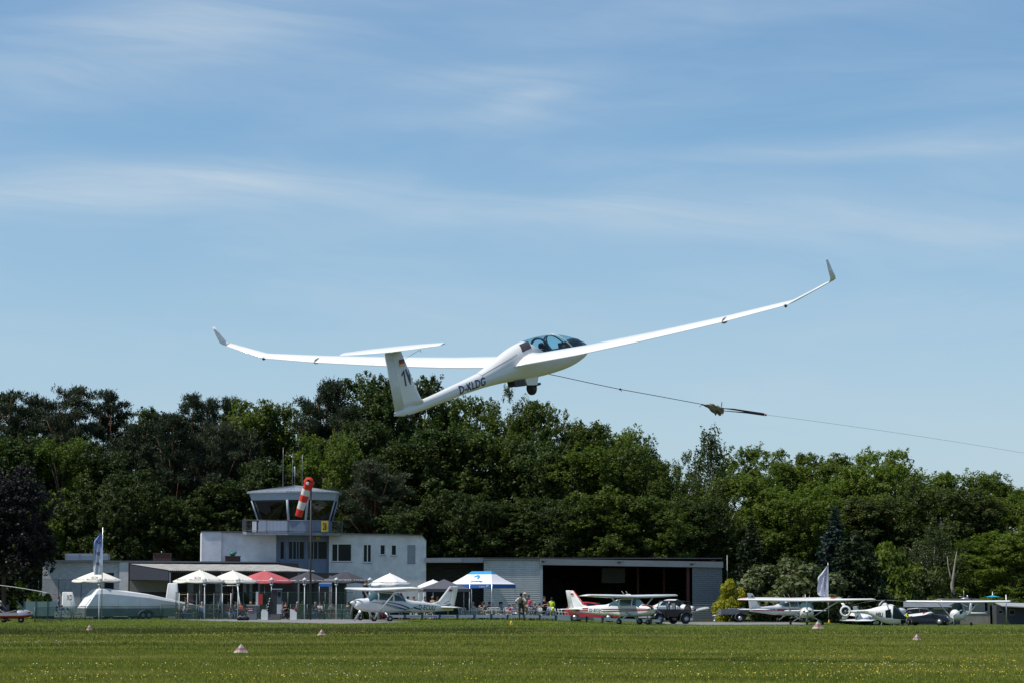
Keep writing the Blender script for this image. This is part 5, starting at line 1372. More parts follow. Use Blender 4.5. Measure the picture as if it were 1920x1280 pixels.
    m = MB(); g0 = P(478, 976, yf + 1.9); m.box((g0.x - .2, yf + 1.7, z0), (g0.x + .15, yf + 1.9, z0 + 1.0)); m.build('white_door_edge', FRAMEW, o, world=True)
    # yellow runway number and small yellow plate
    m = MB(); slab(m, F, 602.5, 975.5, 615.5, 996, 1.95, .03); s = m.build('runway_sign', mat('sign_yellow', (.70, .48, .02), .5), o, world=True)
    q = F(605.4, 993, 1.96); text_mb('28', lambda a, b: q + Vector((a * math.cos(F.phi), a * math.sin(F.phi), b)) + F.n * .01, .30, .62, .03).build('sign_number', BLACKT, s, world=True)
    m = MB(); slab(m, G, 593, 1005.5, 600, 1010, .12, .03); m.build('small_sign', mat('sign_yellow', (.70, .48, .02)), o, world=True)
    # antennas
    for px, y0, y1, kind in ((530.5, 905, 838, 0), (548, 910, 850, 1), (552.5, 908, 875, 2), (566.5, 905, 852, 0)):
        m = MB(); a = P(px, y0 + 6, yf + 3); t = P(px, y1, yf + 3); t.x = a.x
        m.tube([a, a.lerp(t, .5), t], [.022, .014, .008], 6)
        if kind == 1:
            m.tube([P(541, 852, yf + 3), P(551, 853, yf + 3)], .015, 5); m.lathe([(.10, 0), (.12, .1), (.02, .12)], P(548, 857, yf + 3), 10)
        if kind == 2: m.lathe([(.04, -.8), (.07, -.75), (.07, 0), (.02, .05)], t, 8)
        m.build('antenna', STEEL, o, world=True)
tower_building()

def restaurant():
    F = Plane(80, 226, R(3)); o = thing('restaurant_building', 'low flat-roofed white restaurant building with a corrugated terrace roof', 'building', F.base(240))
    DEP = 10
    m = MB(); wall(m, F, 80, 224, 1051, 1052.5, 0, [(178, 1074, 213, 1107), (100, 1120, 112, 1135)] if False else [(196, 1073, 214, 1160)], rev=.3)
    a = F(80, 1051); b = a - F.n * DEP; m.poly([a, b, Vector((b.x, b.y, 0)), Vector((a.x, a.y, 0))]); m.build('wall', BRICKW, o, world=True)
    m = MB(); slab(m, F, 224, 1053, 241, 1150, .25, .5, z0=0); m.build('corner_pillar', PLASTER, o, world=True)
    m = MB(); slab(m, F, 196, 1073, 214, 1150, -.28, .04, z0=0); m.build('doorway_glass', PANE, o, world=True)
    m = MB(); slab(m, F, 78, 1048.6, 241, 1052.6, .35, DEP, 1050.2); slab(m, F, 241, 1050.2, 522, 1054, .35, DEP, 1052.4); m.build('roof', FASCIA, o, world=True)
    # glazed terrace front
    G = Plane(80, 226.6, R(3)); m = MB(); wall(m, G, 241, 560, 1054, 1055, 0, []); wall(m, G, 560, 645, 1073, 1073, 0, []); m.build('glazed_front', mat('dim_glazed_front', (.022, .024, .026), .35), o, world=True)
    for x0, x1 in ((352, 363), (374, 379), (404, 416), (456, 462), (468, 473), (484, 488), (617, 622)):
        m = MB(); slab(m, G, x0, 1078, x1, 1150, .15, .14, z0=0); m.build('front_pillar', mat('grey_white_pillar', (.30, .31, .34), .6), o, world=True)
    for x0, x1 in ((325, 350), (381, 402), (418, 454), (475, 483), (560, 590), (625, 650)):
        m = MB(); slab(m, G, x0, 1086, x1, 1140, .06, .04); m.build('terrace_window', PANE, o, world=True)
    m = MB(); slab(m, F, 243, 1087, 316, 1109, .6, .08); m.build('beige_wind_screen', mat('beige_board', (.24, .235, .20), .8, var=.15, nscale=1), o, world=True)
    # corrugated terrace roof, sloping to the viewer
    t0, t1, e0, e1 = F(241, 1056.5, .4), F(520, 1058.2, .4), F(316, 1068.5, 4.6), F(590, 1070.0, 4.6)
    t0l = F(241, 1056.5, .4); n = 150; rows = [[], []]
    for i in range(n + 1):
        u = i / n; w_ = .035 * math.cos(i * PI)
        a = t0.lerp(t1, u); b = e0.lerp(e1, u); rows[0].append(a + Vector((0, 0, w_))); rows[1].append(b + Vector((0, 0, w_)))
    m = MB(); m.grid(rows, False); m.build('terrace_roof', mat('pale_fibre_cement', (.30, .295, .28), .8, var=.35, nscale=2), o, world=True)
    m = MB(); m.prism([F(318, 1070.2, 4.62), F(590, 1071.4, 4.62), F(590, 1072.8, 4.62), F(318, 1071.8, 4.62)], [q for q in (F(318, 1070.2, 4.5), F(590, 1071.4, 4.5), F(590, 1072.8, 4.5), F(318, 1071.8, 4.5))]); m.build('eaves_beam', DARK, o, world=True)
    for px in (319, 416, 560):
        q = F(px, 1071, 4.5); m = MB(); m.box((q.x - .06, q.y - .06, 0), (q.x + .06, q.y + .06, q.z)); m.build('roof_post', GREYP, o, world=True)
    m = MB(); q = [F(243, 1058, .5), F(316, 1069.5, 4.5), F(316, 1087, 4.5), F(243, 1086, .5)]; m.prism(q, [v + Vector((.05, .05, 0)) for v in q]); m.build('side_awning', mat('dark_blue_awning', (.035, .04, .06), .8), o, world=True)
    # things on the roof
    m = MB(); slab(m, F, 123, 1037.5, 202, 1049, -2.5, 2.0); sk = m.build('roof_light', mat('frosted_roof_light', (.40, .45, .52), .3), o, world=True)
    m = MB()
    for x in (123, 149, 175, 202): slab(m, F, x - .8, 1037, x + .8, 1049, -2.44, .05)
    slab(m, F, 123, 1036.6, 202, 1038, -2.43, .05); m.build('roof_light_frame', GREYP, sk, world=True)
    BR = mat('dark_red_brick', (.10, .045, .035), .9, var=.4, nscale=6, nvec=(1, 1, 3), bump=.4)
    for x0, y0, x1, y1, cowl in ((287, 1037, 320, 1052, 0), (422, 1042.5, 450, 1055, 1)):
        m = MB(); slab(m, F, x0, y0, x1, y1, -1.5, .9); slab(m, F, x0 - 1, y0 - 1.2, x1 + 1, y0, -1.45, 1.0); c = m.build('chimney', BR, o, world=True)
        if cowl:
            q = F(436, 1037.5, -1.9); m = MB(); m.ell(q, (.26, .26, .2)); m.ell(q + Vector((-.12, 0, .12)), (.14, .14, .16)); m.tube([q + Vector((0, 0, -.35)), q], .12, 8); m.tube([q, q + Vector((.3, -.05, .14))], .1, 7); m.build('chimney_cowl', mat('verdigris_green', (.03, .16, .13), .6), c, world=True)
        else:
            q = F(303, 1036, -1.9); m = MB(); m.tube([q + Vector((0, 0, -.1)), q + Vector((0, 0, .14))], .04, 6); m.build('chimney_pipe', STEEL, c, world=True)
restaurant()

def corrugated(mb, F, px0, px1, zt, zb, pitch=.163, dep=.085, off=0.0):
    a = F(px0, 1100, off); b = F(px1, 1100, off); z = zb; prof = []
    while z < zt - .01:
        for dz, dd in ((0, 0), (.10, 0), (.30, 1), (.62, 1), (.92, 0)):
            zz = z + dz * pitch
            if zz <= zt: prof.append((zz, dd))
        z += pitch
    prof.append((zt, 0))
    rows = [[Vector((q.x, q.y, zz)) + F.n * (dd * dep) for q in (a, b)] for zz, dd in prof]
    mb.grid(rows, False)

def hangar():
    F = Plane(907, 236, R(5)); o = thing('hangar', 'long low grey corrugated hangar with a dark open front', 'building', F.base(1080))
    CG = mat('corrugated_silver', (.60, .60, .62), .55, 0.0, var=.15, nscale=1.5, nvec=(1, 1, .3)); CD = mat('corrugated_grey_side', (.26, .28, .31), .5, .2, var=.15)
    ztop = lambda px, py: F(px, py).z
    m = MB(); corrugated(m, F, 907, 1014, F(907, 1049).z, -.4); m.build('corrugated_wall', CG, o, world=True)
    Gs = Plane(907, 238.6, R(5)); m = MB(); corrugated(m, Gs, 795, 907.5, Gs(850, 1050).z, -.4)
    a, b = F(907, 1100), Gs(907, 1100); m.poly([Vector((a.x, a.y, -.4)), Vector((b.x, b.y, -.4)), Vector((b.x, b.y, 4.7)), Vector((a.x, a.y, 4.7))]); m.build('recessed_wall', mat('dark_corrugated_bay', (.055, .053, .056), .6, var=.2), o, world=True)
    m = MB(); slab(m, F, 797, 1045.2, 866, 1053.6, 1.6, 6, 1045.2); cf = m.build('canopy_fascia', mat('grey_fascia_panel', (.24, .26, .29), .5), o, world=True)
    m = MB(); slab(m, F, 866, 1045.2, 906, 1053.8, 1.58, 6, 1046.6); m.build('canopy_fascia', mat('blue_grey_fascia_panel', (.17, .20, .25), .5), o, world=True)
    m = MB(); slab(m, F, 906.2, 1046.8, 1014, 1049.6, .22, .5, 1047.2); m.build('eaves_trim', FASCIA, o, world=True)
    m = MB(); slab(m, F, 1012.5, 1049.6, 1017.5, 1150, .14, .14, z0=-.4); m.build('corner_post', mat('pale_corner_steel', (.36, .39, .43), .5), o, world=True)
    m = MB(); slab(m, F, 1014, 1046.6, 1356, 1058.4, .5, .9, 1052.2)
    q = [F(1014, 1046.6, .5), F(1356, 1052.2, .5), F(1356, 1063.2, .5), F(1014, 1058.0, .5)]
    m = MB(); m.prism(q, [v - F.n * .9 for v in q]); fa = m.build('fascia', mat('grey_fascia_board', (.20, .225, .25), .55, var=.12, nscale=1), o, world=True)
    for px, py in ((1018, 1052), (1161, 1053.5), (1297, 1057)):
        c = F(px, py, .75); m = MB(); m.bbox(c, (.28, .18, .16)); m.tube([c, c + F.n * .2 + Vector((.35, 0, .1))], .03, 5); m.build('floodlight', DARK, fa, world=True)
    m = MB(); slab(m, F, 1334, 1048.8, 1342, 1052, -2, .6); m.build('roof_box', mat('cream_paint', (.5, .46, .34), .6), o, world=True)
    m = MB(); corrugated(m, F, 1298, 1354, F(1326, 1063).z, -.5, off=.1); slab(m, F, 1324.6, 1064, 1325.8, 1150, .17, .05, z0=-.5); m.build('sliding_door', CD, o, world=True)
    for px, w_ in ((1290, 2.6),):
        m = MB(); slab(m, F, px - w_, 1062, px + w_, 1150, -.15, .3, z0=-.5); m.build('red_door_post', mat('oxide_red_steel', (.08, .016, .016), .6), o, world=True)
    # interior
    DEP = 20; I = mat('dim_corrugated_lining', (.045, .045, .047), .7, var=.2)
    Fb = Plane(907, 236 + DEP, R(5)); A0, A1 = F(1017, 1100, -.6), F(1352, 1100, -.3); B0, B1 = A0 - F.n * DEP, A1 - F.n * DEP
    zt = F(1017, 1049).z + .1
    m = MB(); a0 = F(907, 1100, -.1); b0 = a0 - F.n * (DEP)
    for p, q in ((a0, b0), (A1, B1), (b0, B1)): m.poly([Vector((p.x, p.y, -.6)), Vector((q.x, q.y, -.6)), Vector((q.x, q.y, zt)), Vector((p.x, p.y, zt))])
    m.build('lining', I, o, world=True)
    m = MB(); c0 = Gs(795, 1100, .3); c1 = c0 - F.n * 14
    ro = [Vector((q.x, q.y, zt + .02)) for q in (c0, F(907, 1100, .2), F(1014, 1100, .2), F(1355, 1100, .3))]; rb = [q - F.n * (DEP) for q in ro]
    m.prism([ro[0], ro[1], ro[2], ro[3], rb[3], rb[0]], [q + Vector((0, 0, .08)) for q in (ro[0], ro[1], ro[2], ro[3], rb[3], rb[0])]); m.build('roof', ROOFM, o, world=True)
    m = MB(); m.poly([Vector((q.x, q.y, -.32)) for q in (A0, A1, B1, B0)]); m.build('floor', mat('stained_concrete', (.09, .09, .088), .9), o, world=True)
    for px in (1196, 1245):
        m = MB(); slab(m, F, px - 2, 1060, px + 2, 1150, -7, .3, z0=-.5); m.build('inner_post', mat('oxide_red_steel', (.08, .016, .016)), o, world=True)
    m = MB(); slab(m, F, 1128, 1064, 1172, 1092, -6, .05); m.build('hanging_banner', mat('dim_banner_cloth', (.08, .085, .085), .8), o, world=True)
hangar()

# ------------------------------------------------------------------ sheds and caravans at the right
def sheds():
    F = Plane(1690, 242, R(0)); gz0 = GP(1750, 242).z
    o = thing('shed', 'grey shed with a pitched grey metal roof behind the black car', 'shed', Vector((F.base(1750).x, 242, gz0)))
    m = MB(); wall(m, F, 1696, 1800, 1137, 1137, gz0 - .1, [(1768, 1142, 1779, 1166)], rev=.2); a = F(1696, 1137); m.poly([a, a + Vector((0, 5, 0)), Vector((a.x, a.y + 5, gz0)), Vector((a.x, a.y, gz0))])
    m.poly([F(1776, 1136), F(1794, 1127), F(1811, 1136)]); m.build('wall', mat('dark_grey_boarding', (.10, .11, .13), .7, var=.25, nscale=3), o, world=True)
    m = MB(); q = [F(1694, 1126, -2.5), F(1797, 1126, -2.5), F(1783, 1137, .5), F(1694, 1137, .5)]; m.prism(q, [v + Vector((0, .05, -.06)) for v in q])
    q = [F(1797, 1126, -2.5), F(1783, 1137, .5), F(1786, 1137.5, .5), F(1798.5, 1127.5, .3), F(1812, 1137, .5), F(1815, 1136.5, .3)]; m.prism(q, [v + Vector((0, .3, -.08)) for v in q]); m.build('roof', mat('grey_metal_roof', (.24, .26, .29), .5, .3, var=.25, nscale=1.2), o, world=True)
    m = MB(); slab(m, F, 1768, 1142, 1779, 1166, -.15, .05); m.build('door', mat('grey_door', (.15, .17, .2), .6), o, world=True)
    m = MB(); slab(m, F, 1758.5, 1156, 1766, 1163, .06, .03); m.build('red_notice', mat('faded_red_notice', (.42, .12, .12), .7), o, world=True)
    m = MB(); slab(m, F, 1730, 1139.5, 1778, 1141, .25, .3); m.build('gutter', FRAMEW, o, world=True)
    o = thing('caravan', 'cream static caravan with a shallow roof behind the microlight', 'caravan', Vector((F.base(1820).x, 246, GP(1820, 246).z)))
    F2 = Plane(1690, 246, R(0)); CR = mat('cream_caravan_panel', (.33, .31, .26), .6, var=.2, nscale=1.5)
    m = MB(); wall(m, F2, 1758, 1856, 1124, 1124, gz0, [(1819, 1131, 1828, 1136.5), (1845, 1127, 1853, 1146)], rev=.1); q = F2(1856, 1124); m.poly([q, q + Vector((0, 3, 0)), Vector((q.x, q.y + 3, gz0)), Vector((q.x, q.y, gz0))]); m.build('body', CR, o, world=True)
    m = MB(); q = [F2(1752, 1124.5, .2), F2(1770, 1121.5, .2), F2(1838, 1121.5, .2), F2(1860, 1125.5, .2), F2(1860, 1126.5, .2), F2(1752, 1125.7, .2)]; m.prism(q, [v + Vector((0, 3.2, 0)) for v in q]); m.build('roof', mat('weathered_cream_roof', (.30, .29, .26), .7, var=.3), o, world=True)
    for r_ in ((1819, 1131, 1828, 1136.5), (1845, 1127, 1853, 1146)): window(F2, o, *r_, sill=False, depth=.05, fw=.9)
    m = MB(); c = F2(1809, 1121.5, -.8); m.ell(c, (.4, .4, .12)); m.tube([F2(1807, 1121, -.8), F2(1807, 1106, -.8)], .03, 5); m.tube([F2(1798, 1117.5, -.8), F2(1807, 1117, -.8)], .02, 5); m.tube([F2(1814, 1121, -.8), F2(1814, 1115, -.8)], .07, 6); m.build('roof_antenna', STEEL, o, world=True)
    o = thing('hut', 'dark hut with a pale lean-to roof at the right edge', 'hut', Vector((F.base(1895).x, 244, GP(1895, 244).z)))
    F3 = Plane(1690, 244, R(0)); m = MB(); wall(m, F3, 1868, 1990, 1134, 1137, gz0, [(1872, 1143, 1880, 1150), (1892, 1142, 1903, 1152)], rev=.1); q = F3(1868, 1134); m.poly([q, q + Vector((0, 4, 0)), Vector((q.x, q.y + 4, gz0)), Vector((q.x, q.y, gz0))]); m.build('wall', mat('dark_stained_timber', (.055, .06, .075), .8, var=.3, nvec=(1, 1, 5)), o, world=True)
    for r_ in ((1872, 1143, 1880, 1150), (1892, 1142, 1903, 1152)): window(F3, o, *r_, sill=False, depth=.05, fw=1, fm=CR)
    m = MB(); q = [F3(1866, 1128.5, -1.5), F3(1990, 1131, -1.5), F3(1990, 1140, 1.2), F3(1880, 1134.5, 1.2)]; m.prism(q, [v + Vector((0, 0, -.08)) for v in q]); m.build('roof', mat('pale_grey_sheet_roof', (.36, .37, .38), .6, var=.2), o, world=True)
    # blue shade parasol
    q = GP(1861, 240); o = thing('blue_parasol', 'small turquoise sunshade on a pole above the huts at the right', 'parasol', q)
    ap = P(1861, 1114, 240); m = MB(); n = 8; R_ = 16 / FPX * 240; rg = [[ap + Vector((math.cos(2 * PI * k / n) * R_ * t, math.sin(2 * PI * k / n) * R_ * t, -.20 * t**.6)) for k in range(n)] for t in (.02, .3, .65, 1)]
    m.rings(rg, cap0=True, cap1=False); m.build('canopy', mat('turquoise_cloth', (.01, .28, .42), .7), o, world=True)
    m = MB(); m.tube([q, ap + Vector((0, 0, .25))], .035, 6); m.build('pole', STEEL, o, world=True)
    for px, ty, lb in ((1886.5, 1114, 'thin grey pole right of the turquoise sunshade'), (1352 + 12, 1040, 'slim dark pole rising behind the golden-yellow bush')):
        q = GP(px, 239); t = P(px, ty, 239); t.x = q.x; m = MB(); m.tube([q - q, t - q], .05 if px > 1800 else .04, 6); pb = m.build('pole', STEEL if px > 1800 else GREYP); pb.location = q; tag(pb, lb, 'pole')
sheds()

# ================================================================== people
SKINS = [SKIN, mat('tanned_skin', (.38, .20, .13), .55, var=.05)]
def cloth(name, c): return mat(name, c, .85, var=.15, nscale=14)
C_BLACK, C_WHITE, C_NAVY = cloth('black_cloth', (.012, .012, .014)), cloth('white_cloth', (.62, .62, .62)), cloth('navy_cloth', (.015, .02, .07))
C_RED, C_PINK, C_BLUE = cloth('red_cloth', (.42, .02, .03)), cloth('pink_cloth', (.55, .08, .16)), cloth('blue_cloth', (.06, .14, .38))
C_TEAL, C_GREY, C_TAN = cloth('teal_cloth', (.03, .22, .24)), cloth('grey_cloth', (.16, .17, .18)), cloth('tan_cloth', (.33, .24, .16))
C_DENIM, C_LBLUE, C_OLIVE = cloth('denim', (.04, .07, .16)), cloth('pale_blue_cloth', (.32, .42, .6)), cloth('olive_cloth', (.05, .055, .03))
C_HIVIS = mat('hi_vis_yellow', (.55, .80, .03), .7)
H_BROWN, H_DARK, H_BLOND, H_GREY = mat('brown_hair', (.07, .04, .02), .8), mat('dark_hair', (.012, .01, .009), .8), mat('blond_hair', (.36, .24, .10), .8), mat('grey_hair', (.3, .3, .29), .8)

BASE = dict(pel=(0, 0, .96), sp=(0, .01, 1.16), ch=(0, 0, 1.36), nk=(0, 0, 1.49), hb=(0, -.01, 1.56), hd=(0, -.015, 1.66), ht=(0, -.01, 1.735),
            shl=(.17, 0, 1.42), ell=(.24, .02, 1.14), wrl=(.25, -.07, .90), hpl=(.10, 0, .92), knl=(.11, -.02, .50), anl=(.11, .02, .09), tol=(.12, -.13, .04),
            shr=(-.17, 0, 1.42), elr=(-.24, .02, 1.14), wrr=(-.25, -.07, .90), hpr=(-.10, 0, .92), knr=(-.11, -.02, .50), anr=(-.11, .02, .09), tor=(-.12, -.13, .04))
def pose(**k): d = dict(BASE); d.update(k); return d
def seated(lean=0.0, arms='table', turn=0.0):
    d = {}
    for k, (x, y, z) in BASE.items():
        if k in ('pel',): d[k] = (0, 0, .52)
        elif k in ('sp', 'ch', 'nk', 'hb', 'hd', 'ht', 'shl', 'shr'): d[k] = (x, y - lean * (z - .96), z - .44)
    for s_, sg in (('l', 1), ('r', -1)):
        d['hp' + s_] = (sg * .10, 0, .50); d['kn' + s_] = (sg * .13, -.42, .52); d['an' + s_] = (sg * .13, -.40, .09); d['to' + s_] = (sg * .14, -.56, .04)
        sh = d['sh' + s_]
        if arms == 'table': d['el' + s_] = (sg * .25, sh[1] - .12, .73); d['wr' + s_] = (sg * .12, sh[1] - .36, .80)
        elif arms == 'lap': d['el' + s_] = (sg * .24, sh[1] + .02, .71); d['wr' + s_] = (sg * .12, sh[1] - .24, .60)
        else: d['el' + s_] = (sg * .24, sh[1] - .14, .76); d['wr' + s_] = (sg * (.12), sh[1] - .26, .98 if sg > 0 else .72)
    return d
BODY_E = [('pel', 'sp'), ('sp', 'ch'), ('ch', 'nk'), ('nk', 'hb'), ('hb', 'hd'), ('hd', 'ht')] + [e for s_ in 'lr' for e in (('ch', 'sh' + s_), ('sh' + s_, 'el' + s_), ('el' + s_, 'wr' + s_), ('pel', 'hp' + s_), ('hp' + s_, 'kn' + s_), ('kn' + s_, 'an' + s_), ('an' + s_, 'to' + s_))]
RAD = dict(pel=(.15, .11), sp=(.135, .10), ch=(.155, .11), nk=(.055, .055), hb=(.062, .07), hd=(.078, .095), ht=(.045, .055), sh=(.058, .058), el=(.040, .040), wr=(.026, .03), hp=(.085, .088), kn=(.058, .06), an=(.04, .045), to=(.036, .03))
def rad(k): return RAD.get(k) or RAD[k[:2]]

def skin_mesh(J, E, k=1.0, fingers=False, sub=1, root='pel', over=None):
    keys = []
    for e in E:
        for q in e:
            if q not in keys: keys.append(q)
    vs = [J[q] for q in keys]; rs = [tuple(r * k for r in ((over or {}).get(q) or rad(q))) for q in keys]; es = [(keys.index(a), keys.index(b)) for a, b in E]
    if fingers:
        for s_, sg in (('l', 1), ('r', -1)):
            w = Vector(J['wr' + s_]); d = (w - Vector(J['el' + s_])).normalized(); sd = Vector((1, 0, 0)) - d * d.x; sd.normalize(); up = d.cross(sd)
            palm = w + d * .075; vs.append(tuple(palm)); rs.append((.030, .018)); pi_ = len(vs) - 1; es.append((keys.index('wr' + s_), pi_))
            for i, (o_, L) in enumerate(((-.028, .075), (-.010, .088), (.010, .082), (.028, .062))):
                a = palm + sd * o_ + d * .02; b = a + d * L * .5 + up * .012; c = a + d * L + up * .034
                vs += [tuple(a), tuple(b), tuple(c)]; rs += [(.009, .009), (.0085, .0085), (.007, .007)]; n = len(vs); es += [(pi_, n - 3), (n - 3, n - 2), (n - 2, n - 1)]
            a = palm - sd * .034 * sg - d * .03; b = a - sd * .028 * sg + d * .035; vs += [tuple(a), tuple(b)]; rs += [(.011, .011), (.009, .009)]; n = len(vs); es += [(pi_, n - 2), (n - 2, n - 1)]
    me = bpy.data.meshes.new('body'); me.from_pydata(vs, es, [])
    ob = bpy.data.objects.new('body', me); COL.objects.link(ob)
    md = ob.modifiers.new('s', 'SKIN'); md.use_smooth_shade = True
    for i, r in enumerate(rs):
        me.skin_vertices[0].data[i].radius = r; me.skin_vertices[0].data[i].use_root = (i == keys.index(root) if root in keys else i == 0)
    if sub: m2 = ob.modifiers.new('u', 'SUBSURF'); m2.levels = sub; m2.render_levels = sub
    bpy.context.view_layer.update(); dg = bpy.context.evaluated_depsgraph_get()
    out = bpy.data.meshes.new_from_object(ob.evaluated_get(dg)); bpy.data.objects.remove(ob)
    return out

POSES = {
 'stand': pose(),
 'hold': pose(ell=(.25, -.04, 1.14), wrl=(.13, -.27, 1.16), elr=(-.25, -.04, 1.14), wrr=(-.10, -.27, 1.18)),
 'reach': pose(ell=(.26, -.16, 1.22), wrl=(.22, -.42, 1.10), elr=(-.26, -.12, 1.18), wrr=(-.18, -.36, 1.02), hd=(0, -.06, 1.65), ht=(0, -.08, 1.72)),
 'hands_hip': pose(ell=(.36, .06, 1.20), wrl=(.20, -.04, 1.02), elr=(-.36, .06, 1.20), wrr=(-.20, -.04, 1.02), knr=(-.16, -.06, .5), anr=(-.18, .0, .09), tor=(-.2, -.14, .04)),
 'raise': pose(ell=(.28, -.16, 1.38), wrl=(.12, -.30, 1.58), elr=(-.27, -.1, 1.20), wrr=(-.14, -.30, 1.30)),
 'pilot': pose(**{**seated(-.3, 'lap'), 'knl': (.12, -.42, .66), 'knr': (-.12, -.42, .66), 'anl': (.10, -.84, .52), 'anr': (-.10, -.84, .52), 'tol': (.10, -.93, .62), 'tor': (-.10, -.93, .62)}),
 'sit': seated(), 'sit_lean': seated(.28), 'sit_back': seated(-.12, 'lap'), 'sit_drink': seated(.08, 'drink'),
}
PM = {}
def body_meshes(pz):
    if pz in PM: return PM[pz]
    J = POSES[pz]
    body = skin_mesh(J, BODY_E, 1.0, True)
    shirt = skin_mesh(J, [('pel', 'sp'), ('sp', 'ch')] + [e for s_ in 'lr' for e in (('ch', 'sh' + s_), ('sh' + s_, 'el' + s_))], 1.16, over={'ell': (.046, .046), 'elr': (.046, .046)})
    J2 = dict(J)
    tr = skin_mesh(J, [e for s_ in 'lr' for e in (('pel', 'hp' + s_), ('hp' + s_, 'kn' + s_), ('kn' + s_, 'an' + s_))], 1.17, over={'pel': (.14, .11)})
    hd, ht = Vector(J['hd']), Vector(J['ht']); up = (ht - hd).normalized()
    m = MB(); m.ell(hd + up * .035 + Vector((0, .022, 0)), (.094, .108, .085), 12, 8); m.ell(hd + Vector((0, .05, -.03)), (.085, .07, .09), 10, 6)
    m.sm = [True] * len(m.f); h = m.build('hair', H_BROWN); hm = h.data; bpy.data.objects.remove(h)
    m = MB()
    for sg in (1, -1): m.ell(hd + Vector((sg * .032, -.088, .005)), (.010, .008, .008), 6, 4)
    h = m.build('eyes', H_DARK); em = h.data; bpy.data.objects.remove(h)
    m = MB(); m.ell(hd + Vector((0, -.100, -.02)), (.012, .02, .022), 6, 4); m.ell(hd + Vector((0, -.088, -.055)), (.024, .008, .006), 6, 4); h = m.build('nose', SKIN); nm = h.data; bpy.data.objects.remove(h)
    PM[pz] = (body, shirt, tr, hm, em, nm); return PM[pz]

def person(pz, loc, rz, shirt, trousers, hair, label, skin=0, sc=1.0, group=None, shoes=RUBBER, long_hair=False, cap=None):
    """local -y is the way the person faces"""
    o = thing('person', label, 'person', loc, rz, group, sc); b, s_, t, h, e, n = body_meshes(pz)
    def add(nm, me, mt):
        q = bpy.data.objects.new(nm, me); COL.objects.link(q); q.parent = o
        if not me.materials: me.materials.append(mt)
        q.material_slots[0].link = 'OBJECT'; q.material_slots[0].material = mt; return q
    add('body', b, SKINS[skin]); add('shirt', s_, shirt); add('trousers', t, trousers); add('hair', h, cap or hair); add('face', n, SKINS[skin]); add('eyes', e, H_DARK)
    J = POSES[pz]
    for k in (('l', 'r') if pz != 'pilot' else ()):
        a, c = Vector(J['an' + k]), Vector(J['to' + k]); m = MB(); m.rings([[p + Vector((x, 0, z)) for x, z in ((-w, 0), (w, 0), (w * .8, hh), (-w * .8, hh))] for p, w, hh in ((Vector((a.x, a.y + .06, 0)), .035, .09), (Vector((a.x, a.y - .02, 0)), .045, .11), (Vector((c.x, c.y, 0)), .05, .06), (Vector((c.x, c.y - .05, 0)), .03, .04))]); m.build('shoe', shoes, o)
    if long_hair:
        hd = Vector(J['hd']); m = MB(); m.ell(hd + Vector((0, .06, -.10)), (.10, .05, .17), 10, 7); m.sm = [True] * len(m.f); m.build('long_hair', hair, o)
    return o

def at(px, d): p = GP(px, d); return p

# ------------------------------------------------------------------ small builders for the terrace
PLW = mat('white_garden_plastic', (.62, .63, .62), .45)
def chair_proto():
    o = thing('garden_chair', 'white plastic garden chair', 'chair', (0, 0, 0))
    m = MB(); m.rings([[(x, y, z) for x, z in ((-w, .42), (w, .42), (w, .45), (-w, .45))] for y, w in ((-.24, .23), (.22, .21))], smooth=False); m.build('seat', PLW, o)
    m = MB()
    for k in range(5): x = -.16 + .08 * k; m.tube([(x, .22, .45), (x * 1.05, .30, .86)], .016, 4)
    m.tube([(-.20, .22, .45), (-.22, .30, .84), (-.12, .32, .90), (.12, .32, .90), (.22, .30, .84), (.20, .22, .45)], .022, 6); m.build('backrest', PLW, o)
    for sx in (1, -1):
        for sy in (1, -1): m = MB(); m.tube([(sx * .21, sy * .21, .43), (sx * .24, sy * .25, 0)], [.025, .018], 5); m.build('leg', PLW, o)
        m = MB(); m.tube([(sx * .22, .27, .66), (sx * .26, -.18, .66), (sx * .23, -.22, .43)], .018, 5); m.build('armrest', PLW, o)
    return o
CH = chair_proto(); CH_used = [False]
def chair(loc, rz, label, group):
    label = ' '.join(label.split()[:15])
    if not CH_used[0]:
        CH_used[0] = True; l, q, s_ = CH.matrix_basis.decompose(); CH.matrix_basis = Matrix.LocRotScale(Vector(loc), Matrix.Rotation(rz, 3, 'Z').to_quaternion(), s_); CH['label'] = label; CH['group'] = group; return CH
    return copy_tree(CH, None, label, loc, rz, group)

def table(loc, rz, label, group, w=1.2, dp=.8, topm=None):
    o = thing('garden_table', label, 'table', loc, rz, group)
    m = MB(); m.box((-w / 2, -dp / 2, .70), (w / 2, dp / 2, .74)); m.build('tabletop', topm or PLW, o)
    for sx in (1, -1):
        for sy in (1, -1): m = MB(); m.tube([(sx * (w / 2 - .08), sy * (dp / 2 - .08), .70), (sx * (w / 2 - .04), sy * (dp / 2 - .05), 0)], .022, 5); m.build('leg', STEEL, o)
    return o

def bench_set(loc, rz, label, w=2.0):
    o = thing('picnic_bench', label, 'bench table', loc, rz)
    m = MB(); m.box((-w / 2, -.36, .72), (w / 2, .36, .76)); m.build('tabletop', WOOD, o)
    for sg in (1, -1):
        m = MB(); m.box((-w / 2, sg * .72 - .13, .43), (w / 2, sg * .72 + .13, .47)); m.build('bench_seat', WOOD, o)
        x = sg * (w / 2 - .25); m = MB(); m.bbox((x, 0, .40), (.06, 1.5, .09)); m.tube([(x, -.62, 0), (x, -.22, .72)], .04, 4); m.tube([(x, .62, 0), (x, .22, .72)], .04, 4); m.build('leg_frame', WOOD, o)
    return o

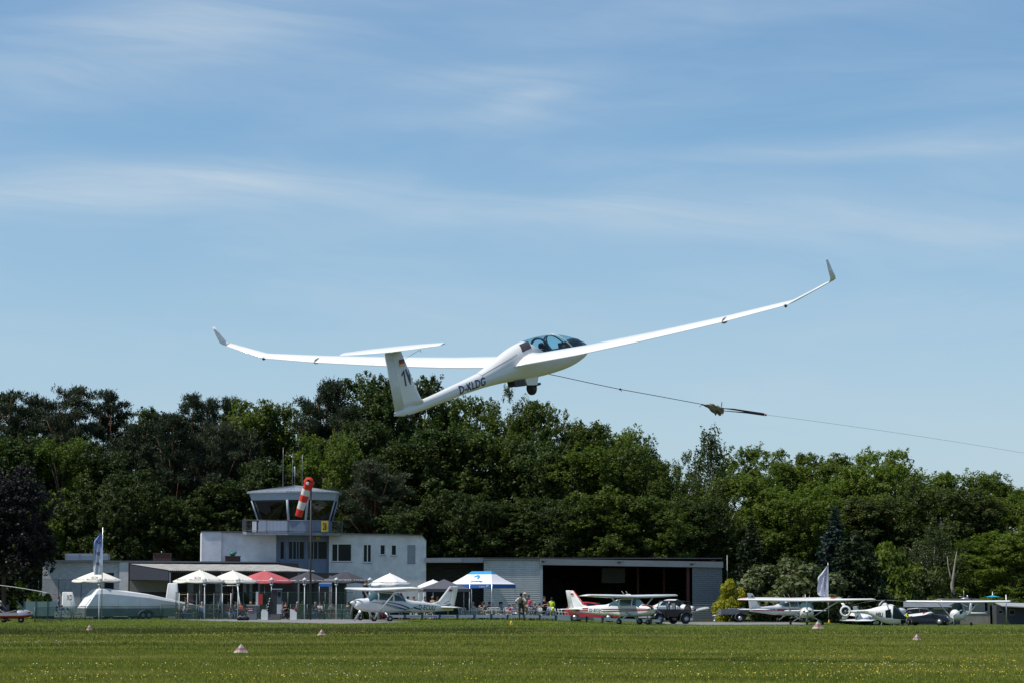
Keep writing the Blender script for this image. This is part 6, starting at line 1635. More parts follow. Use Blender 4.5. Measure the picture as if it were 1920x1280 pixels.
def parasol(px, apy, edy, d, wpx, mcol, label, lettering=None, lcol=None, square=False, group='round parasols on the terrace', emblem=None):
    g = GP(px, d); o = thing('parasol', label, 'parasol', g, 0, group)
    n = 8; Rr = wpx / 2 / FPX * d; za, ze = P(px, apy, d).z - g.z, P(px, edy, d).z - g.z
    def prof(t): return za + (ze - za) * (t**1.08) + .02 * math.sin(PI * t)
    a0 = PI / 8
    def pt(a, t):          # polygonal canopy, ribs at n corners, fabric sagging between
        k = (a - a0) / (2 * PI / n); f = k - math.floor(k); A = a0 + math.floor(k) * 2 * PI / n; B = A + 2 * PI / n
        p = Vector((math.cos(A), math.sin(A), 0)).lerp(Vector((math.cos(B), math.sin(B), 0)), f) * Rr * t
        p.z = prof(t) - .06 * t * math.sin(PI * f); return p
    m = MB(); seg = 32; ts = [.01, .12, .3, .5, .7, .85, 1]
    rows = [[pt(a0 + 2 * PI * k / seg, t) for k in range(seg + 1)] for t in ts]; rows.append([q + Vector((0, 0, -.10)) for q in rows[-1]]); m.grid(rows); c = m.build('canopy', mcol, o)
    m = MB(); m.tube([(0, 0, 0), (0, 0, za + .05)], .03, 8); m.build('pole', ALU if mcol is not CHAR else GREYP, o)
    m = MB(); m.lathe([(.32, 0), (.32, .08), (.06, .12), (.05, .3)], (0, 0, 0), 12); m.build('base', GREYP, o)
    m = MB()
    for k in range(n): a = a0 + 2 * PI * k / n; m.tube([(0, 0, za - .45), tuple(pt(a + 1e-6, .62) + Vector((0, 0, -.03)))], .012, 4)
    m.build('ribs', STEEL, o)
    def facet(ac, rl, h, w, txt, mt, shear=0, bold=.02):
        # lettering laid on the facet whose middle looks along angle ac
        A, B = Vector((math.cos(ac - PI / 8), math.sin(ac - PI / 8), 0)), Vector((math.cos(ac + PI / 8), math.sin(ac + PI / 8), 0))
        if True: sx = (B - A).normalized(); mid = (A + B) * .5
        def fn(u, v):
            t = rl - v / Rr; q = mid * Rr * t + sx * (u - w / 2); q.z = prof(t) - .0 + .01; return q + mid * .02
        text_mb(txt, fn, w, h, bold, shear).build('lettering', mt, c)
    if lettering:
        for j, ac in enumerate((-PI / 2 - PI / 4, -PI / 2, -PI / 2 + PI / 4)):
            facet(ac, .92, .13, 1.15, lettering[j % len(lettering)], lcol[j % len(lcol)])
        if emblem:
            ac = -PI / 2 - PI / 8 + PI / 8; mid = Vector((0, -math.cos(PI / 8), 0))
            m = MB(); rows = []
            for rr_ in (.11, .15): rows.append([Vector((math.cos(2 * PI * k / 20) * rr_ * 1.6, -math.cos(PI / 8) * Rr * (.74 - math.sin(2 * PI * k / 20) * rr_ / Rr) - .02, prof(.74 - math.sin(2 * PI * k / 20) * rr_ / Rr) + .012)) for k in range(21)])
            m.grid(rows); m.build('emblem', emblem, c)
    return o

CREAM = mat('cream_parasol_cloth', (.72, .70, .62), .85, var=.06)
WHITEC = mat('white_parasol_cloth', (.76, .76, .75), .85, var=.05)
REDC = mat('faded_red_cloth', (.44, .085, .095), .85, var=.1)
L_BR, L_RED, L_WH = mat('brown_print', (.10, .07, .04), .7), mat('red_print', (.5, .12, .08), .7), mat('white_print', (.6, .6, .6), .7)
parasol(182, 1069, 1087.5, 214, 97, CREAM, 'cream parasol on its own at the left, behind the glider trailer', ['Brauerei'], [L_RED, L_BR, L_RED], emblem=L_BR)
parasol(374, 1068, 1088.5, 213, 103, CREAM, 'cream parasol with a round emblem, left of the two cream ones on the terrace', ['Brauerei'], [L_BR, L_BR, L_RED], emblem=L_BR)
parasol(436, 1069, 1089.5, 215, 103, CREAM, 'plain-fronted cream parasol between the other cream one and the red one', ['Brauerei'], [L_RED, L_BR, L_BR])
parasol(496, 1069, 1090, 217, 122, REDC, 'large faded red parasol behind the fuel pump', ['Terrasse'], [L_WH])
parasol(577, 1071, 1090, 218, 96, CHAR, 'dark grey parasol right behind the windsock pole', ['Terrasse'], [L_WH])
parasol(647, 1070, 1089, 216, 96, CHAR, 'dark grey parasol behind the man refuelling the aeroplane', ['Terrasse'], [L_WH])
parasol(731, 1074, 1093.5, 212, 84, WHITEC, 'white parasol directly above the wing of the refuelled aeroplane', ['Brauerei'], [L_BR])
parasol(812, 1086, 1098, 216, 62, WHITEC, 'white parasol half hidden by the grey pavilion', None, None)

def pavilion(px0, px1, apx, apy, edy, d, label, mcol):
    g = GP((px0 + px1) / 2, d); o = thing('pavilion', label, 'pavilion', g, R(8))
    w = (px1 - px0) / FPX * d / 2 * .92; za, ze = P(apx, apy, d).z - g.z, P(px0, edy, d).z - g.z
    m = MB(); rows = []
    for t in (0.02, .25, .5, .75, 1):
        s_ = w * t; z = za + (ze - za) * t**.85; rows.append([(x * s_, y * s_, z) for x, y in ((-1, -1), (0, -1), (1, -1), (1, 0), (1, 1), (0, 1), (-1, 1), (-1, 0), (-1, -1))])
    rows.append([(x, y, z - .22) for x, y, z in rows[-1]]); m.grid(rows, False); m.build('canopy', mcol, o)
    for sx in (1, -1):
        for sy in (1, -1): m = MB(); m.tube([(sx * w * .97, sy * w * .97, 0), (sx * w * .97, sy * w * .97, ze)], .025, 6); m.build('leg', DULLW, o)
pavilion(785, 880, 831, 1084.5, 1103, 209, 'dark grey pointed pavilion beside the blue and white tent', mat('slate_grey_cloth', (.085, .085, .10), .8, var=.1))

def tent():
    d = 212; g = GP(903, d); a = R(-38); o = thing('pop_up_tent', 'blue and white pop-up tent with a hipped roof in front of the hangar wall', 'tent', g, a)
    L, Wd = 2.15, 1.45; ze, zr = P(900, 1094.3, d).z - g.z, P(900, 1070, d).z - g.z; rl = .95
    CW, CB = mat('white_tent_cloth', (.70, .71, .74), .8, var=.04), mat('sky_blue_tent_cloth', (.01, .26, .55), .75, var=.08)
    CD = mat('royal_blue_tent_cloth', (.01, .11, .38), .75, var=.08)
    E_ = [(-L, -Wd), (L, -Wd), (L, Wd), (-L, Wd)]; T_ = [(-rl, 0), (rl, 0), (rl, 0), (-rl, 0)]
    def P_(i, t): e, r = E_[i], T_[i]; s_ = t; z = ze + (zr - ze) * t**1.25; return Vector((e[0] + (r[0] - e[0]) * s_, e[1] + (r[1] - e[1]) * s_, z))
    for nm, mt, ts in (('canopy', CW, (0, .2, .4, .6, .8)), ('roof_cap', CB, (.8, .9, .999))):
        m = MB(); m.grid([[P_(0, t), P_(1, t), P_(2, t), P_(3, t), P_(0, t)] for t in ts], False); m.build(nm, mt, o)
    m = MB(); m.grid([[(e[0] * k, e[1] * k, z) for e in E_ + [E_[0]]] for k, z in ((1.0, ze), (1.004, ze - .30))], False); va = m.build('valance', CD, o)
    for x, y in E_ + [(0, -Wd), (0, Wd)]: m = MB(); m.tube([(x * .99, y * .99, 0), (x * .99, y * .99, ze)], .025, 6); m.build('leg', ALU, o)
    for k, (txt, x0) in enumerate((('P', -1.75), ('PUBLIG', -1.35), ('PUBLIG', .95), ('P', 1.65))):
        text_mb(txt, lambda u, v: Vector((x0 + u, -Wd * 1.006 - .012, ze - .24 + v)), .18 if len(txt) == 1 else .55, .18 if len(txt) == 1 else .10, .01).build('valance_lettering', L_WH, va)
    text_mb('P', lambda u, v: Vector((-L * 1.006 - .012, .1 - u, ze - .24 + v)), .2, .18, .01).build('valance_lettering', L_WH, va)
    def on(i, j, u, v, lift=.02):     # point on roof face between corners i and j
        a_, b_ = P_(i, v), P_(j, v); q = a_.lerp(b_, u); return q + Vector((0, 0, lift)) + (Vector((0, -.02, 0)) if i == 0 else Vector((-.02, 0, 0)))
    text_mb('publig', lambda u, v: on(0, 1, .46 + u, .20 + v), .30, .13, .03, .1).build('roof_lettering', NAVY, o)
    text_mb('publig', lambda u, v: on(3, 0, .30 + u, .22 + v), .42, .10, .01, .1).build('roof_lettering', L_BR, o)
    for (i, j, u0, v0, su, sv, mt) in ((0, 1, .50, .58, .11, .16, CB), (3, 0, .52, .50, .17, .12, mat('turquoise_print', (.02, .40, .62), .7))):
        m = MB(); rows = []
        for t in np.linspace(0, 1, 9):
            aa = PI * .95 - t * PI * 1.25; w_ = .35 + .35 * math.sin(PI * t)
            rows.append([on(i, j, u0 + su * math.cos(aa) * k, v0 + sv * math.sin(aa) * k, .025) for k in (1.0, 1 - w_)])
        m.grid(rows); m.build('roof_emblem', mt, o)
tent()

# lantern posts
LP = [(383.5, 'lantern post left of the two cream parasols'), (446.5, 'lantern post between the plain cream parasol and the fuel hut'), (509, 'lantern post in front of the red parasol'), (571, 'lantern post just left of the windsock pole'), (630.5, 'lantern post in front of the right dark grey parasol'), (693.5, 'lantern post behind the nose of the refuelled aeroplane'), (186, 'lantern post in front of the lone cream parasol')]
for k, (px, lb) in enumerate(LP):
    d = 208.2 if px < 200 else 210.5; g = GP(px, d); o = thing('lantern_post', 'slim white ' + lb, 'lamp post', g, 0, 'white lantern posts along the terrace'); h = P(px, 1081.5, d).z - g.z
    m = MB(); m.tube([(0, 0, 0), (0, 0, .5), (0, 0, h - .62)], [.055, .035, .028], 8); m.build('pole', DULLW, o)
    m = MB(); m.lathe([(.05, h - .62), (.13, h - .54), (.05, h - .50)], (0, 0, 0), 8); m.lathe([(.20, h - .22), (.14, h - .12), (.04, h - .04), (.015, h)], (0, 0, 0), 8)
    for q in range(6): a = q * PI / 3; m.tube([(.10 * math.cos(a), .10 * math.sin(a), h - .52), (.17 * math.cos(a), .17 * math.sin(a), h - .22)], .012, 4)
    m.build('lantern_frame', DULLW, o); m = MB(); m.lathe([(.09, h - .52), (.16, h - .22)], (0, 0, 0), 8); m.build('lantern_glass', LAMPG, o)

# ------------------------------------------------------------------ fences
def fences():
    posts = [(68, 181.5), (302, 209), (338, 209), (373.5, 209), (410, 209), (447, 209), (545, 209), (576.5, 209), (608.5, 209), (641, 208.5), (661, 208)]
    NET = mesh_mat('green_wire_net', (.07, .13, .115), .42)
    def seg(ps, label, h, name='wire_fence', net=NET):
        a = GP(*ps[0]); o = thing(name, label, 'fence', a)
        for px, d in ps:
            g = GP(px, d); m = MB(); m.tube([g - a, g - a + Vector((0, 0, h + .03))], .035, 6); m.build('post', POSTG, o)
        p0, p1 = GP(*ps[0]) - a, GP(*ps[-1]) - a
        m = MB(); pts = [GP(*q) - a for q in ps]; m.grid([[p + Vector((0, .02, .04)) for p in pts], [p + Vector((0, .02, h)) for p in pts]], False); m.build('wire_netting', net, o)
        m = MB(); m.tube([p + Vector((0, .02, h)) for p in pts], .014, 5); m.build('top_wire', POSTG, o)
    seg(posts[1:6] + [(500, 209)], 'low green wire fence between the glider trailer and the fuel pumps', 1.12)
    seg(posts[6:], 'low green wire fence between the white bollards and the refuelled aeroplane', 1.12)
    seg([(66, 181.5), (115, 196), (160, 208), (302, 209.3)], 'green wire fence from the gyrocopter to behind the glider trailer', 1.0)
    n2 = mesh_mat('fine_green_net', (.05, .09, .08), .22)
    seg([(72, 219), (110, 219), (152, 219), (188, 219)], 'tall green fence in front of the white brick wall', 3.05, net=n2)
    seg([(330, 213.5), (400, 213.5), (470, 213.5), (540, 213.5), (610, 213.5), (664, 213.5)], 'head-high green fence round the terrace', 2.05, net=n2)
    # pale glass screen behind the gyrocopter
    a = GP(45, 212); o = thing('glass_screen', 'low pale green panel screen behind the gyrocopter', 'fence', a); b = GP(112, 212)
    m = MB(); m.box((0, 0, .25), (b.x - a.x, .04, 1.35)); m.build('panel', mat('pale_green_panel', (.16, .24, .24), .35), o)
    for k in range(4): x = (b.x - a.x) * k / 3; m = MB(); m.box((x - .03, -.03, 0), (x + .03, .07, 1.55)); m.build('post', POSTG, o)
    # white post-and-rail on the terrace
    a = GP(335, 211.5); o = thing('rail_fence', 'white post-and-rail fence on the terrace under the cream parasols', 'fence', a)
    for px in (336, 352, 368.5, 384.5, 401, 417, 433): g = GP(px, 211.5) - a; m = MB(); m.tube([g, g + Vector((0, 0, 1.98))], .035, 6); m.build('post', DULLW, o)
    g = GP(433, 211.5) - a
    for z in (1.88, 1.1): m = MB(); m.tube([(0, 0, z), (g.x, 0, z)], .028, 5); m.build('rail', WOOD if z > 1.5 else DULLW, o)
    # low board barrier along the flight line
    bx = [727, 759, 791.5, 824.5, 857.5, 889.5, 921, 951.5, 982, 1012, 1042, 1071.5, 1100, 1129.5, 1160, 1195, 1220, 1240]
    a = GP(727, 205); o = thing('board_barrier', 'low pale blue board barrier on short dark posts along the flight line', 'barrier', a)
    BB = mat('pale_blue_board', (.30, .40, .47), .6, var=.15, nscale=1.2)
    for i, px in enumerate(bx):
        g = GP(px, 205) - a; m = MB(); m.box((g.x - .07, -.05, g.z), (g.x + .07, .05, g.z + .43)); m.build('post', mat('dark_blue_post', (.02, .035, .05), .6), o)
        if i + 1 < len(bx):
            h = GP(bx[i + 1], 205) - a; big = 1040 < px < 1045; z0, z1 = (.08, .47) if big else (.18, .38)
            m = MB(); m.prism([(g.x + .08, -.035, g.z + z0), (h.x - .08, -.035, h.z + z0), (h.x - .08, -.035, h.z + z1), (g.x + .08, -.035, g.z + z1)], [(g.x + .08, .01, g.z + z0), (h.x - .08, .01, h.z + z0), (h.x - .08, .01, h.z + z1), (g.x + .08, .01, g.z + z1)]); bd = m.build('board', BB, o)
            if i in (1, 2, 3): t = {1: 'Flugschule', 2: 'Rundfluge', 3: 'Charter'}[i]; text_mb(t, lambda u, v: Vector((g.x + .14 + u, -.040, g.z + .22 + v)), .95, .11, .01).build('board_lettering', BLUE, bd)
fences()

# ------------------------------------------------------------------ fuel island
def fuel():
    d = 205
    g = GP(473.5, d); o = thing('fuel_cabinet', 'grey pump cabinet with a red plate, left of the black fuel pump', 'cabinet', g)
    m = MB(); m.box((-.33, -.3, 0), (.33, .3, 1.05)); m.build('housing', mat('mid_grey_steel', (.17, .18, .20), .5), o)
    m = MB(); m.box((-.42, -.38, 1.05), (.55, .38, 1.12)); m.build('top_shelf', mat('pale_grey_shelf', (.34, .35, .34), .5), o)
    m = MB(); m.box((-.32, -.325, .60), (.10, -.305, .95)); pl = m.build('warning_plate', REDP, o)
    for z in (.82, .68): m = MB(); m.box((-.26, -.336, z), (.04, -.327, z + .06)); m.build('plate_text_line', L_WH, pl)
    g2 = GP(487, d); o = thing('hose_box', 'red and white upright hose box standing on the grey cabinet', 'cabinet', g2 + Vector((0, .05, 1.12)))
    m = MB(); m.box((-.27, -.2, 0), (-.10, .2, .95)); m.build('white_side', mat('pale_steel', (.5, .52, .54), .4), o); m = MB(); m.box((-.09, -.2, .04), (.21, .2, .80)); m.build('red_door', REDP, o)
    g = GP(515, d); o = thing('fuel_pump', 'tall black fuel pump with a white and blue panel and coiled hoses', 'fuel pump', g)
    m = MB(); m.box((-.55, -.3, 0), (.45, .3, .42)); m.build('plinth', mat('concrete_plinth', (.13, .13, .12), .9), o)
    m = MB(); m.prism([(-.40, -.28, .42), (.18, -.28, .42), (.18, -.28, 2.22), (-.22, -.28, 2.22), (-.30, -.28, 1.6)], [(-.40, .28, .42), (.18, .28, .42), (.18, .28, 2.22), (-.22, .28, 2.22), (-.30, .28, 1.6)]); m.build('black_body', DARK, o)
    m = MB(); m.box((.19, -.28, .45), (.55, .28, 1.15)); m.build('white_front', mat('pale_steel', (.5, .52, .54)), o); m = MB(); m.box((.19, -.28, 1.16), (.50, .28, 2.18)); m.build('display_head', mat('slate_blue_plastic', (.07, .09, .13), .35), o)
    m = MB(); m.box((.24, -.295, 1.72), (.46, -.283, 2.05)); m.build('display', PANE, o); m = MB(); m.box((-.26, -.34, 2.23), (.55, .34, 2.30)); m.build('top_cap', STEEL, o)
    for sx, pts in ((0, [(-.38, -.3, 1.6), (-.55, -.32, 1.0), (-.42, -.32, .6), (-.70, -.32, .35), (-.95, -.32, .55)]), (1, [(.50, -.3, .75), (.65, -.32, .3), (1.0, -.33, .08), (1.5, -.35, .03)])):
        m = MB(); m.tube(pts, .03, 6); m.build('hose', RUBBER, o)
    for k in range(5): m = MB(); z = 1.62 - .2 * k; m.tube([(-.30 - .04 * k, -.31, z), (-.36 - .05 * k, -.33, z - .12)], .035, 6); m.build('nozzle_holder', STEEL, o)
    for px, lb, ft in ((496.5, 'short white sloping-topped bollard left of the fuel pump', -1), (550.5, 'short white sloping-topped bollard right of the fuel pump', 1)):
        g = GP(px, 202); o = thing('bollard', lb, 'bollard', g, 0, 'white bollards by the fuel pump')
        pts = [(-.24, 0), (.24, 0), (.24, .56), (.0, .76), (-.24, .82)]; pts = pts if ft > 0 else [(-.24, .0), (.24, 0), (.24, .60), (.10, .76), (-.16, .80), (-.24, .62)]
        m = MB(); m.prism([(x, -.2, z) for x, z in pts], [(x, .2, z) for x, z in pts]); m.build('shell', WHITE, o); m = MB(); m.box((-.27, -.23, 0), (.27, .23, .03)); m.build('foot', GREYP, o)
    for px, lb, c in ((452, 'crumpled black and white bag lying left of the grey pump cabinet', 0), (460, 'black holdall lying against the grey pump cabinet', 1)):
        g = GP(px, 201); o = thing('bag', lb, 'bag', g); gg = np.random.default_rng(px); m = MB(); rg = []
        for k in range(9):
            x = -.3 + .6 * k / 8; r = .19 * math.sin(PI * (k + .5) / 9)**.6; rg.append([(x, math.cos(2 * PI * j / 10) * r * (1 + .2 * gg.normal()), max(.0, .14 + math.sin(2 * PI * j / 10) * r * (1 + .25 * gg.normal()))) for j in range(10)])
        m.rings(rg); m.build('shell', C_BLACK, o); m = MB(); m.tube([(-.2, -.12, .22), (-.05, -.18, .34), (.12, -.12, .24)], .02, 5); m.build('handle', C_WHITE if c == 0 else GREYP, o)
fuel()

# ------------------------------------------------------------------ glider trailer and the parked glider tail
def trailer():
    d = 212; g = GP(153, d); o = thing('glider_trailer', 'long white wedge-backed glider trailer behind the wire fence', 'trailer', g, R(30))
    TP = mat('trailer_white', (.78, .79, .80), .4, var=.10, nscale=1.5); TG = mat('trailer_grey_skirt', (.17, .20, .20), .55)
    zb = .82; st = [(0.0, 2.28, .95), (1.25, 2.36, .95), (2.0, 2.33, .95), (3.4, 2.16, .94), (5.2, 1.92, .88), (7.0, 1.56, .70), (8.6, 1.24, .48), (9.5, 1.06, .32)]
    m = MB(); rg = []
    for k, (x, zt, hw) in enumerate(st):
        r = []
        for u, v in ((-1, 0), (-1, .30), (-.93, .72), (-.78, .93), (-.45, 1), (.45, 1), (.78, .93), (.93, .72), (1, .30), (1, 0)): z = zb + (zt - zb) * v; r.append((x + (.72 * (z - zb) if k == 0 else 0), u * hw, z))
        rg.append(r)
    m.rings(rg, smooth=False); sh = m.build('upper_shell', TP, o)
    m = MB(); m.rings([[(x, s_ * hw, z) for s_, z in ((-1, .22), (-1, zb - .01), (1, zb - .01), (1, .22))] for x, hw in ((0, .97), (5.2, .90), (7.0, .72), (9.5, .34))], smooth=False); m.build('lower_skirt', TG, o)
    m = MB(); m.rings([[(x, s_ * hw, z) for s_, z in ((-1, zb - .03), (-1, zb + .03), (1, zb + .03), (1, zb - .03))] for x, hw in ((-.01, .985), (5.2, .915), (7.0, .735), (9.52, .355))], smooth=False); m.build('edge_rail', STEEL, o)
    m = MB(); m.tube([(.125, .45, zb + .19), (.125, -.50, zb + .19), (.50, -.62, zb + .72)], .022, 4); m.build('hatch_seam', GREYP, sh)
    for x in (2.6, 4.4, 6.2): hw = np.interp(x, [3.4, 5.2, 7.0], [.94, .88, .70]); zt = np.interp(x, [2, 3.4, 5.2, 7], [2.33, 2.16, 1.92, 1.56]); m = MB(); m.tube([(x, -hw - .004, zb + .04), (x, -hw - .004, zb + (zt - zb) * .30), (x, -hw * .93 - .006, zb + (zt - zb) * .72)], .012, 4); m.build('panel_seam', GREYP, sh)
    for x in (4.60, 5.10):
        for sg in (1, -1):
            w_ = MB(); w_.lathe([(.02, -.09), (.26, -.08), (.30, -.03), (.30, .03), (.26, .08), (.02, .09)], (x, sg * 1.0, .30), 18, 'y'); w = w_.build('wheel', RUBBER, o); w_ = MB(); w_.lathe([(.01, -.095), (.15, -.095), (.15, .095), (.01, .095)], (x, sg * 1.0, .30), 12, 'y'); w_.build('hub', GREYP, w)
    for sg in (1, -1):
        m = MB(); m.rings([[(4.85 + .66 * math.cos(a), sg * 1.0 + dy, .30 + .42 * math.sin(a)) for a in np.linspace(0, PI, 12)] for dy in (-.14, .14)], closed=False, cap0=False, cap1=False); m.build('mudguard', GREYP, o)
    m = MB(); m.tube([(0, 0, .42), (-.7, 0, .40)], .05, 6); m.tube([(.3, 0, .42), (.3, 0, .02)], .03, 6); m.build('drawbar', STEEL, o)
    for x in (1.6, 3.2): m = MB(); m.box((x - .45, -.5, 0), (x + .45, .5, .18)); m.build('under_block', DARK, o)
    # white fin standing behind the trailer
    d2 = 220; g = GP(323, d2); o = thing('trailer_tail_fin', 'plain white tail fin rising behind the sloping end of the glider trailer', 'tail fin', g); k2 = FPX / d2
    z = lambda py: (1159.2 - py) / k2; xx = lambda px: (px - 323) / k2
    m = MB(); wing_loft(m, [(z(1152), xx(337), xx(309), 0, 0), (z(1124), xx(335.5), xx(310.5), 0, 0), (z(1095), xx(333), xx(314.5), 0, 0), (z(1093.5), xx(332), xx(316), 0, 0, .5)], 1.1, True); m.build('fin', TP, o)
    m = MB(); m.box((xx(316), -.12, 0), (xx(332), .12, z(1151))); m.build('stand', GREYP, o)
    # parked glider tail with letters and light board
    d3 = 207; g = GP(132, d3); o = thing('parked_glider_tail', 'white glider tail lettered XD with a trailer light board hung on it', 'glider tail', g); k3 = FPX / d3
    z = lambda py: (1160.7 - py) / k3; xx = lambda px: (px - 132) / k3
    m = MB(); wing_loft(m, [(z(1153), xx(141), xx(120), 0, 0, .7), (z(1137), xx(144), xx(116), 0, 0), (z(1110), xx(136.5), xx(117), 0, 0), (z(1109), xx(135.5), xx(118), 0, 0, .5)], .9, True); fo = m.build('fin', WHITE, o)
    text_mb('XD', lambda u, v: Vector((xx(125.5) + u, -.145, z(1124.5) + v)), .42, .40, .02).build('competition_letters', BLACKT, fo)
    m = MB(); m.prism([(xx(104.5), -.42, z(1156)), (xx(134), -.42, z(1154.5)), (xx(134), -.42, z(1147)), (xx(104.5), -.42, z(1147.5))], [(xx(104.5), -.36, z(1156)), (xx(134), -.36, z(1154.5)), (xx(134), -.36, z(1147)), (xx(104.5), -.36, z(1147.5))])
    lb = m.build('light_board', mat('pale_grey_board', (.42, .47, .46), .5), o)
    m = MB(); pts = [(104.8, 1146.8), (133, 1146.6), (132, 1141), (128, 1137.6), (113, 1137.6), (107, 1141)]; m.prism([(xx(a), -.41, z(b)) for a, b in pts], [(xx(a), -.36, z(b)) for a, b in pts]); m.build('light_board_upper', mat('pale_grey_board', (.42, .47, .46)), o)
    for px, py in ((108.3, 1142.5), (128.8, 1140.5), (118.3, 1135.2)): m = MB(); m.lathe([(.07, -.50), (.08, -.42), (.01, -.41)], (xx(px), 0, z(py)), 12, 'y'); m.build('lamp', DARK, lb)
    for px, py in ((108.2, 1153), (129.5, 1151.5)): m = MB(); m.poly([(xx(px - 1.8), -.428, z(py)), (xx(px + 1.8), -.428, z(py)), (xx(px), -.428, z(py - 3.4))]); m.build('triangle_reflector', DARK, lb)
    m = MB(); m.box((xx(116.5), -.428, z(1150.7)), (xx(122.5), -.422, z(1148.7))); m.build('red_lettering_plate', mat('faded_red_notice', (.42, .12, .12), .7), lb)
    m = MB(); m.box((xx(112), -.425, z(1141.6)), (xx(123), -.415, z(1139.4))); m.build('blue_lettering_plate', BLUE, lb)
    for px in (115.5, 134, 145): m = MB(); m.tube([(xx(px), -.2, z(1153)), (xx(px), -.2, 0)], .03, 6); m.build('stand_leg', POSTG, o)
trailer()

# ------------------------------------------------------------------ windsock, flags, markers
def windsock():
    d = 207; g = GP(582, d); o = thing('windsock', 'red and white windsock drooping from a dark pole before the control tower', 'windsock', g); V = lambda px, py, dy=0: P(px, py, d + dy) - g
    top = V(580.5, 897); top.x = 0; m = MB(); m.tube([(0, 0, 0), (0, 0, top.z * .5), (0, 0, top.z)], [.09, .07, .05], 8); m.build('pole', mat('dark_bronze_pole', (.05, .045, .04), .6), o)
    a, b = V(580, 904), V(559.5, 967, .6); ax = (b - a).normalized(); RW = [mat('windsock_red', (.62, .03, .015), .8, var=.08), mat('windsock_white', (.66, .62, .58), .8, var=.08)]
    u = ax.orthogonal().normalized(); v = ax.cross(u); pts = []
    def c(t): return a + (b - a) * t + Vector((0, 0, .10 * math.sin(PI * t)))
    def ring(t):
        r = .36 - .10 * t; fl = 1 - .35 * t
        w = Vector((1, 0, 0)) - ax * ax.x; w.normalize(); h = ax.cross(w)
        return [c(t) + w * r * math.cos(q) + h * r * fl * math.sin(q) * (1 + .1 * math.sin(3 * q + 5 * t)) for q in np.linspace(0, 2 * PI, 21)[:-1]]
    ts = [0.0, .22, .41, .60, .81, 1.0]
    for i, (t0, t1) in enumerate(zip(ts, ts[1:])):
        m = MB(); m.rings([ring(t) for t in np.linspace(t0, t1, 5)], True, False, False); m.build('sock_band', RW[i % 2], o)
    # round mouth hoop facing the camera, with the fabric wrapped over it
    m = MB(); cc = V(579, 903, -.25); rg = []
    for k in range(13):
        th = PI / 2 * k / 12 * 1.0; rr = .37 * math.cos(th) + .0; rg.append([cc + Vector((rr * math.cos(q), -.16 * math.sin(th), rr * math.sin(q))) for q in np.linspace(0, 2 * PI, 21)[:-1]])
    m.rings(rg[:9], True, False, False); m.rings([[cc + Vector((.37 * math.cos(q), y, .37 * math.sin(q))) for q in np.linspace(0, 2 * PI, 21)[:-1]] for y in (0, .35)], True, False, False); m.build('mouth_hood', RW[0], o)
    m = MB(); q0 = V(576.5, 905.5, -.40); m.ell(q0, (.13, .02, .13), 14, 6); m.build('mouth_opening', RW[1], o)
windsock()

def flag(px, top, d, pts, label, mcol, prints, base_label=None):
    g = GP(px, d); o = thing('banner_flag', label, 'flag', g); V = lambda x, y, dy=0: P(x, y, d + dy) - g
    t = V(px, top); m = MB(); m.tube([(0, 0, 0), (0, 0, t.z * .6), (0, 0, t.z)], [.045, .035, .02], 7); m.build('pole', ALU, o)
    rows = []; n = 16
    for i in range(n + 1):
        u = i / n; y = np.interp(u, np.linspace(0, 1, len(pts)), [p[2] for p in pts]); xl = np.interp(u, np.linspace(0, 1, len(pts)), [p[0] for p in pts]); xr = np.interp(u, np.linspace(0, 1, len(pts)), [p[1] for p in pts]); yr = np.interp(u, np.linspace(0, 1, len(pts)), [p[3] for p in pts])
        rows.append([V(xl + (xr - xl) * k / 8, y + (yr - y) * k / 8, .10 * math.sin(k * 1.7 + u * 9) * (1 - k / 8) ) for k in range(9)])
    m = MB(); m.grid(rows); fl = m.build('cloth', mcol, o)
    for txt, u0, v0, w, h, mt, vert in prints:
        def fn(a, b):
            # a across the rows, b along; vertical lettering reads upwards
            U, V_ = (u0 + a, v0 + b)
            i = min(n - 1e-6, max(0, U * n)); k = min(8 - 1e-6, max(0, V_ * 8)); A, B = int(i), int(k); f1, f2 = i - A, k - B
            q = rows[A][B].lerp(rows[A + 1][B], f1).lerp(rows[A][B + 1].lerp(rows[A + 1][B + 1], f1), f2); return q + Vector((0, -.03, 0))
        if vert: text_mb(txt, lambda a, b: fn(w - a, 1 * b) if False else fn(w - a, h - b), w, h, .02).build('print', mt, fl)
        else: text_mb(txt, lambda a, b: fn(h - b, a), w, h, .02).build('print', mt, fl)
    return o
def banner_mat():
    m = bpy.data.materials.new('blue_to_white_banner'); m.use_nodes = True; t = NT(m.node_tree); b = t.n['Principled BSDF']; tc = t.new('ShaderNodeTexCoord'); x, y, z = t.sep(tc.outputs['Generated'])
    t.put(b.inputs['Base Color'], t.ramp(t.math('ADD', z, t.math('MULTIPLY', t.noise(tc.outputs['Generated'], 4), .2)), [(.35, (.58, .60, .66)), (.75, (.36, .42, .66)), (1.0, (.12, .20, .52))])); b.inputs['Roughness'].default_value = .85
    return m
flag(191, 988, 211, [(190, 191.5, 997, 996), (181, 191.5, 1008, 1004), (176.5, 191.5, 1013, 1018), (175, 191.5, 1030, 1032), (174.5, 191.5, 1050, 1050), (175, 191.5, 1066, 1066), (176.5, 191, 1076.5, 1076.5)],
     'tall rippled blue-to-white banner flag on a pole above the glider trailer', banner_mat(), [('Flugplatz', .28, .30, .60, .10, mat('purple_print', (.10, .06, .22), .7), False), ('Fest', .50, .25, .5, .08, mat('purple_print', (.10, .06, .22)), False), ('Info', .68, .25, .5, .08, mat('purple_print', (.10, .06, .22)), False)])
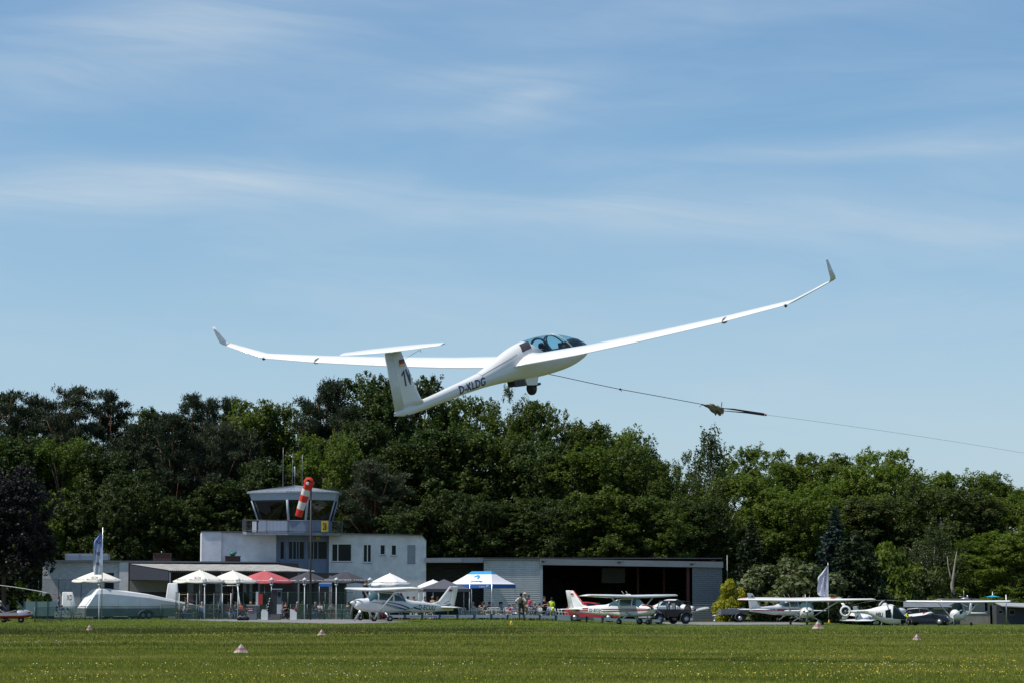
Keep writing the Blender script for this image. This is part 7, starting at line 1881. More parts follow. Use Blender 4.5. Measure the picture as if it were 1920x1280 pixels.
flag(1553, 1054, 222, [(1552, 1553.5, 1058, 1057), (1541, 1553.5, 1073, 1070), (1533, 1553.5, 1082, 1082), (1533.5, 1553.5, 1093, 1093), (1532, 1553.5, 1104, 1105), (1533, 1553.5, 1113, 1118), (1538, 1553.5, 1117, 1118.5)],
     'white pole flag with faint purple lettering rising behind the nose-on aeroplane', mat('white_flag_cloth', (.60, .59, .68), .85, var=.08), [('FLUGSCHULE', .12, .60, .78, .16, mat('purple_print', (.10, .06, .22)), True)])

def pyramid(px, py, wpx, hpx, rz, label, worn):
    d = 8840 / (py - HOR) * (1.0 if px < 1000 else 1.0); x = (px - 960) * d * .996 / FPX
    d2 = d
    for _ in range(4): d2 = (EYE - gz(x, d2)) * FPX / (py - HOR)
    g = GP(px, d2); o = thing('runway_marker', label, 'marker', (g.x, g.y, g.z), rz, 'red and white pyramid markers on the grass')
    w = wpx / FPX * d2 / 2 * .92; h = hpx / FPX * d2; m = MB(); t = .52; rows = []
    for z0, z1, nm, mt in ((.03, .30, 'lower_band', mat('worn_white_band', (.42, .37, .33), .85, var=.35, nscale=12)), (.30, .62, 'red_band', mat('worn_red_band', (.33, .15, .15), .85, var=.4, nscale=12)), (.62, 1.0, 'top_band', mat('worn_pale_band', (.44, .42, .36), .85, var=.35, nscale=12))):
        m = MB(); k0, k1 = (1 - z0), max(.03, 1 - z1); m.rings([[(sx * w * k, sy * w * k, h * z) for sx, sy in ((-1, -1), (1, -1), (1, 1), (-1, 1))] for k, z in ((k0, z0), (k1, z1))], smooth=False, cap0=nm == 'lower_band', cap1=nm == 'top_band'); m.build(nm, mt, o)
    return o
pyramid(453, 1222.5, 25, 17, R(36), 'large worn pyramid marker, the nearest one, left of centre on the grass', 1)
pyramid(603.5, 1190, 14, 12, R(40), 'small pyramid marker below the fuel pumps, furthest from the left pair', 1)
pyramid(168.5, 1181, 13, 11, R(35), 'small pale pyramid marker in front of the glider trailer', 1)
pyramid(1533, 1177.5, 19, 15, R(33), 'weathered pyramid marker in front of the nose-on aeroplane', 1)
pyramid(1718, 1199, 16, 12, R(45), 'dark red banded pyramid marker at the right, nearest of the right pair', 1)
for px, py, lb in ((958.5, 1170.5, 'small yellow cone on the grass in front of the board barrier'), (1554, 1166.5, 'small yellow cone on the grass right of the nose-on aeroplane')):
    d = 8840 / (py - HOR); x = (px - 960) * d / FPX
    for _ in range(4): d = (EYE - gz(x, d)) * FPX / (py - HOR)
    g = GP(px, d); o = thing('yellow_cone', lb, 'cone', g, 0, 'small yellow cones at the grass edge'); m = MB(); m.lathe([(.11, .02), (.03, .26), (.01, .27)], (0, 0, 0), 10); m.build('cone_body', mat('cone_yellow', (.75, .55, .06), .6), o); m = MB(); m.box((-.14, -.14, 0), (.14, .14, .02)); m.build('cone_base', mat('cone_yellow', (.75, .55, .06)), o)

# ------------------------------------------------------------------ vehicles
def car(px, d, rz, label, paint, sc=1.0, name='parked_car'):
    """hatchback, nose along local +x"""
    g = GP(px, d); o = thing(name, label, 'car', g, rz, None, sc)
    side = [(-2.02, .42), (-2.05, .80), (-1.92, 1.02), (-1.55, 1.42), (-.6, 1.50), (.25, 1.42), (.98, .98), (1.75, .82), (2.02, .62), (2.05, .38), (1.75, .26), (-1.8, .26)]
    def hw(z): return .84 if z < .95 else .84 - (z - .95) * .42
    m = MB(); L = [(x, -hw(z), z) for x, z in side]; Rr = [(x, hw(z), z) for x, z in side]; m.prism(L, Rr); b = m.build('body', paint, o)
    bv = b.modifiers.new('bevel', 'BEVEL'); bv.width = .07; bv.segments = 3; bv.limit_method = 'ANGLE'; bv.angle_limit = R(25)
    for sg in (1, -1):
        for q in ([(.82, 1.0), (.18, 1.36), (-.42, 1.42), (-.42, 1.0)], [(-.50, 1.0), (-.50, 1.42), (-1.38, 1.35), (-1.68, 1.04)]):
            m = MB(); p = [(x, sg * (hw(z) + .012), z) for x, z in q]; m.prism(p, [(x, y - sg * .03, z) for x, y, z in p]); m.build('side_window', PANE, o)
        m = MB(); m.ell((1.86, sg * .58, .66), (.14, .16, .10), 10, 6); m.build('headlight', mat('headlight_glass', (.55, .58, .6), .15), o)
        m = MB(); m.box((-2.07, sg * .70 - .1, .72), (-1.95, sg * .70 + .1, .98)); m.build('tail_light', DARKRED, o)
        m = MB(); m.ell((.68, sg * .95, 1.02), (.09, .10, .07), 8, 6); m.build('wing_mirror', paint, o)
        for x in (1.28, -1.25):
            w_ = MB(); w_.lathe([(.02, -.10), (.27, -.10), (.31, -.06), (.31, .06), (.27, .10), (.02, .10)], (x, sg * .78, .31), 20, 'y'); w = w_.build('wheel', RUBBER, o); w_ = MB(); w_.lathe([(.01, -.108), (.19, -.105), (.19, .105), (.01, .108)], (x, sg * .78, .31), 14, 'y'); w_.build('rim', STEEL, w)
    for q in ([(.30, 1.425), (1.00, .985)], [(-1.60, 1.40), (-1.90, 1.05)]):
        m = MB(); (x0, z0), (x1, z1) = q; e = .02; p = [(x0, -hw(z0) + .1, z0 + e), (x0, hw(z0) - .1, z0 + e), (x1, hw(z1) - .08, z1 + e), (x1, -hw(z1) + .08, z1 + e)]; m.prism(p, [(a, b_, c - .04) for a, b_, c in p]); m.build('windscreen' if x0 > 0 else 'rear_window', PANE, o)
    m = MB(); m.box((2.0, -.25, .42), (2.07, .25, .53)); m.build('number_plate', FRAMEW, o)
    return o
car(1738, 233, -R(24), 'dark blue hatchback parked between the helicopter and the grey shed', mat('dark_blue_car_paint', (.012, .014, .035), .25, coat=.6))
car(1112, 212, -R(10), 'bright red car behind the wing of the aeroplane with red stripes', mat('bright_red_car_paint', (.45, .015, .02), .25, coat=.6), 1.02)

def jeep():
    d = 209; g = GP(1250, d); o = thing('off_road_car', 'black open off-road car with a spare wheel on its back, behind the red-striped aeroplane', 'off-road car', g, PI + R(32))
    B = mat('black_car_paint', (.010, .010, .012), .3, coat=.4)
    m = MB(); m.box((-1.75, -.72, .55), (.55, .72, 1.12)); b = m.build('body', B, o); bv = b.modifiers.new('bevel', 'BEVEL'); bv.width = .05; bv.segments = 2
    m = MB(); m.rings([[(x, -w, z0), (x, w, z0), (x, w, z1), (x, -w, z1)] for x, w, z0, z1 in ((.55, .68, .55, 1.14), (1.85, .56, .58, 1.06))], smooth=False); b = m.build('bonnet', B, o); bv = b.modifiers.new('bevel', 'BEVEL'); bv.width = .05; bv.segments = 2
    m = MB(); m.box((1.86, -.52, .60), (1.90, .52, 1.02)); gr = m.build('grille', DARK, o)
    m = MB(); m.box((1.85, -.8, .46), (2.05, .8, .62)); m.build('front_bumper', GREYP, o); m = MB(); m.box((-1.92, -.75, .46), (-1.76, .75, .62)); m.build('rear_bumper', GREYP, o)
    m = MB()
    for y in (-.68, .68): m.tube([(.42, y, 1.12), (.18, y, 1.70), (-.55, y, 1.74), (-1.65, y, 1.66), (-1.70, y, 1.12)], .035, 6)
    m.tube([(.18, -.68, 1.70), (.18, .68, 1.70)], .035, 6); m.tube([(-.55, -.68, 1.74), (-.55, .68, 1.74)], .035, 6); m.tube([(-1.65, -.68, 1.66), (-1.65, .68, 1.66)], .035, 6); m.tube([(-.55, -.68, 1.74), (-.55, -.68, 1.1)], .035, 6); m.tube([(-.55, .68, 1.74), (-.55, .68, 1.1)], .035, 6); m.build('roll_cage', DARK, o)
    m = MB(); m.prism([(.46, -.64, 1.15), (.46, .64, 1.15), (.24, .64, 1.66), (.24, -.64, 1.66)], [(.43, -.64, 1.15), (.43, .64, 1.15), (.21, .64, 1.66), (.21, -.64, 1.66)]); m.build('windscreen', glass_mat('clear_windscreen', (.75, .8, .8)), o)
    for sg in (1, -1):
        m = MB(); m.ell((1.90, sg * .38, .88), (.05, .10, .10)); m.build('headlight', mat('headlight_glass', (.55, .58, .6)), o)
        m = MB(); m.box((.05, sg * .40 - .22, .8), (.35, sg * .40 + .22, 1.0)) if False else m.box((-.45, sg * .36 - .22, .9), (-.33, sg * .36 + .22, 1.55)); m.build('seat', C_GREY, o)
        for x in (1.28, -1.15):
            m = MB(); rg = [[(x + r * math.cos(a), y, .40 + r * math.sin(a)) for a in np.linspace(.15, PI - .15, 9)] for r, y in ((.50, sg * .70), (.50, sg * .95), (.46, sg * .95), (.46, sg * .70))]; m.rings(rg + [rg[0]], closed=False, cap0=False, cap1=False); m.build('wheel_arch', B, o)
            w_ = MB(); w_.lathe([(.02, -.13), (.33, -.13), (.39, -.08), (.39, .08), (.33, .13), (.02, .13)], (x, sg * .80, .39), 20, 'y'); w = w_.build('wheel', RUBBER, o); w_ = MB(); w_.lathe([(.01, -.14), (.19, -.135), (.19, .135), (.01, .14)], (x, sg * .80, .39), 12, 'y'); w_.build('rim', STEEL, w)
    w_ = MB(); w_.lathe([(.02, -.12), (.33, -.12), (.38, -.07), (.38, .07), (.33, .12), (.02, .12)], (-1.93, 0, 1.05), 20, 'x'); w = w_.build('spare_wheel', RUBBER, o); w_ = MB(); w_.lathe([(.01, -.13), (.19, -.125), (.19, -.1), (.01, -.1)], (-1.93, 0, 1.05), 12, 'x'); w_.build('rim', STEEL, w)
jeep()
def flatbed():
    d = 222; g = GP(1376, d); o = thing('utility_trailer', 'grey drop-sided utility trailer beside the hangar corner', 'trailer', g, R(4))
    TG = mat('dull_grey_trailer', (.13, .14, .155), .6, var=.25)
    m = MB(); m.box((-1.15, -.8, .62), (1.0, .8, .70)); m.box((-1.15, -.82, .70), (-1.10, .82, 1.08)); m.box((.95, -.82, .70), (1.0, .82, 1.08)); m.box((-1.10, -.82, .70), (.95, -.78, 1.08)); m.box((-1.10, .78, .70), (.95, .82, 1.08)); m.build('load_bed', TG, o)
    for sg in (1, -1):
        m = MB(); m.rings([[(.35 + .42 * math.cos(a), sg * .92 + dy, .34 + .44 * math.sin(a)) for a in np.linspace(.1, PI - .1, 10)] for dy in (-.12, .12)], closed=False, cap0=False, cap1=False); m.build('mudguard', TG, o)
        w_ = MB(); w_.lathe([(.02, -.09), (.30, -.08), (.34, -.03), (.34, .03), (.30, .08), (.02, .09)], (.35, sg * .92, .34), 16, 'y'); w = w_.build('wheel', RUBBER, o); w_ = MB(); w_.lathe([(.01, -.095), (.16, -.095), (.16, .095), (.01, .095)], (.35, sg * .92, .34), 12, 'y'); w_.build('rim', STEEL, w)
    m = MB(); m.tube([(-1.1, 0, .60), (-1.75, 0, .52)], .05, 6); m.tube([(-1.55, 0, .55), (-1.55, 0, .10)], .035, 6); m.lathe([(.02, -.05), (.11, -.04), (.11, .04), (.02, .05)], (-1.55, 0, .11), 12, 'y'); m.build('drawbar', STEEL, o)
    for x, w in ((-.2, .5), (.55, .6)): m = MB(); m.box((x - w / 2, -.7, .71), (x + w / 2, .1, 1.13)); m.build('load_sheet', mat('pale_sheet', (.38, .42, .48), .5), o)
    # wheel of something parked just outside the right edge
flatbed()
def bicycles():
    for px, d, rz, lb, c in ((70, 215, .15, 'black bicycle leaning by the bush, furthest left behind the glass screen', DARK), (82, 215.5, -.1, 'dark red bicycle in the middle of the row behind the glass screen', DARKRED), (96, 215, .1, 'silver bicycle at the right end of the row behind the glass screen', STEEL)):
        g = GP(px, d); o = thing('bicycle', lb, 'bicycle', g, rz, 'bicycles by the left wire fence')
        for x in (-.52, .52):
            m = MB(); m.tube([(x + .33 * math.cos(a), 0, .34 + .33 * math.sin(a)) for a in np.linspace(0, 2 * PI, 21)], .016, 5, cap=False); w = m.build('wheel', RUBBER, o)
            m = MB()
            for k in range(8): a = k * PI / 4; m.tube([(x, 0, .34), (x + .32 * math.cos(a), 0, .34 + .32 * math.sin(a))], .003, 3)
            m.build('spokes', STEEL, w)
        m = MB(); m.tube([(-.52, 0, .34), (-.12, 0, .30), (.34, 0, .86)], .018, 5); m.tube([(-.52, 0, .34), (-.22, 0, .84), (.34, 0, .84)], .016, 5); m.tube([(-.12, 0, .30), (-.26, 0, .92)], .018, 5); m.tube([(.52, 0, .34), (.36, 0, .98)], .018, 5); m.build('frame', c, o)
        m = MB(); m.tube([(.28, -.25, 1.0), (.36, 0, 1.0), (.28, .25, 1.0)], .016, 5); m.build('handlebar', ALU, o); m = MB(); m.ell((-.27, 0, .95), (.14, .07, .03)); m.build('saddle', DARK, o)
bicycles()

# ------------------------------------------------------------------ terrace furniture, play things, ladders
def swing():
    d = 213; g = GP(432, d); o = thing('swing_frame', 'pale metal A-frame swing behind the terrace rail', 'swing', g, R(5)); k = FPX / d
    for x, s_ in ((-.62, -1), (.52, 1)):
        m = MB(); m.tube([(x, 0, 2.55), (x + s_ * .38, -.6, 0)], .035, 6); m.tube([(x, 0, 2.55), (x + s_ * .38, .6, 0)], .035, 6); m.build('leg_pair', DULLW, o)
    m = MB(); m.tube([(-.70, 0, 2.56), (.60, 0, 2.56)], .04, 6); m.build('top_bar', DULLW, o)
    m = MB(); m.tube([(-.22, 0, 2.52), (-.22, -.05, .55)], .008, 4); m.tube([(.14, 0, 2.52), (.14, -.05, .55)], .008, 4); m.box((-.26, -.14, .52), (.18, .06, .55)); m.build('swing_seat', REDP, o)
    d = 217.5; g = GP(127, d); o = thing('step_ladder', 'tall metal step ladder in front of the white brick wall', 'ladder', g)
    for sg in (-1, 1): m = MB(); m.tube([(sg * .30 * 1.2, -.35, 0), (sg * .2, 0, 2.85)], .035, 6); m.tube([(sg * .42, .45, 0), (sg * .2, 0, 2.85)], .03, 6); m.build('rail', GREYP, o)
    for k in range(9): t = (k + 1) / 10; w = .36 - .16 * t; m = MB(); m.box((-w, -.35 * (1 - t) - .06, 2.85 * t - .015), (w, -.35 * (1 - t) + .06, 2.85 * t + .015)); m.build('tread', GREYP, o)
    # steps used for refuelling, under the nose of the aeroplane
    g = GP(684, 196.5); o = thing('step_ladder', 'folding aluminium steps under the refuelled aeroplane, with the man on top', 'ladder', g, R(12))
    for y in (-.25, .25): m = MB(); m.tube([(-.75, y, 0), (-.12, y, 1.05)], .03, 6); m.build('rail', ALU, o); m = MB(); m.tube([(.62, y, 0), (.12, y, 1.05)], .03, 6); m.build('rail', ALU, o)
    for k in range(4): t = (k + 1) / 5; x = -.75 + .63 * t; m = MB(); m.box((x - .09, -.25, 1.05 * t - .015), (x + .09, .25, 1.05 * t + .015)); m.build('tread', ALU, o)
    m = MB(); m.box((-.2, -.28, 1.04), (.2, .28, 1.08)); m.build('platform', ALU, o)
swing()

GT, GB, GC = 'people on the terrace', 'people near the tent and barrier', 'white plastic chairs near the tent'
gf = GP(684, 196.5)
person('reach', (gf.x + .02, gf.y, gf.z + 1.08), R(62), C_BLACK, C_BLACK, H_BROWN, 'person in black on steps refuelling the wing of the aeroplane, sleeves short', 0, 1.0)
m_ = MB(); q_ = gf + Vector((.55, -.1, 2.25)); m_.tube([gf + Vector((.35, -.15, 2.2)), gf + Vector((.65, -.35, 2.3)), gf + Vector((1.0, -.45, 2.12))], .03, 6)
hz_ = m_.build('fuel_nozzle', GREYP); tag(hz_, 'grey fuel nozzle held over the wing by the person on the steps', 'nozzle')
# standing figures by the tent
person('hands_hip', at(977, 203), R(170), C_WHITE, C_OLIVE, H_DARK, 'tall person in a white shirt and olive trousers with a dark rucksack, behind the barrier', 1, 1.12, GB)
def rucksack(px, d, sc, lb):
    g = GP(px, d); o = thing('rucksack', lb, 'rucksack', (g.x - .04, d - .24 * sc, g.z + 1.08 * sc), R(-10), None, sc)
    m = MB(); m.ell((0, 0, .12), (.17, .11, .28), 14, 9); b = m.build('pack', C_OLIVE, o); m = MB(); m.ell((0, -.09, .02), (.12, .06, .12), 12, 7); m.build('pocket', C_BLACK, o)
    for sg in (1, -1): m = MB(); m.tube([(sg * .10, .05, .36), (sg * .12, .17, .38), (sg * .13, .20, .1)], .018, 5); m.build('strap', C_BLACK, o)
rucksack(977, 203, 1.12, 'dark olive rucksack on the back of the tall person in white')
person('raise', at(985, 206), R(10), C_TAN, C_TAN, H_BLOND, 'person in a tan top and pale hat standing close behind the one with the rucksack', 0, 1.10, GB, cap=mat('straw_hat', (.42, .38, .27), .85))
o_ = GP(984, 206); hat = MB(); hat.lathe([(.24, 0), (.24, .015), (.11, .02), (.09, .11), (.02, .12)], (0, 0, 0), 16); hb_ = hat.build('sun_hat', mat('straw_hat', (.42, .38, .27))); hb_.location = (o_.x, 205.95, o_.z + 1.92); tag(hb_, 'pale wide-brimmed sun hat on the person behind the rucksack', 'hat')
person('stand', at(991.5, 209), R(160), C_PINK, C_NAVY, H_DARK, 'person in a faded pink top and navy trousers right of the two tall people', 1, 1.04, GB)
person('hold', at(1020.5, 207), R(50), C_BLACK, C_BLACK, H_BROWN, 'person all in black looking down at their hands in front of the hangar opening', 0, 1.0, GB)
person('stand', at(1034.5, 216), R(175), C_HIVIS, C_HIVIS, H_DARK, 'person in a bright yellow high-visibility vest at the hangar opening', 0, .97, GB)
person('stand', at(110.5, 212), R(80), C_BLUE, C_DENIM, H_BROWN, 'person in a blue shirt standing left of the fin lettered XD', 1, .98)
# seated by the barrier
SEAT = [(957, 206.5, 'sit_back', R(60), C_PINK, C_DENIM, H_BROWN, 'child in a pink top seated at the left end of the chairs behind the barrier', .86, True),
        (962.5, 207.5, 'sit', R(30), C_LBLUE, C_WHITE, H_BROWN, 'person in a pale blue top seated beside the child in pink', .9, False),
        (970, 208, 'sit_lean', R(80), C_TAN, C_DENIM, H_BLOND, 'person in tan seated just left of the tall person with the rucksack', .92, False),
        (1007, 206.5, 'sit_lean', R(-60), C_NAVY, C_TAN, H_BLOND, 'fair-haired person in navy seated hunched left of the person in black', 1.0, False),
        (1012, 208.5, 'sit', R(70), C_BLACK, C_BLACK, H_DARK, 'person in black seated right behind the fair-haired one in navy', .95, False),
        (1027, 208.5, 'sit', R(-20), C_LBLUE, C_DENIM, H_BROWN, 'person in a pale blue patterned shirt seated in front of the yellow vest', 1.0, False)]
for k, (px, d, pz, rz, sh, tr, hr, lb, sc, lh) in enumerate(SEAT):
    g = at(px, d); person(pz, g, rz, sh, tr, hr, lb, k % 2, sc, GB, long_hair=lh)
    chair(g + Vector((0, .0, 0)), rz, 'white plastic chair under the ' + lb.split(' seated')[0], GC)
# seated under the tent
TS = [(886, 209.5, 'sit_back', R(200), C_TEAL, C_DENIM, H_GREY, 'person in a teal shirt seated at the left post of the blue tent', 0), (897, 211, 'sit_lean', R(120), C_BLACK, C_TAN, H_DARK, 'long-haired person in black leaning forward under the blue tent', 1),
      (905, 212.5, 'sit', R(20), C_TAN, C_DENIM, H_BROWN, 'person in tan under the middle of the blue tent', 0), (911.5, 210, 'sit_lean', R(-90), C_GREY, C_TAN, H_BROWN, 'person in grey leaning to the left under the blue tent', 0),
      (916.5, 212.5, 'sit_drink', R(60), C_RED, C_NAVY, H_DARK, 'person in dark red seated behind the one in grey under the tent', 0), (933, 211, 'sit_lean', R(90), C_GREY, C_BLACK, H_DARK, 'dark-haired person in grey seated at the right side of the tent', 0),
      (940, 212.5, 'sit', R(-60), C_LBLUE, C_BLACK, H_DARK, 'person in a pale blue shirt seated under the right corner of the tent', 0)]
for k, (px, d, pz, rz, sh, tr, hr, lb, lh) in enumerate(TS):
    g = at(px, d); person(pz, g, rz, sh, tr, hr, lb, k % 2, 1.0, GB, long_hair=bool(lh)); chair(g, rz, 'white plastic chair under the ' + ' '.join(lb.split()[:11]), GC)
table(at(901, 210.6), R(5), 'white garden table between the people at the left of the tent', 'white tables near the tent'); table(at(927, 211.4), R(-8), 'white garden table between the people at the right of the tent', 'white tables near the tent')
table(at(1018, 207.6), R(3), 'long pale wooden table right of the person in black', 'white tables near the tent', 1.9, .7, mat('pale_board', (.5, .42, .33), .7)); table(at(996, 206.4), R(-4), 'low white table between the seated groups behind the barrier', 'white tables near the tent', 1.0)
for k, (px, d, rz, lb) in enumerate(((890, 208.2, 3.0, 'empty white plastic chair nearest the left tent post'), (903, 208.4, 2.8, 'empty white plastic chair with its back to the camera in the middle of the tent'), (918, 208.2, 3.3, 'empty white plastic chair turned away, right of the tent middle'),
        (927, 208.6, 3.0, 'empty white plastic chair between the two right-hand tent posts'), (937, 208.3, 2.6, 'empty white plastic chair near the right tent corner'), (948, 208.8, 3.4, 'empty white plastic chair just outside the right tent corner'), (876, 209.4, 2.2, 'empty white plastic chair left of the blue tent by the aeroplane tail'), (868, 208.6, .6, 'empty white plastic chair behind the aeroplane tailplane'),
        (988, 206.6, 1.2, 'empty white plastic chair right behind the tall people'), (994.5, 207.2, 2.9, 'empty white plastic chair facing away beside the low white table'), (1001, 206.3, -1.0, 'empty white plastic chair left of the hunched person in navy'), (1015, 206.2, 2.4, 'empty white plastic chair in front of the person in black'),
        (1042, 208, 1.5, 'empty white plastic chair, first of the row right of the long table'), (1048, 208.2, 1.7, 'empty white plastic chair, second of the row right of the long table'), (1054, 208.1, 1.4, 'empty white plastic chair, third of the row right of the long table'), (1060, 208.3, 1.6, 'empty white plastic chair at the end of the row under the tailplane of the red-striped aeroplane'))):
    chair(at(px, d), rz, lb, GC)
# under the grey pavilion and white parasols
PV = [(786, 209, 'sit', R(20), C_BLACK, C_BLACK, H_DARK, 'person in black at the left edge of the grey pavilion', 'stand'), (796, 210, 'stand', R(150), C_WHITE, C_DENIM, H_BROWN, 'person in a white shirt standing under the grey pavilion', 'x'),
      (806, 209.5, 'sit_drink', R(90), C_TAN, C_TAN, H_BLOND, 'person in a tan top raising a drink under the grey pavilion', 'x'), (811, 211, 'hold', R(-40), C_TAN, C_GREY, H_GREY, 'grey-haired person in tan standing under the pavilion', 'x'), (820, 208.5, 'stand', R(200), C_LBLUE, C_NAVY, H_BLOND, 'person in pale blue with back to the camera at the pavilion', 'x'),
      (776, 210.5, 'stand', R(30), C_RED, C_BLACK, H_BROWN, 'person in red between the white parasol and the pavilion', 'x'), (765, 211, 'hold', R(60), C_GREY, C_BLACK, H_DARK, 'person in grey seen just over the aeroplane wing under the white parasol', 'x'), (752, 210.5, 'stand', R(-30), C_PINK, C_DENIM, H_BROWN, 'person in pink seen over the aeroplane wing, left of the one in grey', 'x')]
for k, (px, d, pz, rz, sh, tr, hr, lb, _) in enumerate(PV):
    g = at(px, d); person(pz, g, rz, sh, tr, hr, lb, k % 2, .98, GB)
    if pz.startswith('sit'): chair(g, rz, 'white plastic chair under the ' + lb.split(' at ')[0].split(' raising')[0] + ' by the pavilion', GC)
# terrace guests on benches
TT = [(345, 211, 'sit_lean', R(70), C_WHITE, C_DENIM, H_BROWN, 'brown-haired person in white leaning over a table beside the trailer fin'), (352, 212, 'sit', R(-60), C_GREY, C_BLACK, H_GREY, 'grey-haired person in grey opposite the one in white by the trailer fin'),
      (379, 211, 'sit_back', R(10), C_LBLUE, C_DENIM, H_GREY, 'person in pale blue left of the first lantern on the terrace'), (391, 212, 'sit_lean', R(80), C_TAN, C_OLIVE, H_BROWN, 'person in tan and olive just right of the first lantern'),
      (409, 211.6, 'sit', R(-10), C_OLIVE, C_BLACK, H_BLOND, 'fair-haired person in olive under the left cream parasols'), (427, 212, 'sit_drink', R(40), C_RED, C_WHITE, H_BROWN, 'person in red seated below the swing frame'),
      (438, 211, 'sit_lean', R(70), C_NAVY, C_DENIM, H_BROWN, 'person in navy crouched forward left of the second lantern'), (452, 212, 'sit', R(-30), C_RED, C_NAVY, H_DARK, 'dark-haired person in red right of the second lantern'),
      (475, 211.6, 'sit_lean', R(-70), C_WHITE, C_TAN, H_BLOND, 'fair-haired person in white leaning forward above the grey pump cabinet'), (480, 212.6, 'sit', R(30), C_TAN, C_BLACK, H_BROWN, 'person in tan behind the fair-haired one above the pump cabinet'),
      (536, 212, 'sit', R(20), C_BLACK, C_BLACK, H_DARK, 'person in black just right of the fuel pump head'), (531, 213, 'sit_drink', R(-20), C_RED, C_DENIM, H_BROWN, 'person in red seated behind the one in black by the fuel pump'), (553, 212.4, 'sit_lean', R(90), C_PINK, C_GREY, H_GREY, 'person in pink left of the windsock lantern'),
      (588, 211, 'sit_lean', R(60), C_NAVY, C_DENIM, H_GREY, 'grey-haired person in navy seated just right of the windsock pole'), (600, 212.6, 'sit', R(-20), C_WHITE, C_BLACK, H_BROWN, 'person in white at the table under the right grey parasol'), (622, 212.4, 'sit', R(10), C_GREY, C_RED, H_DARK, 'person in grey left of the lantern under the right grey parasol'),
      (651, 212.6, 'sit_back', R(-40), C_BLACK, C_DENIM, H_BROWN, 'person in black under the right edge of the right grey parasol')]
for k, (px, d, pz, rz, sh, tr, hr, lb) in enumerate(TT):
    g = at(px, d); person(pz, g, rz, sh, tr, hr, lb, k % 2, 1.0, GT); 
    o = thing('terrace_chair', 'dark metal chair under the ' + ' '.join(lb.replace(' seated', '').replace('person', 'guest').split()[:11]), 'chair', g, rz, 'dark chairs on the terrace')
    if k == 0:
        m = MB(); m.box((-.22, -.22, .42), (.22, .22, .45)); s0 = m.build('seat', GREYP, o); m = MB(); m.box((-.22, .20, .5), (.22, .24, .88)); b0 = m.build('backrest', GREYP, o); m = MB()
        L0 = []
        for sx in (1, -1):
            for sy in (1, -1): m = MB(); m.tube([(sx * .2, sy * .2, .42), (sx * .22, sy * .23, 0)], .016, 5); L0.append(m.build('leg', GREYP, o))
        PROTO_CH = [s0, b0] + L0
    else:
        for q in PROTO_CH: c = q.copy(); COL.objects.link(c); c.parent = o
for k, (px, d, lb) in enumerate(((348, 211.4, 'picnic bench table beside the trailer fin'), (400, 212.2, 'picnic bench table between the first and second lanterns'), (445, 212.6, 'picnic bench table by the second lantern'), (545, 212.8, 'picnic bench table right of the fuel pump'), (594, 212.0, 'picnic bench table right of the windsock pole'), (636, 212.4, 'picnic bench table under the right dark grey parasol'))):
    bench_set(at(px, d), R(4), 'wooden ' + lb, 1.8)
def red_cover(px, py, w, h, d, lb):
    g = GP(px, d); o = thing('play_slide', lb, 'play equipment', g); z = P(px, py, d).z - g.z; k = d / FPX
    m = MB(); m.grid([[(x * w * k, y, z + (.5 - x) * h * k * .8 - .05 * math.cos(3 * x)) for x in np.linspace(-.5, .5, 9)] for y in (-.28, -.24, .24, .28)]); m.build('chute', REDP, o)
    for x in (-.4, .35): m = MB(); m.tube([(x * w * k, 0, 0), (x * w * k, 0, z + (.5 - x) * h * k * .8 - .06)], .03, 6); m.build('support', POSTG, o)
red_cover(358, 1128, 26, 12, 210.6, 'short red slide right of the trailer fin'); red_cover(428, 1122, 26, 3, 213.4, 'flat red chute in front of the swing frame')
red_cover(625, 1122, 44, 4, 213.8, 'long low red and white inflatable by the right grey parasol')
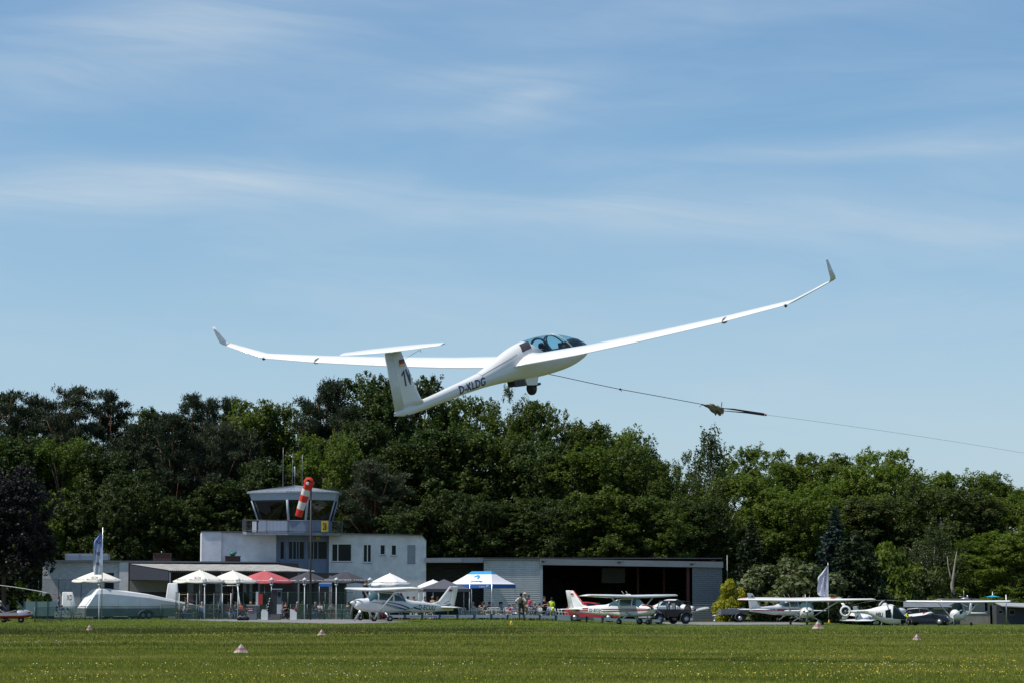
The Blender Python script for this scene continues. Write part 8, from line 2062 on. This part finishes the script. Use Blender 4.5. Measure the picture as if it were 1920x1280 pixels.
for k, (px, d, w, h, lm_, lb) in enumerate(((568, 211.5, 20, 1126, 'olive', 'potted pale flowering shrub by the windsock lantern'), (690, 211.5, 24, 1124, 'dark', 'dark clipped shrub beside the nose of the refuelled aeroplane'), (497, 214.5, 16, 1112, 'dark', 'dark green shrub behind the red hose box'), (462, 213.6, 16, 1110, 'dark', 'dark green shrub left of the grey pump cabinet'), (665, 213, 26, 1122, 'dark', 'dark shrub behind the lantern left of the aeroplane'))):
    tree('shrub1' if k % 2 else 'shrub0', px, h, d, w, lm_, 'leafy_bush', lb, 'bush')
# blue cooling box sign under the grey parasol
g_ = GP(610, 213.6); o_ = thing('blue_banner', 'small blue and white banner hanging under the dark grey parasol', 'banner', g_); z1, z0 = P(610, 1091.5, 213.6).z - g_.z, P(610, 1098.5, 213.6).z - g_.z
m_ = MB(); m_.box((-.48, 0, z0), (.48, .03, z1 - .08)); m_.build('blue_panel', mat('bright_blue_cloth', (.02, .16, .55), .7), o_); m_ = MB(); m_.box((-.48, 0, z1 - .075), (.48, .03, z1)); m_.build('white_edge', L_WH, o_)
for x in (-.47, .47): m_ = MB(); m_.tube([(x, .05, 0), (x, .05, z1)], .02, 5); m_.build('stand_pole', STEEL, o_)
# pilots
gl_m = glider.matrix_basis
def pilot(x, z, lb, shirt):
    o = person('pilot', (0, 0, 0), 0, shirt, C_DENIM, H_DARK, lb, 0, .86, None, cap=C_NAVY if x > .5 else C_WHITE)
    o.matrix_basis = gl_m @ Matrix.Translation((x, 0, z)) @ Matrix.Rotation(R(90), 4, 'Z') @ Matrix.Rotation(R(-6), 4, 'X') @ Matrix.Scale(.80, 4)
pilot(1.02, -.58, 'front pilot in dark clothes under the glider canopy', C_NAVY)
pilot(.02, -.54, 'rear pilot with a white cap, behind the canopy hoop of the glider', C_NAVY)
gy = GP(6, 183); person('sit_back', (gy.x - .1, 183, gy.z + .12), R(82), C_BLACK, C_BLACK, H_DARK, 'gyrocopter pilot in black with a white helmet at the left edge', 0, 1.0, cap=mat('white_helmet', (.6, .6, .58), .3))
gh = GP(1697, 213); person('sit_lean', (gh.x, 213, gh.z + .18), R(60), C_HIVIS, C_BLACK, H_DARK, 'person in a yellow high-visibility top sitting in the helicopter nose', 0, .9)
